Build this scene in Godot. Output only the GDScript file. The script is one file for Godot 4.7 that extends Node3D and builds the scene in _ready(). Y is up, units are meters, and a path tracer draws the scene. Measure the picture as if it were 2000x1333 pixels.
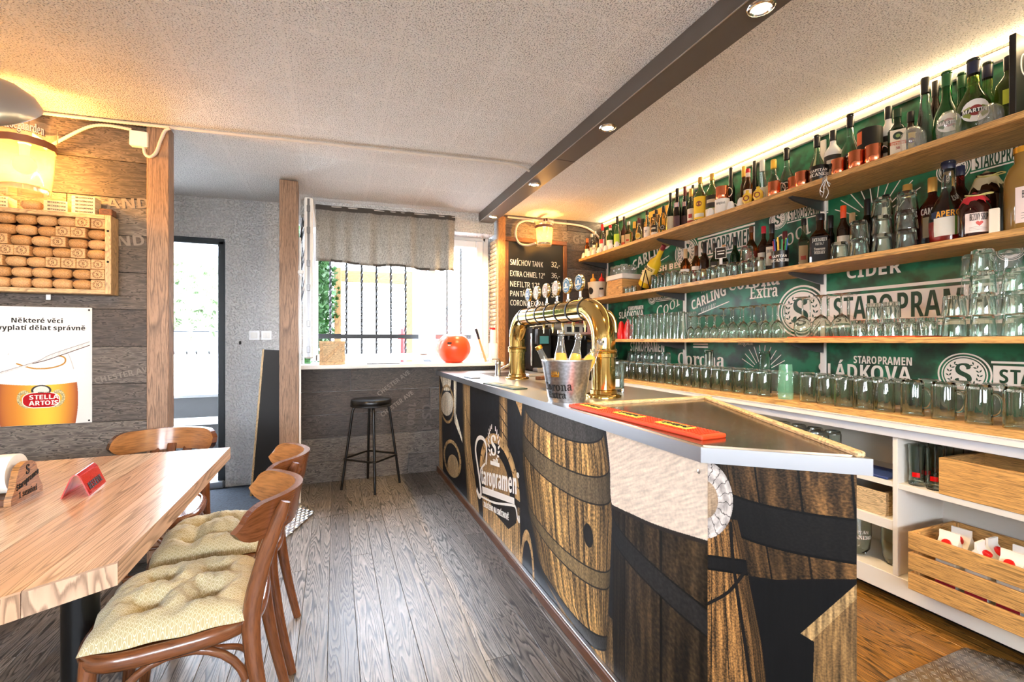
extends Node3D
# A small basement bar: long counter with a barrel print, back bar with bottle shelves, table with bentwood chairs.

class Sh:  # collects triangles with explicit normals; winding is set so that fronts run clockwise
	var v := PackedVector3Array()
	var n := PackedVector3Array()
	var t := PackedVector2Array()
	var uvo := Vector2.ZERO
	func tri(a: Vector3, b: Vector3, c: Vector3, na: Vector3, nb: Vector3, nc: Vector3, ta := Vector2.ZERO, tb := Vector2.ZERO, tc := Vector2.ZERO) -> void:
		if (b - a).cross(c - a).dot(na + nb + nc) > 0.0:
			v.append(a); v.append(c); v.append(b); n.append(na); n.append(nc); n.append(nb); t.append(ta); t.append(tc); t.append(tb)
		else:
			v.append(a); v.append(b); v.append(c); n.append(na); n.append(nb); n.append(nc); t.append(ta); t.append(tb); t.append(tc)
	func quad(a: Vector3, b: Vector3, c: Vector3, d: Vector3, nn: Vector3, ta := Vector2(0, 0), tb := Vector2(1, 0), tc := Vector2(1, 1), td := Vector2(0, 1)) -> void:
		tri(a, b, c, nn, nn, nn, ta, tb, tc)
		tri(a, c, d, nn, nn, nn, ta, tc, td)
	func quads(p: Array, q: Array, tt: Array) -> void:  # smooth quad: 4 points, 4 normals, 4 uvs
		tri(p[0], p[1], p[2], q[0], q[1], q[2], tt[0], tt[1], tt[2])
		tri(p[0], p[2], p[3], q[0], q[2], q[3], tt[0], tt[2], tt[3])
	func box(c: Vector3, s: Vector3, ch := 0.0, xf := Transform3D.IDENTITY, grain := -1) -> Sh:
		var h := s * 0.5
		ch = minf(ch, minf(h.x, minf(h.y, h.z)) * 0.9)
		var ax := grain
		if ax < 0:
			ax = 0 if s.x >= s.y and s.x >= s.z else (1 if s.y >= s.z else 2)
		var cor := func(i: int, sg: Array) -> Vector3:
			var p := Vector3.ZERO
			for k in 3:
				p[k] = sg[k] * (h[k] if k == i else h[k] - ch)
			return p
		var uv := func(p: Vector3, i: int) -> Vector2:
			if i == ax:
				return Vector2(p[(i + 1) % 3] * 0.3, p[(i + 2) % 3]) + uvo
			return Vector2(p[ax], p[3 - ax - i]) + uvo
		for i in 3:
			var j := (i + 1) % 3
			var k := (i + 2) % 3
			for sgn in [-1.0, 1.0]:
				var q := []
				for st in [[-1.0, -1.0], [1.0, -1.0], [1.0, 1.0], [-1.0, 1.0]]:
					var sg := [0.0, 0.0, 0.0]
					sg[i] = sgn; sg[j] = st[0]; sg[k] = st[1]
					q.append(cor.call(i, sg))
				var nn := Vector3.ZERO
				nn[i] = sgn
				quad(xf * (c + q[0]), xf * (c + q[1]), xf * (c + q[2]), xf * (c + q[3]), (xf.basis * nn).normalized(), uv.call(q[0], i), uv.call(q[1], i), uv.call(q[2], i), uv.call(q[3], i))
		if ch > 0.0:
			for i in 3:
				var j := (i + 1) % 3
				var k := (i + 2) % 3
				for si in [-1.0, 1.0]:
					for sj in [-1.0, 1.0]:
						var a := [0.0, 0.0, 0.0]
						a[i] = si; a[j] = sj; a[k] = -1.0
						var b := a.duplicate()
						b[k] = 1.0
						var nn := Vector3.ZERO
						nn[i] = si; nn[j] = sj
						var p0: Vector3 = cor.call(i, a); var p1: Vector3 = cor.call(i, b); var p2: Vector3 = cor.call(j, b); var p3: Vector3 = cor.call(j, a)
						var f := i if i != ax else j
						quad(xf * (c + p0), xf * (c + p1), xf * (c + p2), xf * (c + p3), (xf.basis * nn).normalized(), uv.call(p0, f), uv.call(p1, f), uv.call(p2, f), uv.call(p3, f))
			for sx in [-1.0, 1.0]:
				for sy in [-1.0, 1.0]:
					for sz in [-1.0, 1.0]:
						var sg := [sx, sy, sz]
						var nn := (xf.basis * Vector3(sx, sy, sz)).normalized()
						tri(xf * (c + cor.call(0, sg)), xf * (c + cor.call(1, sg)), xf * (c + cor.call(2, sg)), nn, nn, nn, uvo, uvo, uvo)
		return self
	func lathe(prof: Array, seg := 20, xf := Transform3D.IDENTITY, a0 := 0.0, a1 := TAU, crease := 0.6) -> Sh:
		# profile of (r, y); going upward the outside is away from the axis
		var ns := []
		for i in prof.size() - 1:
			var d: Vector2 = prof[i + 1] - prof[i]
			ns.append(Vector2(d.y, -d.x).normalized())
		for i in prof.size() - 1:
			var pa: Vector2 = prof[i]
			var pb: Vector2 = prof[i + 1]
			if pa.distance_squared_to(pb) < 1e-12:
				continue
			var nf: Vector2 = ns[i]
			var na := nf
			var nb := nf
			if i > 0 and ns[i - 1].dot(nf) > crease:
				na = (ns[i - 1] + nf).normalized()
			if i < ns.size() - 1 and ns[i + 1].dot(nf) > crease:
				nb = (ns[i + 1] + nf).normalized()
			for k in seg:
				var f0 := a0 + (a1 - a0) * k / seg
				var f1 := a0 + (a1 - a0) * (k + 1) / seg
				var s0 := Vector3(sin(f0), 0, cos(f0))
				var s1 := Vector3(sin(f1), 0, cos(f1))
				var u0 := float(k) / seg
				var u1 := float(k + 1) / seg
				var A := xf * (s0 * pa.x + Vector3(0, pa.y, 0))
				var B := xf * (s1 * pa.x + Vector3(0, pa.y, 0))
				var C := xf * (s1 * pb.x + Vector3(0, pb.y, 0))
				var D := xf * (s0 * pb.x + Vector3(0, pb.y, 0))
				var nA := (xf.basis * (s0 * na.x + Vector3(0, na.y, 0))).normalized()
				var nB := (xf.basis * (s1 * na.x + Vector3(0, na.y, 0))).normalized()
				var nC := (xf.basis * (s1 * nb.x + Vector3(0, nb.y, 0))).normalized()
				var nD := (xf.basis * (s0 * nb.x + Vector3(0, nb.y, 0))).normalized()
				if pb.x > 1e-6:
					tri(A, C, D, nA, nC, nD, Vector2(u0, pa.y), Vector2(u1, pb.y), Vector2(u0, pb.y))
				if pa.x > 1e-6:
					tri(A, B, C, nA, nB, nC, Vector2(u0, pa.y), Vector2(u1, pa.y), Vector2(u1, pb.y))
		return self
	func tube(path: Array, r, seg := 10, xf := Transform3D.IDENTITY, sq := Vector2.ONE, closed := false, up := Vector3.UP, caps := true) -> Sh:
		# r: number or a radius per point; sq squashes the section (side, up)
		var np := path.size()
		var rings := []
		var nrm := []
		var len := 0.0
		var ls := []
		var prev := Vector3.ZERO
		for i in np:
			var tg: Vector3
			if closed:
				tg = path[(i + 1) % np] - path[(i - 1 + np) % np]
			else:
				tg = path[mini(i + 1, np - 1)] - path[maxi(i - 1, 0)]
			tg = tg.normalized()
			var ref := up if prev == Vector3.ZERO else prev
			if absf(tg.dot(ref)) > 0.98:
				ref = Vector3.RIGHT if absf(tg.x) < 0.9 else Vector3.BACK
			var side := tg.cross(ref).normalized()
			var u2 := side.cross(tg).normalized()
			prev = u2
			var rr: float = r[i] if r is Array else r
			var ring := []
			var rn := []
			for k in seg:
				var a := TAU * k / seg
				ring.append(xf * (path[i] + side * cos(a) * rr * sq.x + u2 * sin(a) * rr * sq.y))
				rn.append((xf.basis * (side * cos(a) / sq.x + u2 * sin(a) / sq.y)).normalized())
			rings.append(ring)
			nrm.append(rn)
			if i > 0:
				len += (path[i] as Vector3).distance_to(path[i - 1])
			ls.append(len)
		var last := np if closed else np - 1
		for i in last:
			var j := (i + 1) % np
			var l1: float = ls[j] if j > 0 else len + (path[0] as Vector3).distance_to(path[np - 1])
			for k in seg:
				var m := (k + 1) % seg
				var w := TAU * 0.02
				quads([rings[i][k], rings[i][m], rings[j][m], rings[j][k]], [nrm[i][k], nrm[i][m], nrm[j][m], nrm[j][k]], [Vector2(ls[i], k * w / seg) + uvo, Vector2(ls[i], (k + 1) * w / seg) + uvo, Vector2(l1, (k + 1) * w / seg) + uvo, Vector2(l1, k * w / seg) + uvo])
		if not closed and caps:
			for e in [0, np - 1]:
				var cn: Vector3 = (path[1] - path[0] if e == 0 else path[np - 2] - path[np - 1])
				cn = -(xf.basis * cn).normalized()
				var cc: Vector3 = xf * path[e]
				for k in seg:
					tri(cc, rings[e][k], rings[e][(k + 1) % seg], cn, cn, cn)
		return self
	func prism(poly: PackedVector2Array, z0: float, z1: float, xf := Transform3D.IDENTITY, uvs := 1.0) -> Sh:
		var idx := Geometry2D.triangulate_polygon(poly)
		var cw := Geometry2D.is_polygon_clockwise(poly)
		for i in range(0, idx.size(), 3):
			var a := poly[idx[i]]; var b := poly[idx[i + 1]]; var c := poly[idx[i + 2]]
			for e in [[z0, -1.0], [z1, 1.0]]:
				var nn: Vector3 = (xf.basis * Vector3(0, 0, e[1] * signf(z1 - z0))).normalized()
				tri(xf * Vector3(a.x, a.y, e[0]), xf * Vector3(b.x, b.y, e[0]), xf * Vector3(c.x, c.y, e[0]), nn, nn, nn, a * uvs + uvo, b * uvs + uvo, c * uvs + uvo)
		var ns := []
		for i in poly.size():
			var d := poly[(i + 1) % poly.size()] - poly[i]
			var q := Vector2(d.y, -d.x).normalized()
			ns.append(-q if cw else q)
		for i in poly.size():
			var j := (i + 1) % poly.size()
			var a := poly[i]; var b := poly[j]
			var n0: Vector2 = ns[i]; var n1: Vector2 = ns[i]
			var pr: Vector2 = ns[(i - 1 + poly.size()) % poly.size()]
			if pr.dot(ns[i]) > 0.75: n0 = (pr + ns[i]).normalized()
			if ns[j].dot(ns[i]) > 0.75: n1 = (ns[j] + ns[i]).normalized()
			var m0 := (xf.basis * Vector3(n0.x, n0.y, 0)).normalized()
			var m1 := (xf.basis * Vector3(n1.x, n1.y, 0)).normalized()
			quads([xf * Vector3(a.x, a.y, z0), xf * Vector3(b.x, b.y, z0), xf * Vector3(b.x, b.y, z1), xf * Vector3(a.x, a.y, z1)], [m0, m1, m1, m0], [a * uvs + uvo, b * uvs + uvo, b * uvs + uvo + Vector2(z1 - z0, 0), a * uvs + uvo + Vector2(z1 - z0, 0)])
		return self
	func grid(nu: int, nv: int, f: Callable, uvf := Vector2.ONE, flip := false) -> Sh:  # f(u, v) -> point, smooth normals by differences
		var p := []
		for i in nu + 1:
			for j in nv + 1:
				p.append(f.call(float(i) / nu, float(j) / nv))
		var nr := []
		for i in nu + 1:
			for j in nv + 1:
				var du: Vector3 = p[mini(i + 1, nu) * (nv + 1) + j] - p[maxi(i - 1, 0) * (nv + 1) + j]
				var dv: Vector3 = p[i * (nv + 1) + mini(j + 1, nv)] - p[i * (nv + 1) + maxi(j - 1, 0)]
				var q := du.cross(dv).normalized()
				nr.append(-q if flip else q)
		for i in nu:
			for j in nv:
				var a := i * (nv + 1) + j
				var b := a + nv + 1
				quads([p[a], p[b], p[b + 1], p[a + 1]], [nr[a], nr[b], nr[b + 1], nr[a + 1]], [Vector2(float(i) / nu, float(j) / nv) * uvf + uvo, Vector2(float(i + 1) / nu, float(j) / nv) * uvf + uvo, Vector2(float(i + 1) / nu, float(j + 1) / nv) * uvf + uvo, Vector2(float(i) / nu, float(j + 1) / nv) * uvf + uvo])
		return self
	func flute(k: int, amp: float, y0: float, y1: float) -> Sh:  # ribs up the wall between two heights
		for i in v.size():
			var p := v[i]
			if p.y < y0 - 0.001 or p.y > y1 + 0.001 or p.x * p.x + p.z * p.z < 1e-8: continue
			var f := atan2(p.x, p.z)
			var q := 1.0 + amp * cos(f * k)
			v[i] = Vector3(p.x * q, p.y, p.z * q)
			if absf(n[i].y) < 0.8: n[i] = (n[i] + Vector3(cos(f), 0, -sin(f)) * amp * k * sin(f * k) * signf(n[i].x * p.x + n[i].z * p.z)).normalized()
		return self
	func append(o: Sh, xf := Transform3D.IDENTITY) -> Sh:
		for i in o.v.size():
			v.append(xf * o.v[i])
			n.append((xf.basis * o.n[i]).normalized())
		t.append_array(o.t)
		return self
	func mesh() -> ArrayMesh:
		var a := []
		a.resize(Mesh.ARRAY_MAX)
		a[Mesh.ARRAY_VERTEX] = v
		a[Mesh.ARRAY_NORMAL] = n
		a[Mesh.ARRAY_TEX_UV] = t
		a[Mesh.ARRAY_TEX_UV2] = t
		var am := ArrayMesh.new()
		am.add_surface_from_arrays(Mesh.PRIMITIVE_TRIANGLES, a)
		return am

var used := {}
var mats := {}
var rng := RandomNumberGenerator.new()

func numbered(called: String) -> String:
	if not used.has(called):
		used[called] = 0
		return called
	used[called] += 1
	return "%s_%03d" % [called, used[called]]

func V(x: float, y: float, z: float) -> Vector3: return Vector3(x, y, z)
func P2(x: float, y: float) -> Vector2: return Vector2(x, y)

func tag(o: Node3D, label: String, category: String, group := "") -> Node3D:
	o.set_meta("label", label)
	o.set_meta("category", category)
	if group: o.set_meta("group", group)
	return o

func thing(called: String, label: String, category: String, at := Vector3.ZERO, turn := 0.0, group := "") -> Node3D:
	var o := Node3D.new()
	o.name = numbered(called)
	add_child(o)
	o.position = at
	o.rotation.y = turn
	return tag(o, label, category, group)

func part(parent: Node3D, called: String, s, m: Material, label := "") -> MeshInstance3D:
	var o := MeshInstance3D.new()
	o.name = called
	o.mesh = s.mesh() if s is Sh else s
	o.material_override = m
	parent.add_child(o, true)
	if label: o.set_meta("label", label)
	return o

func single(called: String, s, m: Material, label: String, category: String, at := Vector3.ZERO, turn := 0.0, group := "") -> MeshInstance3D:
	var o := MeshInstance3D.new()
	o.name = numbered(called)
	o.mesh = s.mesh() if s is Sh else s
	o.material_override = m
	add_child(o)
	o.position = at
	o.rotation.y = turn
	tag(o, label, category, group)
	return o

func struct(called: String, s, m: Material, label: String, category: String) -> MeshInstance3D:
	var o := single(called, s, m, label, category)
	o.set_meta("kind", "structure")
	return o

func copy(o: Node3D, label: String, at: Vector3, turn := 0.0, group := "") -> Node3D:
	var nm := String(o.name)
	if nm.length() > 4 and nm[nm.length() - 4] == "_" and nm.right(3).is_valid_int(): nm = nm.left(nm.length() - 4)
	var r: Node3D = o.duplicate()
	r.name = numbered(nm)
	add_child(r)
	r.position = at
	r.rotation.y = turn
	r.set_meta("label", label)
	if group: r.set_meta("group", group)
	return r

func stuff(o: Node3D) -> Node3D:
	o.set_meta("kind", "stuff")
	return o

# ---- materials -------------------------------------------------------------------------------
var texes := {}
func ntex(key: String, sd: int, freq: float, w: int, h: int, offs: Array, cols: Array, kind := FastNoiseLite.TYPE_SIMPLEX_SMOOTH, octv := 4, warp := 0.0, gain := 0.5) -> NoiseTexture2D:
	if texes.has(key): return texes[key]
	var f := FastNoiseLite.new()
	f.noise_type = kind
	f.seed = sd
	f.frequency = freq
	f.fractal_octaves = octv
	f.fractal_gain = gain
	if octv <= 1: f.fractal_type = FastNoiseLite.FRACTAL_NONE
	if warp > 0.0:
		f.domain_warp_enabled = true
		f.domain_warp_amplitude = warp
		f.domain_warp_frequency = freq * 1.5
	var t := NoiseTexture2D.new()
	t.width = w
	t.height = h
	t.seamless = true
	t.generate_mipmaps = false
	t.noise = f
	var g := Gradient.new()
	var oo := PackedFloat32Array()
	var cc := PackedColorArray()
	for i in offs.size():
		oo.append(offs[i])
		cc.append(cols[i] if cols[i] is Color else Color(cols[i], cols[i], cols[i]))
	g.offsets = oo
	g.colors = cc
	t.color_ramp = g
	texes[key] = t
	return t

func ramp_stripes(nn: int, lo: float, hi: float) -> Array:  # a ramp with nn soft dark lines, for growth rings
	var offs := []
	var cols := []
	for i in nn:
		var a := float(i) / nn
		offs.append(a); cols.append(hi)
		offs.append(a + 0.55 / nn); cols.append(lerpf(hi, lo, 0.3))
		offs.append(a + 0.85 / nn); cols.append(lo)
	return [offs, cols]

func M(key: String, col := Color.WHITE, rough := 0.6, metal := 0.0) -> StandardMaterial3D:
	if mats.has(key): return mats[key]
	var m := StandardMaterial3D.new()
	m.resource_name = key
	m.albedo_color = col
	m.roughness = rough
	m.metallic = metal
	mats[key] = m
	return m

func C(hex: String) -> Color: return Color(hex)

func wood(key: String, col: Color, rough := 0.45, tex := "grain_fine", along := 1.2, across := 0.25, relief := 0.0, fine := true) -> StandardMaterial3D:
	if mats.has(key): return mats[key]
	var m := M(key, col, rough)
	m.albedo_texture = texes[tex]
	m.uv1_scale = V(1.0 / along, 1.0 / across, 1)
	if fine:
		m.detail_enabled = true
		m.detail_blend_mode = BaseMaterial3D.BLEND_MODE_MUL
		m.detail_albedo = texes["streak"]
		m.detail_uv_layer = BaseMaterial3D.DETAIL_UV_2
		m.uv2_scale = V(1.0 / 0.9, 1.0 / 0.12, 1)
	if relief > 0.0:
		m.heightmap_enabled = true
		m.heightmap_texture = texes[tex]
		m.heightmap_scale = relief
	return m

func glow(key: String, col: Color, energy: float) -> StandardMaterial3D:
	var m := M(key, col, 0.5)
	m.emission_enabled = true
	m.emission = col
	m.emission_energy_multiplier = energy
	return m

func pane(key: String, col: Color, alpha: float, rough := 0.02) -> StandardMaterial3D:
	var m := M(key, Color(col.r, col.g, col.b, alpha), rough)
	m.transparency = BaseMaterial3D.TRANSPARENCY_ALPHA
	return m

# ---- lettering -------------------------------------------------------------------------------
var fonts := {}
func font(kind: String) -> Font:
	if not fonts.has(kind):
		var f := SystemFont.new()
		f.font_names = PackedStringArray(["Droid Serif" if kind.begins_with("serif") else "Droid Sans"])
		f.font_weight = 700 if kind.ends_with("b") else 400
		fonts[kind] = f
	return fonts[kind]

var text_cache := {}
func text(s: String, h: float, kind := "sansb", stretch := 1.0, bend := 0.0, shear := 0.0, depth := 0.0012, thick := 0.0) -> ArrayMesh:
	# capitals about h high, centred, facing +z; bend wraps it round a cylinder of that radius (z = 0 at its skin); shear slants upward to the right
	var key := "%s|%s|%s|%s|%s|%s" % [s, h, kind, stretch, bend, shear]
	if text_cache.has(key): return text_cache[key]
	var tm := TextMesh.new()
	tm.font = font(kind)
	tm.font_size = 24
	tm.pixel_size = h / 17.2
	tm.depth = depth
	tm.curve_step = 1.5
	tm.text = s
	tm.vertical_alignment = VERTICAL_ALIGNMENT_CENTER
	var sh := Sh.new()
	for k in tm.get_surface_count():
		var a := tm.surface_get_arrays(k)
		var vv: PackedVector3Array = a[Mesh.ARRAY_VERTEX]
		var nn: PackedVector3Array = a[Mesh.ARRAY_NORMAL]
		var ix = a[Mesh.ARRAY_INDEX]
		var id: PackedInt32Array = ix if ix != null and ix.size() else PackedInt32Array(range(vv.size()))
		for i in range(0, id.size(), 3):
			var q := []
			var m := []
			for j in 3:
				var p := vv[id[i + j]]
				var w := nn[id[i + j]]
				p.x *= stretch
				p.y += p.x * shear
				if bend > 0.0:
					var f := p.x / bend
					p = V(sin(f) * (bend + p.z), p.y, cos(f) * (bend + p.z))
					w = w.rotated(Vector3.UP, f)
				q.append(p)
				m.append(w)
			sh.tri(q[0], q[1], q[2], m[0], m[1], m[2])
	var r := sh.mesh()
	text_cache[key] = r
	return r

func letter(parent: Node3D, s: String, h: float, m: Material, at: Vector3, rot := Vector3.ZERO, kind := "sansb", stretch := 1.0, bend := 0.0, shear := 0.0, called := "lettering") -> MeshInstance3D:
	var o := part(parent, called, text(s, h, kind, stretch, bend, shear), m)
	o.position = at
	o.rotation = rot
	return o

func arc(c: Vector3, r: float, a0: float, a1: float, nn: int, u: Vector3, w: Vector3) -> Array:
	var p := []
	for i in nn + 1:
		var a := lerpf(a0, a1, float(i) / nn)
		p.append(c + u * cos(a) * r + w * sin(a) * r)
	return p

func spline(pts: Array, per := 6) -> Array:
	var o := []
	for i in pts.size() - 1:
		var a: Vector3 = pts[maxi(i - 1, 0)]; var b: Vector3 = pts[i]; var c: Vector3 = pts[i + 1]; var d: Vector3 = pts[mini(i + 2, pts.size() - 1)]
		for k in per:
			o.append(b.cubic_interpolate(c, a, d, float(k) / per))
	o.append(pts[-1])
	return o

func ring_poly(r: float, nn: int, c := Vector2.ZERO, sy := 1.0) -> PackedVector2Array:
	var p := PackedVector2Array()
	for i in nn:
		p.append(c + P2(cos(TAU * i / nn) * r, sin(TAU * i / nn) * r * sy))
	return p

func flat_ring(sh: Sh, r0: float, r1: float, c: Vector2, z: float, nn := 40, a0 := 0.0, a1 := TAU, sy := 1.0) -> Sh:
	for i in nn:
		var f0 := lerpf(a0, a1, float(i) / nn)
		var f1 := lerpf(a0, a1, float(i + 1) / nn)
		var e0 := P2(cos(f0), sin(f0) * sy)
		var e1 := P2(cos(f1), sin(f1) * sy)
		var q := [c + e0 * r0, c + e0 * r1, c + e1 * r1, c + e1 * r0]
		sh.quad(V(q[0].x, q[0].y, z), V(q[1].x, q[1].y, z), V(q[2].x, q[2].y, z), V(q[3].x, q[3].y, z), V(0, 0, 1))
	return sh

func ceil_y(x: float) -> float: return 2.43 + 0.028 * x

func setup_view() -> void:
	var cam := Camera3D.new()
	cam.name = "camera"
	cam.fov = 73.72
	cam.near = 0.05
	cam.far = 200.0
	add_child(cam)
	cam.position = V(0, 1.22, 0)
	cam.rotation_degrees = V(0, -21.27, 0)
	cam.current = true
	var we := WorldEnvironment.new()
	we.name = "world"
	var e := Environment.new()
	e.background_mode = Environment.BG_SKY
	var sky := Sky.new()
	var sm := ProceduralSkyMaterial.new()
	sm.sky_top_color = Color(0.86, 0.92, 1.0)
	sm.sky_horizon_color = Color(0.97, 0.98, 1.0)
	sm.ground_horizon_color = Color(0.9, 0.9, 0.9)
	sm.ground_bottom_color = Color(0.5, 0.5, 0.5)
	sm.sky_energy_multiplier = 5.0
	sm.ground_energy_multiplier = 3.6
	sm.sun_angle_max = 0.0
	sky.sky_material = sm
	e.sky = sky
	e.tonemap_mode = Environment.TONE_MAPPER_LINEAR
	e.tonemap_exposure = 1.06
	e.sdfgi_enabled = true
	e.ssao_enabled = true
	e.ssil_enabled = true
	we.environment = e
	add_child(we)

func area(called: String, at: Vector3, look: Vector3, size: Vector2, col: Color, energy: float) -> AreaLight3D:
	var l := AreaLight3D.new()
	l.name = called
	l.area_size = size
	l.light_color = col
	l.light_energy = energy
	l.set("area_range", 14.0)
	l.shadow_enabled = true
	add_child(l, true)
	l.position = at
	var up := Vector3.UP if absf((look - at).normalized().y) < 0.95 else Vector3.FORWARD
	l.look_at_from_position(at, look, up)
	return l

func omni(at: Vector3, col: Color, energy: float, size := 0.03, called := "lamp_light") -> OmniLight3D:
	var l := OmniLight3D.new()
	l.name = called
	l.light_color = col
	l.light_energy = energy
	l.omni_range = 12.0
	l.omni_attenuation = 2.0
	l.light_size = size
	l.shadow_enabled = true
	add_child(l, true)
	l.position = at
	return l

func spot(at: Vector3, dir: Vector3, col: Color, energy: float, angle: float) -> SpotLight3D:
	var l := SpotLight3D.new()
	l.name = "downlight_beam"
	l.light_color = col
	l.light_energy = energy
	l.spot_range = 12.0
	l.spot_attenuation = 2.0
	l.spot_angle = angle
	l.spot_angle_attenuation = 0.6
	l.light_size = 0.03
	l.shadow_enabled = true
	add_child(l, true)
	l.look_at_from_position(at, at + dir, Vector3.FORWARD)
	return l

func setup_light() -> void:
	# fill lights added unseen behind the camera, aimed up to brighten the ceiling
	for x in [-1.9, 0.1]:
		area("ceiling_fill", V(x, 1.6, 2.60), V(x, 2.75, 0.4), P2(1.5, 0.65), Color(0.97, 0.98, 1.0), 4.0)
	# LED strip hidden along the top of the right wall, shining up and out on the ceiling
	for k in 4:
		var z := -3.6 + k * 1.25
		area("led_strip_light", V(2.695, 2.475, z), V(2.15, 2.62, z), P2(1.25, 0.02), Color(1.0, 0.88, 0.68), 0.62)

func setup_textures() -> void:
	ntex("grain_fine", 3, 0.010, 512, 512, [0.0, 0.35, 0.6, 1.0], [0.72, 0.9, 0.97, 1.0])
	ntex("streak", 5, 0.03, 512, 512, [0.0, 0.3, 0.55, 1.0], [0.74, 0.92, 1.0, 1.0])
	var r := ramp_stripes(9, 0.34, 1.0)
	ntex("rings", 11, 0.0045, 1024, 1024, r[0], r[1], FastNoiseLite.TYPE_SIMPLEX_SMOOTH, 2, 20.0)
	r = ramp_stripes(7, 0.69, 1.0)
	ntex("rings_soft", 17, 0.005, 1024, 1024, r[0], r[1], FastNoiseLite.TYPE_SIMPLEX_SMOOTH, 2, 18.0)
	ntex("rough_old", 23, 0.012, 1024, 1024, [0.0, 0.3, 0.42, 0.47, 0.52, 0.7, 1.0], [0.45, 0.75, 1.0, 0.35, 0.95, 0.72, 0.5], FastNoiseLite.TYPE_SIMPLEX_SMOOTH, 5)
	ntex("plaster", 31, 0.045, 1024, 1024, [0.0, 0.28, 0.45, 0.75, 1.0], [0.0, 0.1, 0.7, 0.9, 1.0], FastNoiseLite.TYPE_SIMPLEX_SMOOTH, 3)
	ntex("plaster_pit_shade", 31, 0.045, 1024, 1024, [0.0, 0.26, 0.36, 1.0], [0.5, 0.72, 0.99, 1.0], FastNoiseLite.TYPE_SIMPLEX_SMOOTH, 3)  # darkens the low spots: pit shadows painted into the ceiling colour
	ntex("mottle", 41, 0.012, 512, 512, [0.0, 0.35, 0.6, 1.0], [0.35, 0.62, 0.95, 1.0], FastNoiseLite.TYPE_SIMPLEX_SMOOTH, 5)
	ntex("speck", 43, 0.09, 512, 512, [0.0, 0.4, 0.6, 1.0], [0.5, 0.85, 1.0, 1.0], FastNoiseLite.TYPE_SIMPLEX, 3)
	ntex("weave", 47, 0.08, 512, 512, [0.0, 0.4, 0.6, 1.0], [0.62, 0.86, 1.0, 1.0], FastNoiseLite.TYPE_VALUE, 3)
	ntex("zinc", 53, 0.03, 512, 512, [0.0, 0.45, 0.55, 1.0], [0.84, 0.92, 0.97, 1.0], FastNoiseLite.TYPE_CELLULAR, 1)

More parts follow.
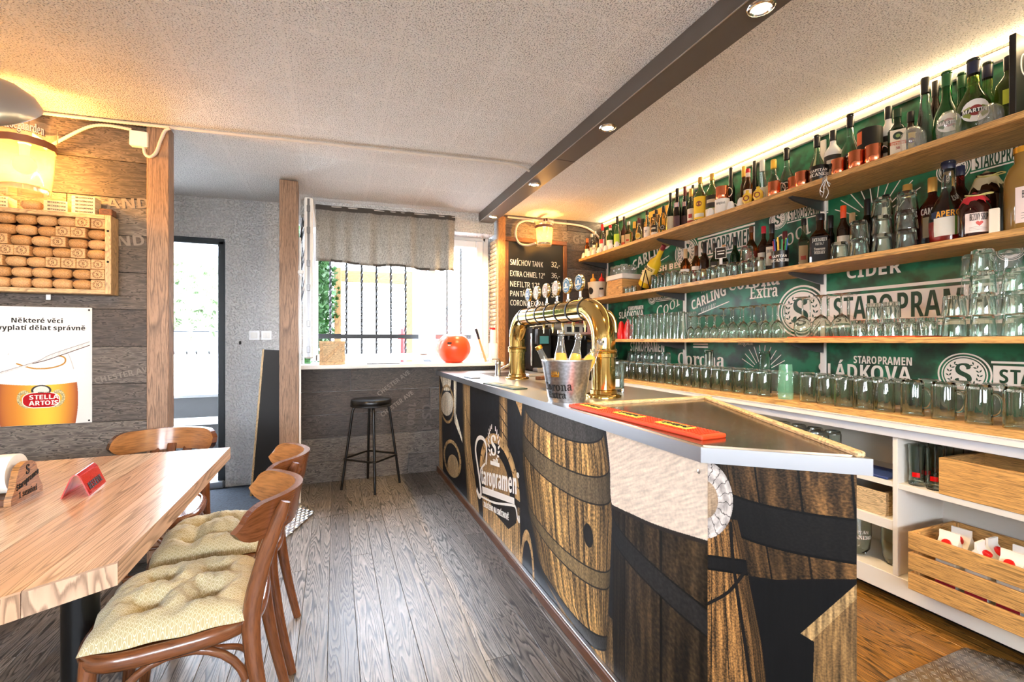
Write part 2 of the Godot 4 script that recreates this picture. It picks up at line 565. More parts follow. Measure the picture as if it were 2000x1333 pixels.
func setup_materials() -> void:
	var m: StandardMaterial3D
	m = M("ceiling_plaster", Color(0.96, 0.94, 0.915), 0.95)
	m.albedo_texture = texes["plaster_pit_shade"]
	m.uv1_triplanar = true
	m.uv1_world_triplanar = true
	m.uv1_scale = V(2.3, 2.3, 2.3)
	m.heightmap_enabled = true
	m.heightmap_texture = texes["plaster"]
	m.heightmap_scale = 1.3
	m = M("wall_plaster", Color(0.9, 0.9, 0.9), 0.95)
	m.uv1_triplanar = true
	m.uv1_world_triplanar = true
	m.uv1_scale = V(0.95, 0.95, 0.95)
	m.heightmap_enabled = true
	m.heightmap_texture = texes["plaster"]
	m.heightmap_scale = 1.6
	M("wall_plain", Color(0.86, 0.84, 0.8), 0.9)
	# floor boards: brushed and stained, satin
	var tones := ["857d75", "918880", "746c65", "9c938a", "8a8179"]
	for i in tones.size():
		m = wood("floor_%d" % i, C(tones[i]), 0.4, "rings", 5.2, 0.42, 0.04)
		m.metallic_specular = 0.5
	tones = ["6e635b", "7a7068", "625850", "857b72", "584e48"]
	for i in tones.size():
		m = wood("plank_%d" % i, C(tones[i]), 0.6, "rough_old", 2.4, 0.42, 0.12)
	wood("post_wood", C("a8866c"), 0.55, "rings_soft", 8.0, 0.4)
	wood("shelf_wood", C("e0ac68"), 0.5, "rings_soft", 6.0, 0.26)
	wood("floor_amber_lit", C("b07c38"), 0.3, "rings", 5.2, 0.42, 0.05)  # warm lamp glow behind the bar put into the board colour
	wood("crate_wood", C("e0aa64"), 0.55, "rings_soft", 4.5, 0.22)
	wood("pale_wood", C("e8c898"), 0.55, "rings_soft", 1.2, 0.2)
	tones = ["dcb89c", "d2aa8a", "e0c2a6", "cca484", "d8b294"]
	for i in tones.size():
		m = wood("table_%d" % i, C(tones[i]), 0.26, "rings_soft", 7.0, 0.34, 0.0, false)
		m.metallic_specular = 0.55
	m = wood("chair_wood", C("7d4a2a"), 0.25, "grain_fine", 0.8, 0.1)
	m.clearcoat_enabled = true
	m.clearcoat = 0.5
	m.clearcoat_roughness = 0.12
	m = wood("chair_inner_lit", C("ac7440"), 0.3, "grain_fine", 0.5, 0.12)  # paler than the chair wood: reflected light put into the colour
	m.clearcoat_enabled = true
	m.clearcoat = 0.4
	m.clearcoat_roughness = 0.15
	wood("dark_frame_wood", C("6b4226"), 0.4, "grain_fine", 0.8, 0.1)
	wood("honey_trim", C("b98048"), 0.45, "rings_soft", 1.6, 0.2)
	wood("cork_wood", C("dcae78"), 0.6, "grain_fine", 0.16, 0.05)
	wood("cork_wood_b", C("cc9a62"), 0.6, "grain_fine", 0.2, 0.04)
	wood("frame_pine", C("e2bb88"), 0.5, "rings_soft", 1.4, 0.2)
	M("white_paint", Color(0.9, 0.89, 0.87), 0.45)
	M("white_pvc", Color(0.93, 0.93, 0.93), 0.25)
	M("white_matt", Color(0.92, 0.91, 0.89), 0.7)
	M("laminate_white", Color(0.9, 0.88, 0.84), 0.4)
	M("black_matt", Color(0.025, 0.025, 0.027), 0.6)
	M("black_satin", Color(0.02, 0.02, 0.022), 0.3)
	M("black_rubber", Color(0.05, 0.05, 0.055), 0.55)
	M("ink", Color(0.05, 0.045, 0.04), 0.7)
	M("grey_metal", Color(0.42, 0.42, 0.43), 0.35, 0.8)
	M("door_frame_grey", Color(0.2, 0.23, 0.25), 0.4)
	m = M("steel", Color(0.76, 0.77, 0.79), 0.32, 1.0)
	M("chrome", Color(0.88, 0.88, 0.88), 0.08, 1.0)
	M("satin_steel", Color(0.82, 0.81, 0.8), 0.3, 1.0)
	M("brass", Color(0.80, 0.67, 0.40), 0.1, 1.0)
	M("brass_pale", Color(0.9, 0.84, 0.68), 0.12, 1.0)
	M("dark_metal", Color(0.12, 0.115, 0.11), 0.35, 0.8)
	M("copper", Color(0.93, 0.55, 0.40), 0.18, 1.0)
	m = M("galvanised", Color(0.82, 0.83, 0.85), 0.3, 1.0)
	m.albedo_texture = texes["zinc"]
	m.uv1_scale = V(3, 6, 1)
	m = M("tread_plate", Color(0.72, 0.72, 0.72), 0.3, 1.0)
	M("conduit_plastic", Color(0.84, 0.80, 0.76), 0.5)
	M("beam_grey", Color(0.36, 0.335, 0.31), 0.45, 0.25)
	m = M("green_print", Color(0.07, 0.43, 0.29), 0.38)
	m.albedo_texture = texes["mottle"]
	m.uv1_triplanar = true
	m.uv1_world_triplanar = true
	m.uv1_scale = V(0.9, 0.9, 0.9)
	M("print_white", Color(0.93, 0.9, 0.86), 0.45)
	M("print_green", Color(0.03, 0.24, 0.16), 0.45)
	M("chalk", Color(0.95, 0.94, 0.9), 0.9)
	M("chalk_black", Color(0.03, 0.03, 0.03), 0.45)
	m = M("rug", Color(0.13, 0.16, 0.2), 0.95)
	m.albedo_texture = texes["weave"]
	m.uv1_scale = V(2.2, 2.2, 1)
	m.heightmap_enabled = true
	m.heightmap_texture = texes["weave"]
	m.heightmap_scale = 0.6
	m = M("linen", Color(0.60, 0.58, 0.555), 0.9)
	m.albedo_texture = texes["weave"]
	m.uv1_scale = V(9.0, 3.0, 1)
	m.backlight_enabled = true
	m.backlight = Color(0.5, 0.48, 0.45)
	M("linen_header", Color(0.30, 0.285, 0.27), 0.9)
	m = M("orange_plastic", Color(0.95, 0.30, 0.12), 0.3)
	m.backlight_enabled = true
	m.backlight = Color(0.35, 0.1, 0.04)
	M("orange_rubber", Color(0.93, 0.27, 0.1), 0.5)
	M("red_plastic", Color(0.8, 0.05, 0.05), 0.3)
	M("gold", Color(0.9, 0.68, 0.25), 0.25, 0.9)
	M("paper", Color(0.95, 0.93, 0.88), 0.8)
	M("kraft", Color(0.80, 0.60, 0.36), 0.8)
	# clear things
	pane("clear_glass", Color(0.97, 1.0, 0.99), 0.05)
	pane("window_glass", Color(1, 1, 1), 0.03)
	pane("green_tint_glass", Color(0.55, 0.9, 0.75), 0.22)
	m = M("base_glass", Color(0.96, 1.0, 0.98, 0.0), 0.02)
	m.refraction_enabled = true
	m.refraction_scale = 0.05

func plank_row(parent: Node3D, x0: float, x1: float, y: float, h: float, z: float, face: Vector3, first: float, called := "plank") -> void:
	# boards along x on a wall whose surface lies at z, facing +z
	var a := x0
	var ln := first
	while a < x1 - 0.005:
		var b := minf(a + ln, x1)
		if x1 - b < 0.12: b = x1
		var s := Sh.new()
		s.uvo = P2(rng.randf() * 5.0, rng.randf() * 5.0)
		s.box(V((a + b) / 2, y + h / 2, z + 0.006), V(b - a - 0.003, h - 0.003, 0.012), 0.0015, Transform3D.IDENTITY, 0)
		part(parent, called, s, mats["plank_%d" % (rng.randi() % 5)])
		a = b
		ln = 1.28

func build_room() -> void:
	var s: Sh
	# floor slab and boards
	s = Sh.new()
	s.box(V(-0.2, -0.07, -1.0), V(6.4, 0.1, 7.6))
	var fl := struct("floor", s, mats["floor_2"], "dark brushed timber floor of narrow boards", "floor")
	var x := -3.05
	var row := 0
	while x < 2.74:
		var w := 0.112
		var z := -4.42
		var ln: float = 0.5 + rng.randf() * 1.6
		while z < 2.6:
			var e: float = minf(z + ln, 2.65)
			s = Sh.new()
			s.uvo = P2(rng.randf() * 6.0, rng.randf() * 6.0)
			s.box(V(x + w / 2, -0.011, (z + e) / 2), V(w - 0.0016, 0.022, e - z - 0.0015), 0.001)
			part(fl, "plank", s, mats["floor_%d" % (rng.randi() % 5)] if x < 1.3 else mats["floor_amber_lit"])
			z = e
			ln = 1.7 + rng.randf() * 0.9
		x += w
		row += 1
	# ceiling, gently sloped
	s = Sh.new()
	var q := []
	for c in [[-3.3, -4.75], [2.95, -4.75], [2.95, 2.95], [-3.3, 2.95]]:
		q.append(V(c[0], ceil_y(c[0]), c[1]))
	s.quad(q[0], q[1], q[2], q[3], V(0.028, -1, 0).normalized())
	var up := V(0, 0.12, 0)
	s.quad(q[0] + up, q[1] + up, q[2] + up, q[3] + up, V(0, 1, 0))
	for k in 4:
		var a: Vector3 = q[k]
		var b: Vector3 = q[(k + 1) % 4]
		s.quad(a, b, b + up, a + up, (b - a).cross(Vector3.UP).normalized() * -1.0)
	struct("ceiling", s, mats["ceiling_plaster"], "rough white popcorn plaster ceiling", "ceiling")
	# wall behind the camera with two openings added to admit fill light
	s = Sh.new()
	s.box(V(-0.2, 0.6, 2.75), V(6.4, 1.4, 0.2)); s.box(V(-0.2, 2.3, 2.75), V(6.4, 0.7, 0.2))
	s.box(V(-2.95, 1.6, 2.75), V(0.5, 1.5, 0.2)); s.box(V(-0.9, 1.6, 2.75), V(0.4, 1.5, 0.2)); s.box(V(1.95, 1.6, 2.75), V(2.1, 1.5, 0.2))
	struct("wall_front", s, mats["wall_plain"], "plain wall behind the viewer with openings added for fill light", "wall")
	s = Sh.new()
	s.box(V(-3.25, 1.25, -0.2), V(0.2, 2.6, 6.0))
	struct("wall_side", s, mats["wall_plain"], "plain side wall left of the table", "wall")
	s = Sh.new()
	s.box(V(2.83, 1.25, -0.95), V(0.14, 2.7, 7.4))
	struct("wall_right", s, mats["wall_plain"], "right wall carrying the green print", "wall")
	# left wall, clad with worn grey boards
	s = Sh.new()
	s.box(V(-2.2, 1.25, -3.15), V(2.5, 2.6, 0.18))
	var wl := struct("wall_left", s, mats["plank_2"], "wall of worn grey-brown boards behind the table", "wall")
	for k in 12:
		plank_row(wl, -2.4, -0.957, -0.01 + 0.2 * k, 0.2, -3.06, V(0, 0, 1), [0.55, 0.95, 0.3, 0.75, 1.1][k % 5])
	letter(wl, "AND", 0.055, M("plank_print", C("7c736b"), 0.7), V(-1.04, 1.965, -3.0465), V(0, 0, 0.12), "sansb", 1.2)
	letter(wl, "AND", 0.055, mats["plank_print"], V(-1.06, 1.76, -3.0465), V(0, 0, 0.12), "sansb", 1.2)
	letter(wl, "CHESTER AVE", 0.03, mats["plank_print"], V(-1.06, 1.04, -3.0465), V(0, 0, 0.25), "sansb")
	s = Sh.new()
	s.box(V(-0.905, ceil_y(-0.9) / 2, -3.075), V(0.10, ceil_y(-0.9), 0.09), 0.003, Transform3D.IDENTITY, 1)
	struct("trim_1", s, mats["post_wood"], "brown timber post at the end of the left boarded wall", "post")
	# recess with the glass door
	s = Sh.new()
	s.box(V(-2.3, 1.25, -4.5), V(1.1, 2.6, 0.2)); s.box(V(-0.575, 1.25, -4.5), V(0.55, 2.6, 0.2)); s.box(V(-1.305, 2.32, -4.5), V(0.91, 0.5, 0.2))
	struct("wall_door", s, mats["wall_plaster"], "rough white plaster wall around the glass door", "wall")
	s = Sh.new()
	s.box(V(-2.0, 1.25, -3.82), V(0.1, 2.6, 1.2))
	struct("wall_recess", s, mats["wall_plaster"], "plaster side wall of the door recess", "wall")
	var d := thing("door_1", "glass door in a dark grey frame, bright outdoors behind", "door", V(-1.31, 0, -4.44))
	d.set_meta("kind", "structure")
	for k in [[-0.43, 1.05, 0.05, 2.0], [0.43, 1.05, 0.05, 2.0]]:
		s = Sh.new(); s.box(V(k[0], k[1], 0), V(k[2], k[3], 0.07), 0.004)
		part(d, "door_frame", s, mats["door_frame_grey"])
	s = Sh.new(); s.box(V(0, 2.045, 0), V(0.9, 0.05, 0.07), 0.004); part(d, "door_frame", s, mats["door_frame_grey"])
	s = Sh.new(); s.box(V(0, 1.04, -0.02), V(0.80, 1.96, 0.006)); part(d, "pane", s, mats["window_glass"])
	s = Sh.new(); s.box(V(0, 0.03, -0.02), V(0.9, 0.06, 0.2), 0.004); part(d, "threshold", s, mats["satin_steel"])
	# partition beside the window, with a timber post at its end
	s = Sh.new()
	s.box(V(-0.315, 1.21, -4.1), V(0.09, 2.42, 0.55))
	struct("wall_partition", s, mats["wall_plaster"], "short plaster partition between door and window", "wall")
	s = Sh.new()
	s.box(V(-0.318, 1.205, -3.78), V(0.125, 2.41, 0.09), 0.003, Transform3D.IDENTITY, 1)
	struct("trim_2", s, mats["post_wood"], "brown timber post at the end of the partition by the window", "post")
	s = Sh.new(); s.box(V(-0.245, 1.0, -3.78), V(0.014, 2.0, 0.03), 0.002, Transform3D.IDENTITY, 1)
	struct("trim_3", s, mats["white_paint"], "thin pale edge strip beside the partition post", "trim")
	# window wall
	s = Sh.new()
	s.box(V(0.6, 0.5, -4.41), V(1.74, 1.0, 0.3)); s.box(V(0.6, 2.42, -4.41), V(1.74, 0.3, 0.3)); s.box(V(-0.31, 1.64, -4.46), V(0.1, 1.3, 0.2))
	s.box(V(2.16, 1.25, -4.41), V(1.28, 2.6, 0.3))
	s.box(V(1.49, 1.64, -4.53), V(0.08, 1.3, 0.06))
	var ww := struct("wall_back", s, mats["wall_plaster"], "rear wall with the window, boards below the sill", "wall")
	for k in 5:
		plank_row(ww, -0.268, 1.57, -0.02 + 0.2 * k, 0.2, -4.26, V(0, 0, 1), [0.9, 1.28, 0.6, 1.1, 0.4][k])
	for k in 13:
		plank_row(ww, 1.575, 2.75, -0.02 + 0.2 * k, 0.2 if k < 12 else 0.12, -4.26, V(0, 0, 1), [0.7, 0.3, 1.0][k % 3])
	for k in 2:
		letter(ww, "CHESTER AVE", 0.04, mats["plank_print"], V(0.5 + 0.03 * k, 0.84 - 0.19 * k, -4.2465), V(0, 0, 0.62), "sansb")
	letter(ww, "CS-15", 0.09, M("plank_print_faint", C("5e554f"), 0.7), V(0.8, 0.47, -4.2465), V(0, 0, -PI / 2), "sansb")
	letter(ww, "1000", 0.07, mats["plank_print_faint"], V(0.66, 0.55, -4.2465), V(0, 0, -PI / 2 - 0.1), "sansb")
	letter(ww, "200", 0.06, mats["plank_print"], V(2.25, 2.3, -4.2465), V(0, 0, PI / 2), "sansb")
	letter(ww, "G5", 0.09, mats["plank_print"], V(2.42, 2.3, -4.2465), V(0, 0, 0.1), "sansb")
	s = Sh.new(); s.box(V(1.533, 1.7, -4.235), V(0.075, 1.5, 0.05), 0.003, Transform3D.IDENTITY, 1)
	struct("trim_4", s, mats["honey_trim"], "honey-coloured timber strip between corks and chalkboard", "trim")
	s = Sh.new(); s.box(V(0.62, 1.0, -4.27), V(1.80, 0.035, 0.30), 0.006)
	struct("trim_5", s, mats["white_paint"], "white window sill board", "sill")
	build_window()
	# green printed panel on the right wall
	s = Sh.new()
	s.box(V(2.755, 1.26, -1.7), V(0.012, 2.5, 5.1))
	var gp := struct("wall_print", s, mats["green_print"], "mottled green printed panel with white beer lettering behind the shelves", "wall panel")
	build_green_print(gp)

func build_window() -> void:
	var s: Sh
	var w := thing("window_1", "white window with an open left sash above the sill", "window", V(0.641, 1.037, -4.50))
	w.scale = Vector3.ONE * 1.018
	w.set_meta("kind", "structure")
	# outer frame and mullion, local coordinates from the middle of the sill
	s = Sh.new()
	s.box(V(-0.80, 0.61, 0), V(0.06, 1.22, 0.08), 0.006); s.box(V(0.79, 0.61, 0), V(0.06, 1.22, 0.08), 0.006)
	s.box(V(0, 0.03, 0), V(1.58, 0.06, 0.08), 0.006); s.box(V(0, 1.21, 0), V(1.58, 0.06, 0.08), 0.006); s.box(V(0.165, 0.62, 0), V(0.07, 1.16, 0.08), 0.006)
	part(w, "window_frame", s, mats["white_pvc"])
	# fixed right sash
	var b := [0.205, 0.755, 0.065, 1.175]
	s = Sh.new()
	s.box(V(b[0] + 0.035, 0.62, 0.035), V(0.07, 1.11, 0.07), 0.008); s.box(V(b[1] - 0.035, 0.62, 0.035), V(0.07, 1.11, 0.07), 0.008)
	s.box(V(0.48, b[2] + 0.035, 0.035), V(0.41, 0.07, 0.07), 0.008); s.box(V(0.48, b[3] - 0.035, 0.035), V(0.41, 0.07, 0.07), 0.008)
	var sash := part(w, "sash", s, mats["white_pvc"])
	s = Sh.new(); s.box(V(0.48, 0.62, 0.02), V(0.42, 0.98, 0.004)); part(sash, "pane", s, mats["window_glass"])
	s = Sh.new(); s.box(V(0.235, 0.62, 0.078), V(0.026, 0.07, 0.012), 0.004); s.box(V(0.235, 0.575, 0.1), V(0.022, 0.13, 0.014), 0.005); s.tube([V(0.235, 0.63, 0.075), V(0.235, 0.63, 0.105)], 0.008)
	part(sash, "handle", s, mats["white_pvc"])
	# open left sash, swung into the room against the partition
	s = Sh.new()
	for z in [0.07, 0.925]:
		s.box(V(-0.80, 0.62, z), V(0.055, 1.12, 0.07), 0.008)
	for y in [0.09, 1.15]:
		s.box(V(-0.80, y, 0.4975), V(0.055, 0.07, 0.80), 0.008)
	var os := part(w, "sash", s, mats["white_pvc"])
	s = Sh.new(); s.box(V(-0.80, 0.62, 0.4975), V(0.004, 1.0, 0.80)); part(os, "pane", s, mats["window_glass"])
	s = Sh.new()
	s.box(V(-0.80, 0.62, 0.9615), V(0.016, 1.1, 0.004))
	for y in [0.12, 0.3, 0.55, 0.72, 0.95, 1.1]:
		s.box(V(-0.80, y, 0.966), V(0.022, 0.045, 0.008), 0.002)
	part(os, "lock_strip", s, mats["grey_metal"])
	s = Sh.new(); s.box(V(-0.845, 0.66, 0.92), V(0.03, 0.026, 0.03), 0.005); s.box(V(-0.862, 0.66, 0.87), V(0.016, 0.024, 0.13), 0.005)
	part(os, "handle", s, mats["white_pvc"])

var leaf_s: Sh

func logo_disc(sh_white: Sh, sh_green: Sh, c: Vector2, r: float, mirrored := false) -> void:
	# round emblem: outer white ring, green band, white field with sprigs; the S is lettered on top
	flat_ring(sh_white, r * 0.93, r, c, 0.0)
	flat_ring(sh_white, r * 0.80, r * 0.85, c, 0.0)
	flat_ring(sh_white, 0.0, r * 0.75, c, 0.0)
	for sg in [-1.0, 1.0]:
		for k in 6:
			var a := -0.9 + 0.36 * k
			var p := c + P2(sg * cos(a) * r * 0.56, sin(a) * r * 0.56)
			var d := P2(-sg * sin(a), cos(a))
			var e := P2(sg * cos(a), sin(a))
			for m in [[0.11, 0.5], [-0.11, 0.4]]:
				var t: Vector2 = p + e * r * float(m[0]) + d * r * 0.13
				var q := (t - p).orthogonal().normalized() * r * 0.035
				var mid := (p + t) / 2
				sh_green.tri(V(p.x, p.y, 0.0008), V(mid.x + q.x, mid.y + q.y, 0.0008), V(t.x, t.y, 0.0008), V(0, 0, 1), V(0, 0, 1), V(0, 0, 1))
				sh_green.tri(V(p.x, p.y, 0.0008), V(mid.x - q.x, mid.y - q.y, 0.0008), V(t.x, t.y, 0.0008), V(0, 0, 1), V(0, 0, 1), V(0, 0, 1))

func build_green_print(gp: Node3D) -> void:
	# local frame of the print: x runs towards the viewer along the wall, y up, z out of the wall
	var f := Transform3D(Basis(Vector3.UP, -PI / 2), V(2.7485, 0, 0))
	var o := Node3D.new()
	var white := mats["print_white"] as Material
	var green := mats["print_green"] as Material
	var W := Sh.new()
	var G := Sh.new()
	var put := func(s: String, h: float, z: float, y: float, m: Material, kind: String, width: float, rot := 0.0, shear := 0.0, lift := 0.0006) -> void:
		var st: float = width / text(s, h, kind).get_aabb().size.x
		var e := part(gp, "lettering", text(s, h, kind, st, 0.0, shear), m)
		e.transform = f * Transform3D(Basis(V(0, 0, 1), rot), V(z, y, lift))
	var bar := func(z0: float, z1: float, y0: float, y1: float, r: float) -> void:
		W.quad(V(z0, y0, 0), V(z1, y0, 0), V(z1, y1, 0), V(z0, y1, 0), V(0, 0, 1))
	# banners: white bar with a round emblem and green word
	for b in [[-3.03, 1.965, 0.135, -2.36, 0.11], [-2.18, 2.03, 0.066, -1.85, 0.062], [-1.26, 2.04, 0.066, -0.96, 0.062], [-2.02, 1.408, 0.165, -1.06, 0.13], [-1.22, 1.064, 0.1, -0.62, 0.062], [-3.47, 1.62, 0.06, -3.06, 0.045], [-1.06, 1.62, 0.05, -0.76, 0.05]]:
		var c := P2(b[0], b[1])
		var r: float = b[2]
		var e: float = b[3]
		logo_disc(W, G, c, r)
		put.call("S", r * 1.05, b[0], b[1], green, "serifb", r * 0.62, 0.0, 0.0, 0.0012)
		bar.call(b[0] + r * 1.02, e, b[1] - r * 0.46, b[1] + r * 0.46, 0.0)
		bar.call(b[0] + r * 0.95, e, b[1] - r * 0.66, b[1] - r * 0.56, 0.0)
		bar.call(b[0] + r * 0.95, e, b[1] + r * 0.56, b[1] + r * 0.66, 0.0)
		put.call("STAROPRAMEN", b[4], (b[0] + r * 1.25 + e - 0.02) / 2, b[1], green, "sansb", (e - 0.02) - (b[0] + r * 1.25), 0.0, 0.0, 0.0012)
	# slanted words with rays and rules
	for b in [[-3.50, 2.03, 0.10, 0.54], [-2.79, 1.56, 0.08, 0.36]]:
		put.call("CARLING", b[2], b[0], b[1], white, "sansb", b[3], 0.14, 0.12)
		for k in 9:
			for sg in [-1.0, 1.0]:
				var x0: float = b[0] + (k - 4) * b[2] * 0.22
				var y0: float = b[1] + sg * b[2] * 0.75 + (k - 4) * b[2] * 0.05
				var d: Vector2 = P2((k - 4) * 0.05 * sg, sg) * float(b[2]) * 0.45
				W.quad(V(x0, y0, 0), V(x0 + 0.004, y0, 0), V(x0 + 0.004 + d.x, y0 + d.y, 0), V(x0 + d.x, y0 + d.y, 0), V(0, 0, 1))
		var c0 := V(b[0] - b[2] * 1.3, b[1] - b[2] * 1.6, 0)
		var c1 := V(b[0] + b[2] * 2.6, b[1] - b[2] * 0.6, 0)
		W.quad(c0, c1, c1 + V(0, 0.008, 0), c0 + V(0, 0.008, 0), V(0, 0, 1))
	put.call("BRITISH BEER", 0.05, -3.32, 1.875, white, "sansb", 0.6)
	put.call("Corona", 0.12, -2.38, 1.655, white, "serifb", 0.42)
	put.call("Extra", 0.085, -2.29, 1.56, white, "serifb", 0.22)
	put.call("CIDER", 0.075, -1.61, 1.615, white, "sansb", 0.27)
	put.call("STAROPRAMEN", 0.04, -3.72, 1.545, white, "sansb", 0.24)
	put.call("SLÁDKOVA", 0.07, -3.80, 1.485, white, "sansb", 0.40)
	put.call("Cool", 0.10, -3.26, 1.525, white, "serif", 0.30, 0.1, 0.25)
	put.call("Belgium", 0.028, -2.44, 1.205, white, "serif", 0.13)
	put.call("STAROPRAMEN", 0.09, -3.55, 1.165, white, "sansb", 0.5)
	put.call("Corona", 0.105, -2.88, 1.07, white, "serifb", 0.5)
	put.call("STAROPRAMEN", 0.042, -1.565, 1.115, white, "sansb", 0.28)
	put.call("SLÁDKOVA", 0.085, -1.67, 1.045, white, "sansb", 0.48)
	put.call("Cool", 0.10, -2.08, 1.90, white, "serif", 0.24, 0.1, 0.25)
	# little crown over the word
	for k in 3:
		bar.call(-2.95, -2.79, 1.165 + k * 0.022, 1.178 + k * 0.022, 0.0)
	# fans of thin rays
	for b in [[-2.30, 1.0, 0.16], [-1.60, 1.88, 0.2]]:
		for k in 10:
			var a: float = lerpf(0.5, PI - 0.5, k / 9.0)
			var d := P2(cos(a), sin(a))
			var p0: Vector2 = P2(b[0], b[1]) + d * b[2] * 0.5
			var p1: Vector2 = P2(b[0], b[1]) + d * b[2] * 1.2
			var q := d.orthogonal() * 0.0025
			W.quad(V(p0.x - q.x, p0.y - q.y, 0), V(p0.x + q.x, p0.y + q.y, 0), V(p1.x + q.x, p1.y + q.y, 0), V(p1.x - q.x, p1.y - q.y, 0), V(0, 0, 1))
	part(gp, "printed_emblems", W, white).transform = f
	part(gp, "printed_sprigs", G, green).transform = f
	o.free()

# ---- the printed photograph of barrels on the bar front ------------------------------------------
var noise_a: PackedByteArray
var noise_b: PackedByteArray

class Print:  # a small painter for flat prints
	var w: int
	var h: int
	var sx: float
	var data: PackedByteArray
	var na: PackedByteArray
	var nb: PackedByteArray
	func _init(w_: int, h_: int, scale: float, a: PackedByteArray, b: PackedByteArray) -> void:
		w = w_; h = h_; sx = scale; na = a; nb = b
		data = PackedByteArray()
		data.resize(w * h * 3)
	func put(i: int, r: float, g: float, b: float) -> void:
		data[i] = clampi(int(r), 0, 255); data[i + 1] = clampi(int(g), 0, 255); data[i + 2] = clampi(int(b), 0, 255)
	func fill(r: int, g: int, b: int, vary: float) -> void:
		for y in h:
			for x in w:
				var f := 1.0 + vary * (na[((y & 511) << 9) | (x & 511)] - 128) / 128.0
				put((y * w + x) * 3, r * f, g * f, b * f)
	func row_y(y: int) -> float: return (h - 0.5 - y) / sx
	# a standing barrel: left and right edges as functions of height given as [y, xl, xr] rows from low to high
	func barrel(rows: Array, hoops: Array, staves: int, col: Vector3, sag: float, light: float, y0: float, y1: float) -> void:
		for py in range(maxi(0, int(h - y1 * sx)), mini(h, int(h - y0 * sx))):
			var y := row_y(py)
			var k := 0
			while k < rows.size() - 2 and rows[k + 1][0] < y: k += 1
			var t := clampf((y - rows[k][0]) / (rows[k + 1][0] - rows[k][0]), 0.0, 1.0)
			t = t * t * (3 - 2 * t) * 0.3 + t * 0.7
			var xl := lerpf(rows[k][1], rows[k + 1][1], t)
			var xr := lerpf(rows[k][2], rows[k + 1][2], t)
			for px in range(maxi(0, int(xl * sx)), mini(w, int(xr * sx))):
				var f := ((px + 0.5) / sx - xl) / (xr - xl) * 2.0 - 1.0
				var a := asin(clampf(f, -1, 1)) / PI + 0.5
				var yy := y + sag * sqrt(maxf(0.0, 1.0 - f * f))
				var g := na[(((py >> 3) & 511) << 9) | (int(a * 900.0) & 511)] / 255.0
				var g2 := nb[((py & 511) << 9) | (int(a * 700.0 + 90) & 511)] / 255.0
				var b := 0.28 + 0.75 * g + 0.5 * (g2 - 0.5)
				var s := a * staves
				var sf := s - floorf(s)
				b *= 0.82 + 0.3 * fposmod(floorf(s) * 0.618, 1.0)
				if sf < 0.05: b *= 0.35
				var r := col
				for hp in hoops:
					if yy > hp[0] and yy < hp[1]:
						r = hp[2]
						b = 0.5 + 0.45 * g2 + 0.25 * g
						if yy - hp[0] < 0.006 or hp[1] - yy < 0.006: b *= 0.3
				var sh := (0.35 + 0.65 * sqrt(maxf(0.0, 1.0 - f * f))) * (1.0 + light * f)
				b = (b - 0.5) * 1.35 + 0.5
				b = maxf(b, 0.06) * sh
				put((py * w + px) * 3, r.x * b, r.y * b, r.z * b)
	func disc(cx: float, cy: float, rx: float, ry: float, col: Vector3, rim: float, tilt := 0.0, grainy := 0.7) -> void:
		for py in range(maxi(0, int(h - (cy + ry * 1.2) * sx)), mini(h, int(h - (cy - ry * 1.2) * sx))):
			var y := row_y(py)
			for px in range(maxi(0, int((cx - rx * 1.2) * sx)), mini(w, int((cx + rx * 1.2) * sx))):
				var x := (px + 0.5) / sx
				var u := (x - cx) / rx
				var v := (y - cy - tilt * (x - cx)) / ry
				var d := u * u + v * v
				if d > 1.0: continue
				var g2 := nb[(((py + px / 3) & 511) << 9) | ((px >> 1) & 511)] / 255.0
				var g := na[(((px * 2) & 511) << 9) | ((py >> 2) & 511)] / 255.0
				var b := 0.6 + grainy * (0.5 * g + 0.4 * (g2 - 0.5))
				if rim > 0.0 and d > (1.0 - rim) * (1.0 - rim): b = 0.12 + 0.1 * g2
				put((py * w + px) * 3, col.x * b, col.y * b, col.z * b)
	func ringed(cx: float, cy: float, rx: float, ry: float, col: Vector3, inner: float, tilt := 0.0, half := 0) -> void:
		for py in range(maxi(0, int(h - (cy + ry * 1.3) * sx)), mini(h, int(h - (cy - ry * 1.3) * sx))):
			var y := row_y(py)
			for px in range(maxi(0, int((cx - rx * 1.2) * sx)), mini(w, int((cx + rx * 1.2) * sx))):
				var x := (px + 0.5) / sx
				var u := (x - cx) / rx
				var v := (y - cy - tilt * (x - cx)) / ry
				var d := u * u + v * v
				if d > 1.0 or d < inner * inner: continue
				if half == 1 and v < 0.0: continue
				var an := atan2(v, u)
				var g := na[((int(an * 60.0) & 511) << 9) | (int(d * 90) & 511)] / 255.0
				var b := (0.62 + 0.5 * g) * (0.45 if fposmod(an * 3.1 + g * 0.5, 1.0) < 0.09 else 1.0)
				put((py * w + px) * 3, col.x * b, col.y * b, col.z * b)
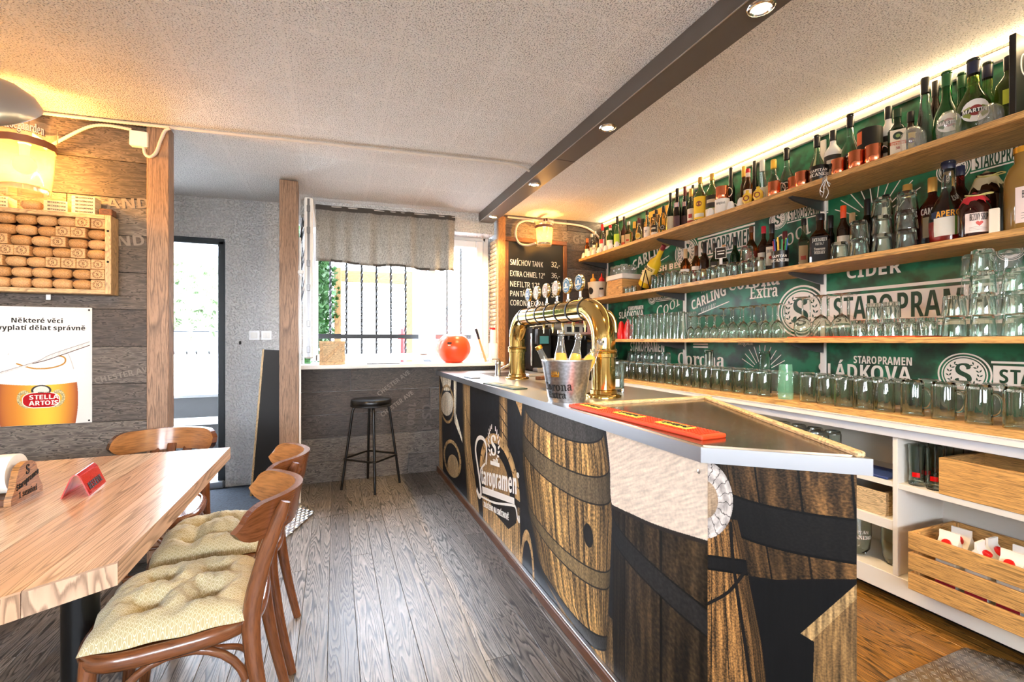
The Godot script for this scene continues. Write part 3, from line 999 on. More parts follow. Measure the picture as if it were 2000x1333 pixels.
	func poly(pts: PackedVector2Array, col: Vector3, vary: float, vert := true) -> void:
		var lo := pts[0]
		var hi := pts[0]
		for p in pts:
			lo = lo.min(p)
			hi = hi.max(p)
		for py in range(maxi(0, int(h - hi.y * sx)), mini(h, int(h - lo.y * sx))):
			var y := row_y(py)
			var xs := []
			for i in pts.size():
				var a := pts[i]
				var b := pts[(i + 1) % pts.size()]
				if (a.y > y) != (b.y > y):
					xs.append(a.x + (y - a.y) / (b.y - a.y) * (b.x - a.x))
			xs.sort()
			for q in range(0, xs.size() - 1, 2):
				for px in range(maxi(0, int(xs[q] * sx)), mini(w, int(xs[q + 1] * sx))):
					var g := (na[(((py >> 3) & 511) << 9) | ((px * 2) & 511)] if vert else na[(((px + py * 2) * 2 & 511) << 9) | (((px * 2 - py) >> 2) & 511)]) / 255.0
					var g2 := nb[((py & 511) << 9) | (px & 511)] / 255.0
					var b := 1.0 + vary * ((g - 0.5) * 1.4 + (g2 - 0.5) * 0.7)
					put((py * w + px) * 3, col.x * b, col.y * b, col.z * b)
	func stroke(pts: Array, wd: float, col: Vector3) -> void:
		for i in pts.size() - 1:
			var a: Vector2 = pts[i]
			var b: Vector2 = pts[i + 1]
			var nn := int(a.distance_to(b) * sx / maxf(0.6, wd * sx * 0.3)) + 1
			for k in nn + 1:
				var c := a.lerp(b, float(k) / nn)
				var r := wd * sx
				var cx := c.x * sx
				var cy := h - c.y * sx
				for py in range(maxi(0, int(cy - r)), mini(h, int(cy + r) + 1)):
					for px in range(maxi(0, int(cx - r)), mini(w, int(cx + r) + 1)):
						if (px + 0.5 - cx) * (px + 0.5 - cx) + (py + 0.5 - cy) * (py + 0.5 - cy) <= r * r:
							put((py * w + px) * 3, col.x, col.y, col.z)
	func texture() -> ImageTexture:
		return ImageTexture.create_from_image(Image.create_from_data(w, h, false, Image.FORMAT_RGB8, data))

func make_noise() -> void:
	var f := FastNoiseLite.new()
	f.seed = 7
	f.frequency = 0.03
	f.fractal_octaves = 4
	noise_a = f.get_seamless_image(512, 512).get_data()
	f.seed = 9
	f.frequency = 0.11
	f.fractal_octaves = 3
	noise_b = f.get_seamless_image(512, 512).get_data()

func print_material(key: String, p: Print, rough: float) -> StandardMaterial3D:
	var m := M(key, Color.WHITE, rough)
	m.albedo_texture = p.texture()
	m.texture_repeat = false
	m.metallic_specular = 0.3
	return m

func curve2(pts: Array, per := 8) -> Array:
	var o := []
	for i in pts.size() - 1:
		var a: Vector2 = pts[maxi(i - 1, 0)]; var b: Vector2 = pts[i]; var c: Vector2 = pts[i + 1]; var d: Vector2 = pts[mini(i + 2, pts.size() - 1)]
		for k in per: o.append(b.cubic_interpolate(c, a, d, float(k) / per))
	o.append(pts[-1])
	return o

func front_print() -> StandardMaterial3D:
	var p := Print.new(2000, 520, 600.0, noise_a, noise_b)
	var tan := Vector3(205, 165, 110)
	var pale := Vector3(235, 218, 190)
	var iron := Vector3(64, 62, 60)
	p.fill(22, 23, 27, 0.35)
	# far end: barrels on their sides, heads towards us
	p.poly(PackedVector2Array([P2(0.0, 0.0), P2(0.16, 0.0), P2(0.12, 0.5), P2(0.0, 0.87)]), tan * 0.8, 0.9)
	p.poly(PackedVector2Array([P2(0.02, 0.87), P2(0.5, 0.87), P2(0.42, 0.76), P2(0.2, 0.74)]), pale * 0.9, 0.9)
	p.ringed(0.32, 0.635, 0.27, 0.17, tan * 0.9, 0.86, 0.05)
	p.disc(0.315, 0.635, 0.235, 0.105, pale * 1.05, 0.0, 0.12)
	p.poly(PackedVector2Array([P2(0.56, 0.87), P2(0.66, 0.87), P2(0.64, 0.6), P2(0.84, 0.44), P2(0.85, 0.40), P2(0.6, 0.52)]), pale * 0.95, 0.7)
	p.ringed(0.50, 0.20, 0.31, 0.155, tan * 0.95, 0.8, 0.1)
	p.disc(0.54, 0.145, 0.19, 0.095, Vector3(225, 190, 140), 0.0, 0.16)
	# standing barrels seen edge on
	p.barrel([[0.0, 0.98, 1.30], [0.45, 0.87, 1.07], [0.9, 0.84, 1.06]], [], 4, tan * 1.15, 0.0, 0.2, 0.0, 0.9)
	p.stroke(curve2([P2(0.84, 0.80), P2(0.98, 0.62), P2(1.12, 0.55)]), 0.003, Vector3(20, 18, 16))
	p.stroke(curve2([P2(0.88, 0.46), P2(1.0, 0.30), P2(1.16, 0.22)]), 0.003, Vector3(20, 18, 16))
	p.barrel([[0.5, 1.70, 1.84], [0.9, 1.685, 1.83]], [], 3, tan * 1.1, 0.0, 0.1, 0.55, 0.9)
	for k in 4:
		p.stroke([P2(1.69, 0.82 - 0.075 * k), P2(1.83, 0.77 - 0.075 * k)], 0.004, Vector3(35, 28, 22))
	p.poly(PackedVector2Array([P2(1.93, 0.885), P2(2.06, 0.885), P2(2.04, 0.79)]), tan, 0.7)
	# arch of a barrel behind the lettering, and its foot
	p.ringed(1.66, 0.33, 0.36, 0.29, tan, 0.80, 0.0, 1)
	p.disc(1.62, 0.33, 0.25, 0.17, Vector3(190, 150, 100), 0.0)
	p.poly(PackedVector2Array([P2(1.36, 0.16), P2(1.6, 0.2), P2(2.02, 0.30), P2(2.03, 0.0), P2(1.38, 0.0)]), tan * 0.8, 0.9)
	p.poly(PackedVector2Array([P2(1.46, 0.2), P2(2.0, 0.33), P2(1.97, 0.2), P2(1.85, 0.12), P2(1.6, 0.13)]), Vector3(26, 22, 20), 0.3)
	# the big standing barrel
	p.ringed(2.12, 0.0, 0.09, 0.22, tan, 0.75)
	p.barrel([[-0.05, 2.62, 2.875], [0.10, 2.27, 2.87], [0.2, 2.22, 2.865], [0.34, 2.13, 2.875], [0.55, 2.06, 2.888], [0.72, 2.055, 2.87], [0.9, 2.10, 2.82]], [[0.855, 0.975, iron * 1.1], [0.628, 0.735, Vector3(118, 102, 76)], [0.315, 0.385, Vector3(140, 118, 80)], [0.10, 0.15, iron]], 9, Vector3(240, 190, 118), 0.09, 0.12, -0.05, 0.9)
	p.disc(2.50, 0.905, 0.2, 0.035, pale, 0.0)
	p.disc(2.723, 0.432, 0.036, 0.045, Vector3(30, 24, 20), 0.35)
	# pale barrel head and dark barrel at the near end
	p.barrel([[0.0, 2.89, 3.9], [0.9, 2.89, 3.9]], [[0.50, 0.58, iron * 0.6]], 6, Vector3(84, 66, 44), 0.10, -0.15, 0.0, 0.72)
	p.poly(PackedVector2Array(curve2([P2(2.84, 0.9), P2(2.872, 0.75), P2(2.888, 0.605), P2(2.98, 0.612), P2(3.13, 0.625), P2(3.34, 0.66)]) + [P2(3.34, 0.9)]), Vector3(228, 211, 193), 0.16, false)
	p.stroke(curve2([P2(2.888, 0.60), P2(3.0, 0.607), P2(3.14, 0.62), P2(3.34, 0.655)]), 0.006, Vector3(40, 34, 30))
	p.barrel([[0.0, 2.845, 2.90], [0.2, 2.86, 2.89]], [], 2, tan * 0.8, 0.0, 0.0, 0.0, 0.2)
	return print_material("bar_front_print", p, 0.4)

func end_print() -> StandardMaterial3D:
	var p := Print.new(400, 1060, 1200.0, noise_a, noise_b)
	var tan := Vector3(98, 70, 40)
	var iron := Vector3(20, 18, 17)
	p.fill(12, 11, 11, 0.4)
	# large dark barrel
	p.barrel([[0.45, 0.09, 0.62], [0.9, 0.02, 0.62]], [[0.72, 0.83, iron]], 8, tan, 0.055, -0.2, 0.60, 0.9)
	p.poly(PackedVector2Array([P2(0.10, 0.0), P2(0.335, 0.0), P2(0.335, 0.63), P2(0.24, 0.615), P2(0.09, 0.585)]), Vector3(10, 9, 9), 0.4)
	# leaning barrel on the left with its pale chewed rim
	p.barrel([[0.0, -0.30, 0.185], [0.41, -0.2, 0.13], [0.64, -0.13, 0.092], [0.8, -0.1, 0.06]], [[0.60, 0.64, iron]], 12, Vector3(190, 135, 76), 0.0, -0.05, 0.0, 0.74)
	p.stroke(curve2([P2(0.0, 0.51), P2(0.05, 0.55), P2(0.09, 0.61)]), 0.004, Vector3(15, 12, 10))
	p.stroke(curve2([P2(0.055, 0.73), P2(0.065, 0.6), P2(0.105, 0.3), P2(0.13, 0.0)]), 0.004, Vector3(15, 12, 10))
	p.ringed(-0.012, 0.785, 0.073, 0.104, Vector3(206, 194, 186), 0.5)
	p.disc(-0.012, 0.785, 0.037, 0.052, Vector3(190, 160, 130), 0.0)
	# broken crate corner
	p.poly(PackedVector2Array([P2(0.215, 0.475), P2(0.335, 0.615), P2(0.335, 0.0), P2(0.23, 0.0), P2(0.245, 0.46)]), Vector3(116, 88, 54), 0.7)
	p.poly(PackedVector2Array([P2(0.215, 0.475), P2(0.335, 0.62), P2(0.335, 0.585), P2(0.24, 0.462)]), Vector3(150, 120, 80), 0.6)
	p.poly(PackedVector2Array([P2(0.10, 0.0), P2(0.2, 0.0), P2(0.2, 0.26), P2(0.12, 0.20)]), Vector3(60, 44, 28), 0.8)
	return print_material("bar_end_print", p, 0.4)

func rquad(z0: float, z1: float, y0: float, y1: float, x: float) -> Sh:
	var s := Sh.new()
	s.quad(V(x, y0, z0), V(x, y0, z1), V(x, y1, z1), V(x, y1, z0), V(-1, 0, 0), P2(0, 1), P2(1, 1), P2(1, 0), P2(0, 0))
	return s

func build_bar() -> void:
	var s: Sh
	var b := thing("bar_counter", "bar counter with a stainless top and a front printed with old barrels", "bar counter", V(0, 0, 0))
	# printed front: one sheet 18 mm thick
	s = Sh.new()
	s.quad(V(0.915, 0.035, -4.243), V(0.915, 0.035, -0.93), V(0.915, 0.9, -0.93), V(0.915, 0.9, -4.243), V(-1, 0, 0), P2(0, 1), P2(1, 1), P2(1, 0), P2(0, 0))
	part(b, "printed_front", s, front_print(), "front panel printed with barrels and a brewery mark")
	s = Sh.new(); s.box(V(0.927, 0.467, -2.5885), V(0.022, 0.865, 3.309)); part(b, "front_board", s, mats["black_matt"])
	# end panel, turned towards the viewer
	var e0 := V(0.915, 0, -0.93)
	var d := V(0.769, 0, 0.639)
	var nn := V(-0.639, 0, 0.769)
	s = Sh.new()
	var A := e0 + nn * 0.001
	var B := e0 + d * 0.33 + nn * 0.001
	s.quad(A + V(0, 0.02, 0), B + V(0, 0.02, 0), B + V(0, 0.9, 0), A + V(0, 0.9, 0), nn, P2(0, 1), P2(1, 1), P2(1, 0), P2(0, 0))
	part(b, "printed_end", s, end_print(), "end panel printed with dark barrels")
	s = Sh.new(); s.box(V(0.165, 0.46, -0.012), V(0.33, 0.88, 0.02), 0.0, Transform3D(Basis(d, Vector3.UP, nn), e0)); part(b, "end_board", s, mats["black_matt"])
	# inner carcass
	s = Sh.new()
	var inner := PackedVector2Array([P2(0.94, 4.24), P2(0.94, 0.95), P2(1.155, 0.745), P2(1.58, 1.62), P2(1.58, 4.24)])
	var up := Transform3D(Basis(V(1, 0, 0), V(0, 0, -1), V(0, 1, 0)), Vector3.ZERO)
	s.prism(inner, 0.06, 0.895, up)
	part(b, "carcass", s, mats["black_matt"])
	# stainless top with a turned-down edge
	s = Sh.new()
	var top := PackedVector2Array([P2(0.888, 4.245), P2(0.888, 0.926), P2(1.176, 0.687), P2(1.672, 1.70), P2(1.672, 4.245)])
	s.prism(top, 0.903, 0.943, up, 1.0)
	part(b, "counter_top", s, mats["steel"])
	s = Sh.new()
	s.prism(PackedVector2Array([P2(0.905, 1.66), P2(0.905, 0.935), P2(1.17, 0.717), P2(1.63, 1.66)]), 0.943, 0.9455, up, 1.0)
	var m := M("counter_bronze", Color(0.50, 0.43, 0.35), 0.16, 0.85)
	part(b, "counter_inlay", s, m, "glossy bronze-tinted near end of the counter")
	s = Sh.new()
	s.box(V(1.35, 0.950, -1.69), V(0.66, 0.014, 0.03), 0.004)
	var q := Transform3D(Basis(V(0.44, 0, -0.898), Vector3.UP, V(0.898, 0, 0.44)), V(1.404, 0.95, -1.195))
	s.box(V(0, 0, 0), V(1.09, 0.014, 0.024), 0.004, q)
	part(b, "edge_strip", s, mats["pale_wood"])
	s = Sh.new(); s.box(V(1.31, 0.9435, -3.55), V(0.46, 0.002, 0.5)); part(b, "sink_rim", s, mats["satin_steel"])
	s = Sh.new(); s.box(V(1.33, 0.945, -3.55), V(0.36, 0.002, 0.38)); part(b, "sink_basin", s, mats["dark_metal"])
	# skirting with a bright trim
	s = Sh.new(); s.box(V(0.902, 0.022, -2.58), V(0.022, 0.044, 3.32), 0.002); part(b, "kick_strip", s, mats["dark_frame_wood"])
	s = Sh.new(); s.box(V(0.906, 0.047, -2.58), V(0.016, 0.006, 3.32), 0.001); part(b, "trim_strip", s, mats["satin_steel"])
	s = Sh.new(); s.lathe([P2(0.0, 0.002), P2(0.006, 0.0)], 10, Transform3D(Basis(V(0, 0, 1), PI / 2), V(0.913, 0.868, -0.96))); part(b, "screw", s, mats["satin_steel"])
	bar_logo(b)

func bar_logo(b: Node3D) -> void:
	var f := Transform3D(Basis(Vector3.UP, -PI / 2), V(0.9135, 0, 0))
	var wm := M("logo_white", Color(0.92, 0.9, 0.86), 0.5)
	var put := func(s: String, h: float, z: float, y: float, kind: String, width: float, sh: float, nm := "lettering") -> void:
		var st: float = width / text(s, h, kind).get_aabb().size.x
		var e := part(b, nm, text(s, h, kind, st, 0.0, sh), wm)
		e.transform = f * Transform3D(Basis.IDENTITY, V(z, y, 0))
	# the word climbs towards the viewer; s = z + 4.25
	put.call("taropramen", 0.115, -4.25 + 1.655, 0.385, "sansb", 0.63, 0.20)
	put.call("ZALOŽENO NA SMÍCHOVĚ", 0.034, -4.25 + 1.62, 0.185, "sansb", 0.46, 0.17)
	put.call("S", 0.13, -4.25 + 1.59, 0.575, "serifb", 0.10, 0.1)
	put.call("1869", 0.022, -4.25 + 1.62, 0.485, "sansb", 0.09, 0.12)
	put.call("®", 0.03, -4.25 + 1.99, 0.50, "sansb", 0.035, 0.0)
	var W := Sh.new()
	var band := func(pts: Array, wd: Array) -> void:
		for i in pts.size() - 1:
			var a: Vector2 = pts[i]; var c: Vector2 = pts[i + 1]
			var t := (c - a).normalized().orthogonal()
			var t0: Vector2 = ((a - (pts[maxi(i - 1, 0)] as Vector2)) + (c - a)).normalized().orthogonal()
			var t1: Vector2 = ((c - a) + ((pts[mini(i + 2, pts.size() - 1)] as Vector2) - c)).normalized().orthogonal()
			var w0 := lerpf(wd[0], wd[1], float(i) / pts.size())
			var w1 := lerpf(wd[0], wd[1], float(i + 1) / pts.size())
			var q := [a + t0 * w0, c + t1 * w1, c - t1 * w1, a - t0 * w0]
			W.quad(V(q[0].x - 4.25, q[0].y, 0.0005), V(q[1].x - 4.25, q[1].y, 0.0005), V(q[2].x - 4.25, q[2].y, 0.0005), V(q[3].x - 4.25, q[3].y, 0.0005), V(0, 0, 1))
	# the big swash initial
	band.call(curve2([P2(1.44, 0.42), P2(1.45, 0.53), P2(1.38, 0.575), P2(1.26, 0.55), P2(1.205, 0.47), P2(1.25, 0.37), P2(1.30, 0.28), P2(1.33, 0.2), P2(1.29, 0.165), P2(1.23, 0.195)]), [0.012, 0.018])
	band.call(curve2([P2(1.30, 0.27), P2(1.31, 0.3), P2(1.33, 0.36), P2(1.42, 0.42)]), [0.008, 0.008])
	# underline swash
	band.call([P2(1.36, 0.232), P2(1.94, 0.345)], [0.022, 0.012])
	band.call(curve2([P2(1.32, 0.176), P2(1.6, 0.225), P2(1.9, 0.31), P2(1.96, 0.315), P2(1.985, 0.27), P2(2.01, 0.26), P2(2.005, 0.29)]), [0.006, 0.009])
	# sprigs round the monogram and a ribbon
	for sg in [-1.0, 1.0]:
		for k in 8:
			var a := -1.0 + 0.3 * k
			var c := P2(1.59 + sg * cos(a) * 0.085, 0.585 + sin(a) * 0.095)
			var t := c + P2(sg * (cos(a) * 0.03 - sin(a) * 0.02), sin(a) * 0.02 + cos(a) * 0.025)
			band.call([c, c.lerp(t, 0.5), t], [0.009, 0.002])
	band.call([P2(1.53, 0.455), P2(1.70, 0.48)], [0.012, 0.012])
	part(b, "printed_swash", W, wm).transform = f

# ---- things on the bar ----------------------------------------------------------------------------
const TOP := 0.943

func build_tower() -> void:
	var t := thing("beer_tower", "polished brass beer tower of six taps arching over the bar", "beer tower", V(1.245, TOP, -2.52))
	var s := Sh.new()
	# a hoop of fat pipe: two legs and a long crossbar along z
	var y1 := 0.445
	var R := 0.17
	var path := []
	path.append(V(0, 0.03, 0.575)); path.append(V(0, 0.2, 0.575))
	for p in arc(V(0, y1 - R, 0.575 - R), R, 0.0, PI / 2, 10, V(0, 0, 1), V(0, 1, 0)): path.append(p)
	for p in arc(V(0, y1 - R, -0.575 + R), R, PI / 2, PI, 10, V(0, 0, 1), V(0, 1, 0)): path.append(p)
	path.append(V(0, 0.2, -0.575)); path.append(V(0, 0.03, -0.575))
	s.tube(path, 0.059, 28, Transform3D.IDENTITY, Vector2.ONE, false, Vector3.RIGHT)
	part(t, "pipe", s, mats["brass"])
	for z in [-0.575, 0.575]:
		s = Sh.new()
		s.lathe([P2(0, 0), P2(0.088, 0), P2(0.088, 0.01), P2(0.08, 0.016), P2(0.066, 0.018), P2(0.066, 0.035), P2(0.06, 0.038)], 28, Transform3D(Basis.IDENTITY, V(0, 0, z)))
		part(t, "foot_flange", s, mats["brass"])
		s = Sh.new()
		s.lathe([P2(0.059, 0.195), P2(0.068, 0.198), P2(0.068, 0.216), P2(0.062, 0.22), P2(0.067, 0.224), P2(0.067, 0.236), P2(0.059, 0.239)], 28, Transform3D(Basis.IDENTITY, V(0, 0, z)))
		part(t, "collar", s, mats["brass"])
	var rx := Basis(V(1, 0, 0), PI / 2)
	for k in 7:
		s = Sh.new()
		s.lathe([P2(0.058, -0.006), P2(0.0625, -0.005), P2(0.0625, 0.005), P2(0.058, 0.006)], 28, Transform3D(rx, V(0, y1, -0.42 + 0.14 * k)))
		part(t, "ring", s, mats["dark_metal"])
	var blues := ["3a6ea8", "c9c2b4", "c4a58a", "cdb9a0", "3d7aa0", "2f6c96"]
	for k in 6:
		var z := -0.35 + 0.14 * k
		s = Sh.new()
		s.tube([V(0, y1 + 0.055, z), V(0, y1 + 0.11, z)], 0.007, 10)
		s.lathe([P2(0.012, 0), P2(0.012, 0.012), P2(0.007, 0.016)], 12, Transform3D(Basis.IDENTITY, V(0, y1 + 0.057, z)))
		part(t, "badge_stem", s, mats["chrome"])
		s = Sh.new()
		var fx := Transform3D(Basis(V(0, 0, 1), PI / 2), V(-0.004, y1 + 0.148, z))
		s.lathe([P2(0, -0.01), P2(0.04, -0.01), P2(0.046, -0.006), P2(0.046, 0.008), P2(0.043, 0.012), P2(0.038, 0.010)], 28, fx)
		var bd := part(t, "badge", s, mats["brass_pale"])
		s = Sh.new()
		s.lathe([P2(0.0385, 0.0105), P2(0.0, 0.0115)], 28, fx)
		part(bd, "badge_face", s, M("badge_%d" % k, C(blues[k]), 0.3))
		s = Sh.new()
		flat_ring(s, 0.028, 0.031, P2(0, 0), 0.0, 24)
		flat_ring(s, 0.0, 0.012, P2(0.0, 0.004), 0.0, 16)
		s.quad(V(-0.03, -0.014, 0), V(0.03, -0.014, 0), V(0.03, -0.006, 0), V(-0.03, -0.006, 0), V(0, 0, 1))
		var em := part(bd, "badge_emblem", s, mats["print_white"])
		em.transform = Transform3D(Basis(Vector3.UP, -PI / 2), V(-0.0165, y1 + 0.148, z))
		# tap on the serving side
		s = Sh.new()
		s.tube([V(0.05, y1 - 0.02, z), V(0.10, y1 - 0.03, z), V(0.112, y1 - 0.05, z), V(0.11, y1 - 0.09, z)], [0.012, 0.012, 0.011, 0.007], 10)
		s.tube([V(0.11, y1 - 0.088, z), V(0.109, y1 - 0.115, z)], 0.005, 8)
		s.tube([V(0.085, y1 - 0.02, z), V(0.10, y1 + 0.035, z)], [0.006, 0.008], 8)
		part(t, "tap", s, mats["brass"])

func longneck_profile() -> Array:
	return [P2(0.0, 0.0), P2(0.027, 0.0), P2(0.03, 0.004), P2(0.03, 0.105), P2(0.029, 0.118), P2(0.022, 0.145), P2(0.0155, 0.175), P2(0.0135, 0.205), P2(0.0135, 0.222), P2(0.016, 0.224), P2(0.016, 0.235), P2(0.0125, 0.237)]

func build_on_bar() -> void:
	build_tower()
	var s: Sh
	# zinc bucket with beer bottles
	var bk := thing("ice_bucket", "galvanised ice bucket with black and gold lettering, full of beer bottles", "bucket", V(1.0, TOP, -1.87))
	s = Sh.new()
	s.lathe([P2(0.0, 0.004), P2(0.082, 0.004), P2(0.084, 0.0), P2(0.086, 0.008), P2(0.115, 0.185), P2(0.119, 0.187), P2(0.119, 0.192), P2(0.115, 0.193), P2(0.113, 0.188), P2(0.084, 0.012), P2(0.0, 0.012)], 40)
	part(bk, "pail", s, mats["galvanised"])
	s = Sh.new()
	s.lathe([P2(0.112, 0.16), P2(0.0, 0.165)], 30)
	var ice := M("ice", Color(0.85, 0.86, 0.86), 0.2)
	stuff(part(bk, "ice_fill", s, ice))
	var fa := -1.02
	var lt := part(bk, "lettering", text("Corona", 0.037, "serifb", 0.8, 0.1), mats["ink"])
	lt.transform = Transform3D(Basis(Vector3.UP, fa) * Basis(V(1, 0, 0), 0.16), V(0, 0.088, 0)) * Transform3D(Basis.IDENTITY, V(0, 0, 0.0005))
	lt = part(bk, "lettering", text("Extra", 0.03, "serifb", 0.8, 0.0945), mats["ink"])
	lt.transform = Transform3D(Basis(Vector3.UP, fa) * Basis(V(1, 0, 0), 0.16), V(0, 0.05, 0))
	s = Sh.new()
	for k in 5:
		var a := -0.16 + 0.08 * k
		var r := 0.1065
		s.tri(V(sin(a - 0.035) * r, 0.128, cos(a - 0.035) * r), V(sin(a + 0.035) * r, 0.128, cos(a + 0.035) * r), V(sin(a) * (r + 0.002), 0.145 + (0.006 if k == 2 else 0.0), cos(a) * (r + 0.002)), V(sin(a), 0, cos(a)), V(sin(a), 0, cos(a)), V(sin(a), 0, cos(a)))
	s.lathe([P2(0.1062, 0.116), P2(0.1078, 0.126)], 8, Transform3D.IDENTITY, -0.19, 0.19)
	part(bk, "crown_emblem", s, mats["gold"]).rotation.y = fa + 0.02
	var lab := ["first from the left", "in the middle, neck leaning right", "at the right rim, leaning far over", "at the back, cap just showing"]
	var spots := [[-0.045, 0.03, 0.14, -0.10, 0.02], [0.035, -0.02, 0.42, -0.15, 0.02], [0.055, 0.045, 0.72, 0.05, 0.03], [-0.03, -0.055, -0.42, -0.2, -0.03]]
	var clear := mats["clear_glass"] as Material
	var beer := M("lager", Color(0.85, 0.66, 0.2), 0.1)
	beer.backlight_enabled = true
	beer.backlight = Color(0.4, 0.3, 0.1)
	for k in 4:
		var bt := thing("beer_bottle", "clear long-necked beer bottle in the zinc bucket, " + lab[k], "bottle", V(1.0, TOP + 0.10, -1.87), 0.0, "beer bottles in the ice bucket")
		var q: Array = spots[k]
		var ax := Basis(Vector3.UP, 0.37) * Basis(V(0, 0, 1), -q[2]) * Basis(V(1, 0, 0), q[3])
		bt.transform = Transform3D(ax, bt.position + V(q[0] * 0.9 - q[1] * 0.3, q[4] - 0.03, q[1]))
		s = Sh.new(); s.lathe(longneck_profile(), 20); part(bt, "glass", s, clear)
		s = Sh.new(); s.lathe([P2(0, 0.004), P2(0.0275, 0.006), P2(0.0275, 0.105), P2(0.0265, 0.117), P2(0.0225, 0.132), P2(0.0, 0.132)], 18); part(bt, "beer", s, beer)
		s = Sh.new(); s.lathe([P2(0.0172, 0.223), P2(0.0178, 0.226), P2(0.016, 0.238), P2(0.0, 0.24)], 18); part(bt, "crown_cap", s, mats["gold"] if k == 3 else mats["chrome"])
	# red bar mat
	s = Sh.new(); s.box(V(0, 0.006, 0), V(0.095, 0.012, 0.70), 0.003)
	var mt := thing("bar_mat", "long orange rubber bar mat with yellow and black print on the near end", "bar mat", V(0.97, 0.9455, -1.33), 0.055)
	part(mt, "mat", s, mats["orange_rubber"])
	s = Sh.new()
	for i in 8:
		for j in 56:
			s.box(V(-0.035 + i * 0.01, 0.0135, -0.33 + j * 0.012), V(0.005, 0.003, 0.006))
	stuff(part(mt, "rubber_nubs", s, mats["orange_rubber"]))
	for k in 3:
		var z := -0.24 + 0.22 * k
		s = Sh.new(); s.box(V(0, 0.0145, z), V(0.045, 0.003, 0.13), 0.001)
		part(mt, "printed_patch", s, M("mat_yellow", C("f2c84b"), 0.6))
		letter(mt, "Jelínek", 0.022, mats["ink"], V(0, 0.0168, z), V(-PI / 2, PI / 2, 0), "serifb", 1.0)
	# flat black mats further along
	s = Sh.new(); s.box(V(0, 0.004, 0), V(0.09, 0.008, 0.42), 0.002)
	var dm := thing("drip_mat", "dark green printed drip mat lying on the steel counter before the far tower leg", "bar mat", V(0.96, TOP, -2.60), 0.12)
	part(dm, "mat", s, M("drip_green", C("2f4038"), 0.6))
	for k in 3:
		s = Sh.new(); s.box(V(0, 0.0088, -0.13 + 0.13 * k), V(0.05, 0.001, 0.08)); part(dm, "printed_patch", s, M("drip_gold", C("8a8560"), 0.6))
	s = Sh.new(); s.box(V(0, 0.004, 0), V(0.07, 0.008, 0.16), 0.002)
	single("drip_mat", s, mats["black_rubber"], "small plain black drip mat at the far end of the counter", "bar mat", V(0.955, TOP, -3.28), 0.1)
	# glass stein beside the near leg
	var st := thing("beer_stein", "empty glass beer stein standing right of the near tower leg", "mug", V(1.44, TOP, -2.12))
	mug_parts(st, 0.042, 0.165, -0.8)
	s = Sh.new(); s.lathe([P2(0.0431, 0.03), P2(0.0431, 0.07)], 8, Transform3D.IDENTITY, -0.9, -0.2)
	part(st, "printed_mark", s, mats["print_white"])
	# mixer tap
	var fc := thing("mixer_tap", "chrome single lever mixer tap at the bar sink", "tap", V(1.19, TOP, -3.36))
	s = Sh.new()
	s.lathe([P2(0, 0), P2(0.028, 0), P2(0.028, 0.006), P2(0.022, 0.01), P2(0.021, 0.085), P2(0.023, 0.09), P2(0.023, 0.115), P2(0.018, 0.125), P2(0, 0.127)], 20)
	part(fc, "tap_body", s, mats["chrome"])
	s = Sh.new(); s.tube([V(0.0, 0.045, 0), V(0.06, 0.075, 0.01), V(0.15, 0.12, 0.02), V(0.17, 0.12, 0.022), V(0.175, 0.10, 0.022)], 0.010, 10); part(fc, "spout", s, mats["chrome"])
	s = Sh.new(); s.box(V(-0.02, 0.135, 0), V(0.07, 0.01, 0.02), 0.004); part(fc, "lever", s, mats["chrome"])
	# low steel tray and bits behind the tower
	s = Sh.new(); s.box(V(0, 0.01, 0), V(0.20, 0.018, 0.12), 0.004)
	single("steel_tray", s, mats["satin_steel"], "low stainless tray behind the far tower leg", "tray", V(1.50, TOP, -3.30))
	s = Sh.new(); s.box(V(0, 0.012, 0), V(0.12, 0.024, 0.05), 0.003)
	single("wood_block", s, mats["dark_frame_wood"], "small brown wooden block behind the far tower leg", "block", V(1.40, TOP, -2.98), 0.5)
	# brass swan-neck piece behind the tower
	var sw := thing("brass_spigot", "slender brass swan-neck spigot rising behind the near tower bend", "spigot", V(1.50, TOP, -2.42))
	s = Sh.new()
	s.tube(spline([V(0, 0, 0), V(0, 0.2, 0), V(0.0, 0.40, 0), V(0.02, 0.45, 0.01), V(0.07, 0.45, 0.03), V(0.10, 0.40, 0.045), V(0.105, 0.33, 0.05)]), 0.014, 12)
	part(sw, "neck", s, mats["brass"])
	s = Sh.new(); s.lathe([P2(0, 0), P2(0.03, 0), P2(0.03, 0.012), P2(0.015, 0.016)], 16); part(sw, "foot_flange", s, mats["brass"])
	s = Sh.new(); s.lathe([P2(0.0, 0.44), P2(0.018, 0.44), P2(0.018, 0.47), P2(0.012, 0.475), P2(0.012, 0.53), P2(0, 0.532)], 16); part(sw, "valve", s, mats["brass"])

func mug_parts(o: Node3D, r: float, h: float, turn: float) -> void:
	var s := Sh.new()
	var wall := 0.0035
	s.lathe([P2(0, 0.0), P2(r * 0.95, 0.0), P2(r, 0.006), P2(r, h - 0.02), P2(r * 0.97, h), P2(r * 0.97 - wall, h), P2(r - wall, h - 0.02), P2(r - wall, 0.022), P2(r * 0.6, 0.016), P2(0, 0.016)], 14)
	part(o, "glass", s, mats["base_glass"])
	s = Sh.new()
	var hp := []
	for p in arc(V(0, h * 0.5, r - 0.002), h * 0.32, -PI / 2, PI / 2, 8, V(0, 0, 0.62), V(0, 1, 0)): hp.append(p)
	s.tube(hp, 0.006, 8)
	part(o, "handle", s, mats["base_glass"]).rotation.y = turn

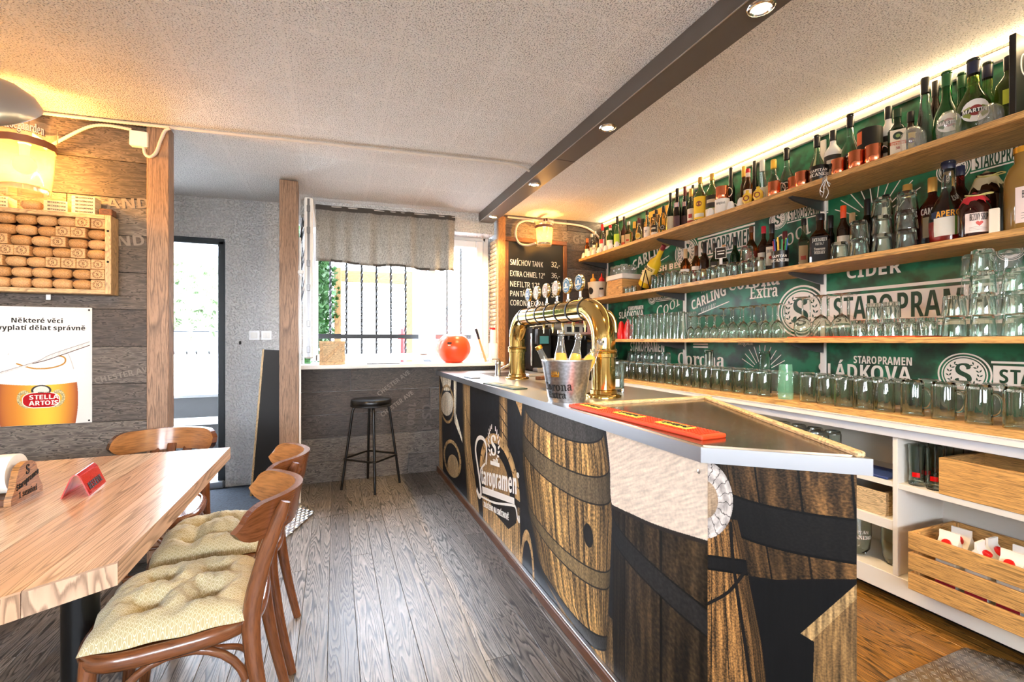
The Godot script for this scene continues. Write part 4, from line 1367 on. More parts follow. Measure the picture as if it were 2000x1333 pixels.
const TOP_BOTTLES := [
	["std", 2.460, -4.151, 0.203, 0.0241, "orange", "orange_cap", 0.2, "paper", "", "amber bottle with an orange neck, at the far end of the top shelf"],
	["std", 2.550, -4.207, 0.271, 0.0245, "clear", "silver", 0.12, "paper", "", "clear bottle with a tall white label, second from the far end of the top shelf"],
	["square", 2.500, -4.065, 0.262, 0.0238, "clear", "silver", 0.12, "paper", "O", "clear bottle with a round label sign, third from left"],
	["std", 2.520, -3.952, 0.311, 0.0336, "clear", "red", 0.2, "redwhite", "", "clear bottle with a bright red cap and red and white label"],
	["std", 2.550, -3.859, 0.281, 0.0356, "green", "redwhite", 0.18, "paper", "", "green herb liqueur bottle with a red and white cap"],
	["std", 2.576, -3.775, 0.349, 0.0339, "clear", "black", 0.2, "lime", "", "clear tall bottle with a lime green label and black cap"],
	["std", 2.624, -3.732, 0.343, 0.0290, "darkred", "black", 0.25, "tan", "", "dark red-brown bottle with a patterned black neck"],
	["square", 2.500, -3.485, 0.221, 0.0351, "smoke", "silver", 0.15, "tan", "", "short squarish bottle with a tan label and red print"],
	["std", 2.600, -3.538, 0.243, 0.0191, "smoke", "yellow", 0.25, "", "", "slim bottle with a plain yellow neck"],
	["flask", 2.520, -3.362, 0.225, 0.0319, "clear", "darkred", 0.2, "goldround", "", "rounded bottle with a yellow oval medallion"],
	["std", 2.540, -3.274, 0.267, 0.0290, "clear", "black", 0.12, "paper", "37", "clear bottle with a plain white label and thin black ring"],
	["std", 2.520, -3.153, 0.207, 0.0282, "clear", "black", 0.12, "darklab", "", "dark and white labelled bottle before the yellow sign"],
	["std", 2.640, -3.276, 0.287, 0.0203, "smoke", "black", 0.12, "", "", "grey bottle half hidden in front of the yellow sign"],
	["std", 2.540, -3.061, 0.253, 0.0318, "yellowish", "black", 0.22, "darkround", "", "pale yellow bottle with a dark round emblem and black cap"],
	["champ", 2.620, -3.069, 0.370, 0.0343, "darkgreen", "black", 0.2, "paper", "", "dark green champagne bottle with a slanting white label"],
	["champ", 2.550, -2.909, 0.351, 0.0307, "black", "black", 0.2, "bluered", "", "black champagne bottle with a blue and white striped collar"],
	["champ", 2.620, -2.901, 0.370, 0.0288, "black", "darkred", 0.2, "bluered", "", "black bottle with a red-brown foil neck"],
	["std", 2.550, -2.758, 0.300, 0.0275, "smoke", "gold", 0.2, "whitered", "", "bottle with a gold cap and white and red rum label"],
	["std", 2.650, -2.844, 0.370, 0.0203, "brown", "black", 0.22, "", "", "slim brown bottle with a pointed black stopper"],
	["std", 2.520, -2.632, 0.344, 0.0454, "yellowish", "gold", 0.14, "yellow", "", "bottle with a large bright yellow rum label and gold screw cap"],
	["std", 2.540, -2.539, 0.341, 0.0444, "yellowish", "gold", 0.14, "darklab", "", "pale yellow bottle with a dark brown label and gold screw cap"],
	["std", 2.640, -2.464, 0.370, 0.0256, "black", "black", 0.3, "", "", "tall black bottle with a white tax strip on its neck"],
	["std", 2.620, -2.337, 0.332, 0.0229, "amber", "yellow", 0.22, "", "", "amber bottle with a yellow topped neck"],
	["std", 2.550, -2.242, 0.271, 0.0271, "amber", "redwhite", 0.2, "whitered", "", "golden ornate bottle with a red and white neck label"],
	["std", 2.660, -2.285, 0.354, 0.0191, "black", "black", 0.3, "", "", "dark bottle with a white tax strip, behind the golden ornate bottle"],
	["cone", 2.540, -2.125, 0.284, 0.0392, "clear", "clearcap", 0.25, "flower", "", "clear cone shaped bottle with a floral label"],
	["round", 2.520, -2.029, 0.249, 0.0426, "clear", "yellowcap", 0.22, "flower", "", "clear wide bottle with a printed yellow cap"],
	["round", 2.620, -2.018, 0.332, 0.0430, "clear", "black", 0.22, "darkround", "", "clear long-necked bottle right of the wide yellow capped one"],
	["round", 2.580, -1.800, 0.313, 0.0426, "palegreen", "black", 0.22, "darkround", "", "pale green long-necked bottle with a round dark emblem"],
	["std", 2.580, -1.710, 0.301, 0.0427, "white", "black", 0.2, "darklab", "", "white opaque bottle with a black band"],
	["round", 2.560, -1.606, 0.340, 0.0450, "clear", "black", 0.2, "darkround", "", "clear long-necked bottle with a dark emblem, beside the black carton tube"],
	["std", 2.640, -1.472, 0.330, 0.0419, "white", "black", 0.2, "darklab", "", "white bottle with a black label behind the square herbal bottle"],
	["square", 2.504, -1.358, 0.239, 0.0445, "darkgreen", "darkgreencap", 0.17, "herbal", "", "square dark green herbal liqueur bottle with an orange and white label"],
	["std", 2.621, -1.365, 0.251, 0.0319, "brown", "black", 0.2, "yellow", "", "bottle with a bright yellow label behind the clear cone bottle"],
	["cone", 2.589, -1.291, 0.370, 0.0443, "clear", "black", 0.2, "", "", "tall clear tapering bottle with a black cap"],
	["std", 2.667, -1.290, 0.370, 0.0304, "brown", "black", 0.2, "", "", "dark brown bottle behind the tall tapering bottle"],
	["round", 2.562, -1.197, 0.341, 0.0503, "green", "greencap", 0.2, "vermouth", "MARTINI", "green vermouth bottle with a round white label"],
	["round", 2.660, -1.189, 0.352, 0.0420, "green", "greencap", 0.2, "", "", "second green vermouth bottle, partly hidden by the labelled one"],
	["round", 2.530, -1.092, 0.331, 0.0573, "lime", "navycap", 0.2, "vermouth", "MARTINI", "yellow-green vermouth bottle with a navy cap and round white label"],
	["round", 2.651, -1.097, 0.346, 0.0474, "lime", "navycap", 0.2, "", "", "second yellow-green bottle with a navy cap, behind the labelled one"],
	["std", 2.562, -0.994, 0.293, 0.0435, "olive", "black", 0.2, "limelab", "", "olive green bottle with a black cap and small yellow label"],
	["std", 2.643, -1.011, 0.346, 0.0367, "black", "red", 0.2, "", "", "dark bottle with a raspberry red cap beside the black board"],
]
const MID_BOTTLES := [
	["std", 2.600, -2.874, 0.305, 0.0387, "amber", "tan", 0.25, "paper", "", "amber bottle with a white label, leftmost of the bottles on the middle shelf"],
	["std", 2.620, -2.779, 0.313, 0.0338, "amber", "brown", 0.25, "whitered", "", "amber bottle with a pale red label, second from the left on the middle shelf"],
	["std", 2.580, -2.655, 0.312, 0.0337, "brown", "black", 0.3, "yellowlab", "", "dark brown bottle with a yellow label and red seal"],
	["square", 2.600, -2.574, 0.290, 0.0349, "smoke", "black", 0.2, "darklab", "", "square shouldered bottle with a black stopper and dark green label"],
	["square", 2.599, -2.488, 0.261, 0.0322, "smoke", "cork", 0.2, "darklab", "", "bottle with a round cork stopper and dark green label"],
	["std", 2.621, -2.412, 0.303, 0.0316, "darkgreen", "black", 0.2, "darkround", "", "dark green bottle behind the small chalk sign"],
	["std", 2.598, -2.258, 0.339, 0.0365, "amber", "brown", 0.12, "redslant", "Red Label", "amber whisky bottle with a slanted red label"],
	["std", 2.632, -2.192, 0.328, 0.0360, "brown", "redcap", 0.15, "paper", "", "brown bottle with a shiny red cap and white label"],
	["square", 2.557, -2.071, 0.308, 0.0420, "brown", "black", 0.2, "jim", "JIM BEAM", "square brown bourbon bottle with a white label and red seal"],
	["std", 2.623, -2.033, 0.257, 0.0202, "brown", "darkred", 0.3, "", "", "dark bottle with a brown waxed neck behind the straw cup"],
	["square", 2.620, -1.908, 0.306, 0.0338, "smoke", "black", 0.13, "tan", "", "whiskey bottle with a tan side label, left of the black-labelled one"],
	["square", 2.540, -1.754, 0.285, 0.0570, "brown", "black", 0.13, "jack", "JACK DANIEL'S", "square whiskey bottle with a black and white label"],
	["std", 2.640, -1.764, 0.289, 0.0205, "black", "black", 0.25, "", "", "slim black bottle by the shelf upright"],
	["std", 2.580, -1.655, 0.308, 0.0304, "brown", "orange_red", 0.22, "paper", "", "bitters bottle with an orange pourer cap and white collar"],
	["std", 2.640, -1.646, 0.273, 0.0280, "brown", "tan", 0.2, "", "", "dark bottle with a square tan cap"],
	["std", 2.640, -1.571, 0.327, 0.0327, "black", "black", 0.3, "", "", "tall black-capped bottle in front of the printed crest"],
	["cone", 2.620, -1.473, 0.318, 0.0421, "paperwhite", "black", 0.2, "", "", "bottle in a white paper cone with a black cap"],
	["std", 2.620, -1.378, 0.340, 0.0506, "darkred", "gold", 0.2, "", "", "plain dark red bottle with a gold screw cap"],
	["std", 2.620, -1.278, 0.340, 0.0466, "darkred", "gold", 0.2, "campari", "CAMPARI", "dark red aperitif bottle with a gold screw cap and white lettering"],
	["round", 2.520, -1.172, 0.364, 0.0655, "aperol", "navycap", 0.1, "aperol", "APEROL", "large clear bottle half full of red aperitif with a navy stopper"],
	["std", 2.660, -1.193, 0.370, 0.0420, "red", "navycap", 0.12, "", "", "red bottle with a navy cap behind the large aperitif bottle"],
]

const SHELF := [2.088, 1.648, 1.238]
const WORK := 0.885

func glass_of(kind: String) -> StandardMaterial3D:
	var key := "bottle_" + kind
	if mats.has(key): return mats[key]
	var cols := {"clear": "f2f6f4", "smoke": "b9b09c", "yellowish": "f2e6a0", "amber": "b5561a", "orange": "d8742a", "brown": "3a1c0c", "darkred": "55120c", "red": "a01818", "green": "1d6b2c", "darkgreen": "123a1c", "olive": "55701c", "palegreen": "dcead0", "lime": "d2e070", "aperol": "f0efe8"}
	if kind in ["black", "white", "paperwhite"]:
		return M(key, {"black": Color(0.02, 0.02, 0.022), "white": Color(0.93, 0.92, 0.9), "paperwhite": Color(0.93, 0.88, 0.82)}[kind], 0.12 if kind != "paperwhite" else 0.8)
	var c := C(cols[kind])
	var m := M(key, Color(c.r, c.g, c.b, 0.0), 0.02)
	m.refraction_enabled = true
	m.refraction_scale = 0.045
	if kind in ["brown", "darkgreen", "darkred", "green", "olive"]:
		m.albedo_color.a = 0.35
	return m

func cap_of(kind: String) -> StandardMaterial3D:
	var cols := {"black": "17161a", "silver": "c9c8c4", "red": "c8202a", "redwhite": "e4d4cc", "orange_cap": "d8642a", "yellow": "e6b84a", "darkred": "5a1c22", "gold": "d8ac5c", "clearcap": "dcdcd4", "yellowcap": "eebb3a", "darkgreencap": "1e3a20", "greencap": "1f5a2e", "navycap": "1c2442", "tan": "cda878", "brown": "5a3016", "cork": "c08a58", "redcap": "c01830", "orange_red": "e8501e"}
	return M("cap_" + kind, C(cols[kind]), 0.35, 0.6 if kind in ["silver", "gold"] else 0.0)

func bottle_profile(kind: String, r: float, h: float) -> Array:
	var nr := maxf(0.0125, r * 0.34)
	match kind:
		"round": return [P2(0, 0.002), P2(r * 0.80, 0), P2(r * 0.92, 0.006), P2(r, h * 0.16), P2(r, h * 0.30), P2(r * 0.94, h * 0.40), P2(r * 0.72, h * 0.50), P2(nr * 1.25, h * 0.60), P2(nr, h * 0.68), P2(nr, h * 0.95), P2(nr * 1.15, h * 0.96), P2(nr * 1.15, h * 0.985), P2(0, h * 0.985)]
		"cone": return [P2(0, 0.002), P2(r * 0.96, 0), P2(r, 0.006), P2(r * 0.99, h * 0.1), P2(nr * 1.1, h * 0.74), P2(nr, h * 0.80), P2(nr, h * 0.985), P2(0, h * 0.985)]
		"champ": return [P2(0, 0.002), P2(r * 0.95, 0), P2(r, 0.006), P2(r, h * 0.42), P2(r * 0.9, h * 0.54), P2(nr * 1.3, h * 0.72), P2(nr, h * 0.82), P2(nr, h * 0.98), P2(0, h * 0.985)]
		"flask": return [P2(0, 0.002), P2(r * 0.7, 0), P2(r * 0.95, h * 0.12), P2(r, h * 0.3), P2(r * 0.9, h * 0.48), P2(r * 0.5, h * 0.64), P2(nr, h * 0.7), P2(nr, h * 0.985), P2(0, h * 0.985)]
	return [P2(0, 0.002), P2(r * 0.94, 0), P2(r, 0.006), P2(r, h * 0.56), P2(r * 0.95, h * 0.61), P2(r * 0.62, h * 0.68), P2(nr * 1.1, h * 0.74), P2(nr, h * 0.78), P2(nr, h * 0.985), P2(0, h * 0.985)]

func label_mat(c: String, rough := 0.6) -> StandardMaterial3D: return M("label_" + c, C(c), rough)

func make_bottle(b: Array, y: float, shelf_word: String, group: String) -> Node3D:
	var kind: String = b[0]
	var h: float = b[3]
	var r: float = b[4]
	var turn := -PI / 2 + 0.55
	var o := thing("bottle", b[10] + (", on the top shelf" if shelf_word == "top" and not ("top shelf" in b[10]) else (", on the middle shelf" if shelf_word == "middle" and not ("middle shelf" in b[10]) else "")), "bottle", V(b[1], y, b[2]), turn, group)
	var s := Sh.new()
	var sq := kind == "square"
	if sq:
		var w := r * 1.66
		s.lathe([P2(r * 0.75, h * 0.60), P2(r * 0.34, h * 0.70), P2(r * 0.32, h * 0.985), P2(0, h * 0.985)], 16)
		s.box(V(0, h * 0.29, 0), V(w, h * 0.58, w), r * 0.22)
		s.lathe([P2(r * 0.80, h * 0.575), P2(r * 0.75, h * 0.60)], 16)
	else:
		s.lathe(bottle_profile(kind, r, h), 18)
	part(o, "glass", s, glass_of(b[5]))
	if b[5] == "aperol":
		s = Sh.new(); s.lathe([P2(0, 0.006), P2(r * 0.78, 0.004), P2(r * 0.96, h * 0.16), P2(r * 0.965, h * 0.27), P2(0, h * 0.27)], 18)
		part(o, "aperitif", s, M("aperitif_red", Color(0.75, 0.08, 0.05), 0.1))
	var nr := maxf(0.0125, r * 0.34) + 0.0018
	var cl: float = b[7]
	s = Sh.new()
	s.lathe([P2(nr * 0.98, h * (1.0 - cl)), P2(nr, h * (1.0 - cl) + 0.002), P2(nr, h - 0.003), P2(nr * 0.9, h), P2(0, h)], 14)
	part(o, "cap", s, cap_of(b[6]))
	if b[6] == "redwhite":
		s = Sh.new(); s.lathe([P2(nr + 0.0004, h * 0.90), P2(nr + 0.0004, h - 0.003), P2(nr * 0.9, h + 0.0004), P2(0, h + 0.0004)], 14); part(o, "cap_top", s, cap_of("red"))
	var wrap := func(y0: float, y1: float, half: float, m: Material, lift := 0.0006, nm := "label") -> void:
		var q := Sh.new()
		if sq:
			var w := r * 0.83 + lift
			q.box(V(0, h * (y0 + y1) / 2, w - 0.0004), V(r * 1.3 * minf(1.0, half), h * (y1 - y0), 0.0012))
		else:
			q.lathe([P2(r * 1.0 + lift, h * y0), P2(r * 1.0 + lift, h * y1)], 12, Transform3D.IDENTITY, -half, half)
		part(o, nm, q, m)
	var disc := func(cy: float, rad: float, m: Material, lift: float, nm := "label") -> void:
		var q := Sh.new()
		for k in 20:
			var pts := []
			for a in [TAU * k / 20.0, TAU * (k + 1) / 20.0]:
				var x := cos(a) * rad
				var f := clampf(x / r, -1.0, 1.0)
				pts.append(V(sin(f) * (r + lift), h * cy + sin(a) * rad, cos(f) * (r + lift)))
			var c := V(0, h * cy, r + lift)
			q.tri(c, pts[0], pts[1], V(0, 0, 1), V(0, 0, 1), V(0, 0, 1))
		part(o, nm, q, m)
	var word := func(tx: String, hh: float, cy: float, m: Material, kd: String, width: float, lift: float, sh := 0.0) -> void:
		var st: float = width / text(tx, hh, kd).get_aabb().size.x
		var e := part(o, "lettering", text(tx, hh, kd, st, 0.0 if sq else r + lift, sh), m)
		e.position = V(0, h * cy, (r * 0.83 + lift) if sq else 0.0)
	var t: String = b[9]
	match b[8]:
		"paper":
			wrap.call(0.10, 0.46, 1.1, label_mat("efe8dc"))
			if t: word.call(t, 0.022, 0.32, mats["ink"], "serifb", r * 0.9, 0.0012)
		"redwhite":
			wrap.call(0.08, 0.5, 1.0, label_mat("f0e8e2"))
			wrap.call(0.36, 0.5, 0.6, label_mat("c03038"), 0.001)
		"lime": wrap.call(0.1, 0.5, 1.0, label_mat("a8cc3c"))
		"tan":
			wrap.call(0.08, 0.46, 1.1, label_mat("c8a878"))
			wrap.call(0.18, 0.26, 0.6, label_mat("b8482c"), 0.001)
		"goldround":
			disc.call(0.28, r * 0.85, label_mat("e8d890"), 0.001)
			disc.call(0.28, r * 0.6, label_mat("d8a830"), 0.0016)
		"darklab":
			wrap.call(0.26, 0.52, 1.2, label_mat("26221e"))
			wrap.call(0.06, 0.24, 1.2, label_mat("e6dfd2"))
			wrap.call(0.36, 0.43, 0.7, label_mat("c9bfa8"), 0.001)
		"darkround":
			disc.call(0.27, r * 0.72, label_mat("22201c"), 0.001)
			disc.call(0.27, r * 0.48, label_mat("cfc8b4"), 0.0016)
			disc.call(0.27, r * 0.36, label_mat("22201c"), 0.002)
		"whitered":
			wrap.call(0.10, 0.48, 1.1, label_mat("efe2d2"))
			wrap.call(0.10, 0.18, 1.1, label_mat("9c3226"), 0.001)
			wrap.call(0.24, 0.34, 0.5, label_mat("b04038"), 0.001)
		"bluered":
			for k in 4: wrap.call(0.56 - 0.0 * k, 0.66, 0.16 + 0.16 * (3 - k), label_mat(["3a50a0", "e8e4e0", "b03038", "e8e4e0"][k]), 0.0006 + 0.0004 * k)
			wrap.call(0.12, 0.36, 0.9, label_mat("4a3038"))
		"yellow":
			wrap.call(0.08, 0.56, 1.2, label_mat("f0c428"))
			disc.call(0.40, r * 0.45, label_mat("8a4838"), 0.0012)
			wrap.call(0.12, 0.2, 0.8, label_mat("e8e4d0"), 0.001)
		"yellowlab":
			wrap.call(0.16, 0.36, 1.2, label_mat("d8b460"))
			disc.call(0.17, r * 0.4, label_mat("a82418"), 0.0012)
		"flower":
			wrap.call(0.08, 0.36, 1.2, label_mat("d8d4c0"))
			disc.call(0.22, r * 0.4, label_mat("b08890"), 0.001)
			disc.call(0.14, r * 0.3, label_mat("6a8a58"), 0.0014)
		"herbal":
			wrap.call(0.06, 0.54, 1.0, label_mat("e8d8c0"))
			wrap.call(0.24, 0.31, 1.0, label_mat("c85024"), 0.001)
			var q := Sh.new(); q.lathe([P2(r * 0.42, 0), P2(0, 0.0004)], 20, Transform3D(Basis(V(1, 0, 0), PI / 2), V(0, h * 0.42, r * 0.83 + 0.0012))); part(o, "label", q, label_mat("1e3022"))
			q = Sh.new(); q.lathe([P2(r * 0.2, 0), P2(0, 0.0004)], 14, Transform3D(Basis(V(1, 0, 0), PI / 2), V(0, h * 0.42, r * 0.83 + 0.002))); part(o, "label", q, label_mat("8aa060"))
			word.call("Jägermeister", 0.016, 0.275, label_mat("f0e0c8"), "serifb", r * 1.2, 0.002)
			word.call("38", 0.012, 0.18, label_mat("a83828"), "serifb", r * 0.35, 0.0014)
		"vermouth":
			disc.call(0.28, r * 0.82, label_mat("f2eee8"), 0.001)
			disc.call(0.28, r * 0.38, label_mat("8c2a22"), 0.0016)
			var bq := Sh.new(); bq.lathe([P2(r + 0.002, h * 0.255), P2(r + 0.002, h * 0.305)], 10, Transform3D.IDENTITY, -0.85, 0.85); part(o, "label", bq, label_mat("1c1a1a"))
			word.call(t, 0.016, 0.28, label_mat("f2eee8"), "sansb", r * 1.5, 0.0026)
		"limelab": wrap.call(0.3, 0.5, 0.6, label_mat("c8d440"))
		"redslant":
			wrap.call(0.14, 0.5, 1.2, label_mat("7c2a1c"))
			wrap.call(0.14, 0.19, 1.2, label_mat("d8c098"), 0.001)
			word.call(t, 0.02, 0.34, label_mat("e0c8a0"), "serifb", r * 1.5, 0.0016, 0.3)
		"jim":
			wrap.call(0.14, 0.52, 1.2, label_mat("ece0cc"))
			word.call(t, 0.018, 0.43, mats["ink"], "serifb", r * 1.15, 0.0012)
			var q := Sh.new(); q.lathe([P2(r * 0.26, 0), P2(0, 0.0004)], 16, Transform3D(Basis(V(1, 0, 0), PI / 2), V(0, h * 0.30, r * 0.83 + 0.0012))); part(o, "seal", q, label_mat("b02a20"))
		"jack":
			wrap.call(0.04, 0.54, 1.25, label_mat("181614"))
			word.call(t, 0.018, 0.47, label_mat("e6ded0"), "serifb", r * 1.15, 0.0012)
			word.call("Old No.7", 0.014, 0.39, label_mat("e6ded0"), "serif", r * 0.7, 0.0012)
			word.call("Tennessee", 0.014, 0.29, label_mat("e6ded0"), "serifb", r * 0.9, 0.0012)
			word.call("WHISKEY", 0.016, 0.22, label_mat("e6ded0"), "serifb", r * 0.9, 0.0012)
		"campari":
			wrap.call(0.16, 0.44, 0.9, label_mat("b8ac94"))
			word.call(t, 0.03, 0.52, label_mat("f2ece4"), "sansb", r * 2.2, 0.0012)
		"aperol":
			var q := Sh.new(); q.lathe([P2(r * 0.99, h * 0.30), P2(r * 0.985, h * 0.38)], 14, Transform3D.IDENTITY, -1.1, 0.9); part(o, "label", q, label_mat("1c2848"))
			word.call(t, 0.026, 0.34, label_mat("f0a830"), "sansb", r * 1.5, 0.0016)
			q = Sh.new(); q.lathe([P2(r * 0.97, h * 0.08), P2(r * 1.005, h * 0.16), P2(r * 1.005, h * 0.30)], 10, Transform3D.IDENTITY, -0.9, 0.2); part(o, "label", q, label_mat("e8e4d8"))
			q = Sh.new(); q.lathe([P2(r * 0.97, h * 0.08), P2(r * 1.005, h * 0.16), P2(r * 1.005, h * 0.30)], 4, Transform3D.IDENTITY, 0.2, 0.32); part(o, "label", q, label_mat("6a9a3c"))
			q = Sh.new(); q.lathe([P2(r * 0.97, h * 0.08), P2(r * 1.005, h * 0.16), P2(r * 1.005, h * 0.30)], 4, Transform3D.IDENTITY, 0.32, 0.5); part(o, "label", q, label_mat("e0662a"))
	return o

# ---- glasses: open end down, so the thick foot is on top -----------------------------------------
func glass_proto(kind: String) -> Node3D:
	# "x" kinds are solid double-walled glass; the plain kinds behind them are thin-walled with a solid foot
	var o := Node3D.new()
	o.name = "drinking_glass"
	var solid := kind.ends_with("_x")
	var k := kind.trim_suffix("_x")
	var clear := mats["clear_glass"] as Material
	var base := mats["base_glass"] as Material
	var s := Sh.new()
	# outer profile from the rim (below) to the foot (above), wall, foot thickness, facets, crease
	var table := {
		"mug": [[P2(0.040, 0.0), P2(0.041, 0.004), P2(0.0405, 0.02), P2(0.0405, 0.135), P2(0.037, 0.15), P2(0.034, 0.154)], 0.003, 0.018, 12, 0.95],
		"mug_handle": [[P2(0.041, 0.0), P2(0.042, 0.004), P2(0.0415, 0.02), P2(0.0415, 0.14), P2(0.037, 0.155), P2(0.035, 0.16)], 0.003, 0.02, 12, 0.95],
		"tall": [[P2(0.037, 0.0), P2(0.0365, 0.03), P2(0.030, 0.12), P2(0.0272, 0.2), P2(0.025, 0.206)], 0.0025, 0.015, 18, 0.6],
		"rocks": [[P2(0.041, 0.0), P2(0.0415, 0.004), P2(0.036, 0.075), P2(0.0345, 0.084), P2(0.032, 0.088)], 0.003, 0.016, 12, 0.95],
		"shot": [[P2(0.024, 0.0), P2(0.021, 0.056)], 0.0025, 0.014, 14, 0.6],
		"tumbler": [[P2(0.034, 0.0), P2(0.034, 0.01), P2(0.031, 0.111), P2(0.028, 0.115)], 0.0025, 0.015, 18, 0.6],
	}
	if table.has(k):
		var q: Array = table[k]
		var outer: Array = q[0]
		var top: float = (outer[-1] as Vector2).y
		var w: float = q[1]
		if solid:
			var pr: Array = [P2((outer[0] as Vector2).x - w, 0.0)] + outer + [P2(0, top - 0.002)]
			s.lathe(pr, 48 if k.begins_with("mug") else q[3], Transform3D.IDENTITY, 0, TAU, 0.6 if k.begins_with("mug") else q[4])
			if k.begins_with("mug"): s.flute(10, 0.028, 0.02, top - 0.02)
			var inn := []
			inn.append(P2(0.0, top - q[2]))
			for i in range(outer.size() - 1, -1, -1):
				var p: Vector2 = outer[i]
				if p.y < top - q[2] - 0.004: inn.append(P2(p.x - w, p.y))
				elif inn.size() == 1: inn.append(P2((outer[maxi(0, outer.size() - 3)] as Vector2).x - w * 1.6, top - q[2]))
			s.lathe(inn, q[3], Transform3D.IDENTITY, 0, TAU, 0.5)
			part(o, "bowl", s, base)
		else:
			s.lathe(outer, q[3], Transform3D.IDENTITY, 0, TAU, q[4])
			part(o, "bowl", s, clear)
			var rf: float = (outer[-1] as Vector2).x
			s = Sh.new(); s.lathe([P2(0, top - q[2]), P2(rf + 0.001, top - q[2]), P2(rf + 0.001, top - 0.004), P2(rf - 0.001, top - 0.0004), P2(0, top - 0.002)], 14)
			part(o, "foot", s, base)
		if k == "mug_handle":
			s = Sh.new()
			s.tube(arc(V(0, 0.08, 0.0405), 0.045, -PI / 2, PI / 2, 8, V(0, 0, 0.62), V(0, 1, 0)), 0.0055, 8)
			part(o, "handle", s, base if solid else clear)
		return o
	match k:
		"ribbed":
			for i in 16:
				var a0 := TAU * i / 16.0
				s.lathe([P2(0.034, 0.0), P2(0.0335, 0.075), P2(0.031, 0.08)], 2, Transform3D.IDENTITY, a0, a0 + TAU / 32.0)
				s.lathe([P2(0.0322, 0.0), P2(0.0318, 0.075), P2(0.031, 0.08)], 2, Transform3D.IDENTITY, a0 + TAU / 32.0, a0 + TAU / 16.0)
			if solid:
				s.lathe([P2(0.031, 0.08), P2(0, 0.078)], 16)
				s.lathe([P2(0, 0.062), P2(0.027, 0.062), P2(0.0295, 0.056), P2(0.03, 0.0), P2(0.0335, 0.0)], 16)
				part(o, "bowl", s, base)
			else:
				part(o, "bowl", s, clear)
				s = Sh.new(); s.lathe([P2(0, 0.062), P2(0.031, 0.062), P2(0.0315, 0.076), P2(0.03, 0.08), P2(0, 0.078)], 16); part(o, "foot", s, base)
		"wine", "brandy", "goblet":
			var f: float = {"wine": 1.0, "brandy": 1.28, "goblet": 0.85}[k]
			var hh: float = {"wine": 0.205, "brandy": 0.225, "goblet": 0.165}[k]
			var bw := 0.034 * f
			var bh := hh * 0.5
			if solid:
				var w := 0.0016
				s.lathe([P2(bw * 0.84 - w, 0.0), P2(bw * 0.84, 0.0), P2(bw, bh * 0.45), P2(bw * 0.92, bh * 0.72), P2(bw * 0.5, bh * 0.96), P2(0.006, bh * 1.06)], 20)
				s.lathe([P2(0.0, bh * 0.985), P2(bw * 0.46, bh * 0.93), P2(bw * 0.92 - w, bh * 0.71), P2(bw - w, bh * 0.45), P2(bw * 0.84 - w, 0.0)], 20)
				s.lathe([P2(0.006, bh * 1.06), P2(0.004, bh * 1.14), P2(0.0038, hh * 0.93), P2(0.008, hh * 0.965), P2(0.03 * f, hh * 0.985), P2(0.031 * f, hh * 0.992), P2(0.029 * f, hh), P2(0, hh * 0.994)], 20)
				part(o, "bowl", s, base)
			else:
				s.lathe([P2(bw * 0.84, 0.0), P2(bw, bh * 0.45), P2(bw * 0.92, bh * 0.72), P2(bw * 0.5, bh * 0.96), P2(0.006, bh * 1.04)], 18)
				part(o, "bowl", s, clear)
				s = Sh.new()
				s.lathe([P2(0.0, bh * 1.02), P2(0.006, bh * 1.04), P2(0.004, bh * 1.12), P2(0.0038, hh * 0.93), P2(0.008, hh * 0.965)], 10)
				part(o, "stem", s, base)
				s = Sh.new()
				s.lathe([P2(0.008, hh * 0.965), P2(0.03 * f, hh * 0.988), P2(0.031 * f, hh * 0.995), P2(0.029 * f, hh), P2(0, hh * 0.992)], 18)
				part(o, "foot", s, clear)
		"latte":
			s.lathe([P2(0.026, 0.0), P2(0.028, 0.004), P2(0.031, 0.085)], 14)
			part(o, "bowl", s, clear)
			s = Sh.new(); s.lathe([P2(0, 0.0), P2(0.026, 0.0), P2(0.027, 0.01), P2(0, 0.012)], 14); part(o, "foot", s, base)
	return o

const ORD := ["first", "second", "third", "fourth", "fifth", "sixth", "seventh", "eighth", "ninth", "tenth", "eleventh", "twelfth", "thirteenth", "fourteenth", "fifteenth", "sixteenth", "seventeenth", "eighteenth", "nineteenth", "twentieth", "twenty-first", "twenty-second", "twenty-third", "twenty-fourth", "twenty-fifth", "twenty-sixth", "twenty-seventh", "twenty-eighth", "twenty-ninth", "thirtieth", "thirty-first", "thirty-second", "thirty-third", "thirty-fourth", "thirty-fifth", "thirty-sixth"]

var protos := {}
func put_glass(kind: String, called: String, label: String, group: String, at: Vector3, turn := 0.0) -> Node3D:
	if not protos.has(kind): protos[kind] = glass_proto(kind)
	var o: Node3D = protos[kind].duplicate()
	o.name = numbered(called)
	add_child(o)
	o.position = at
	o.rotation.y = turn
	tag(o, label, "glass", group)
	return o

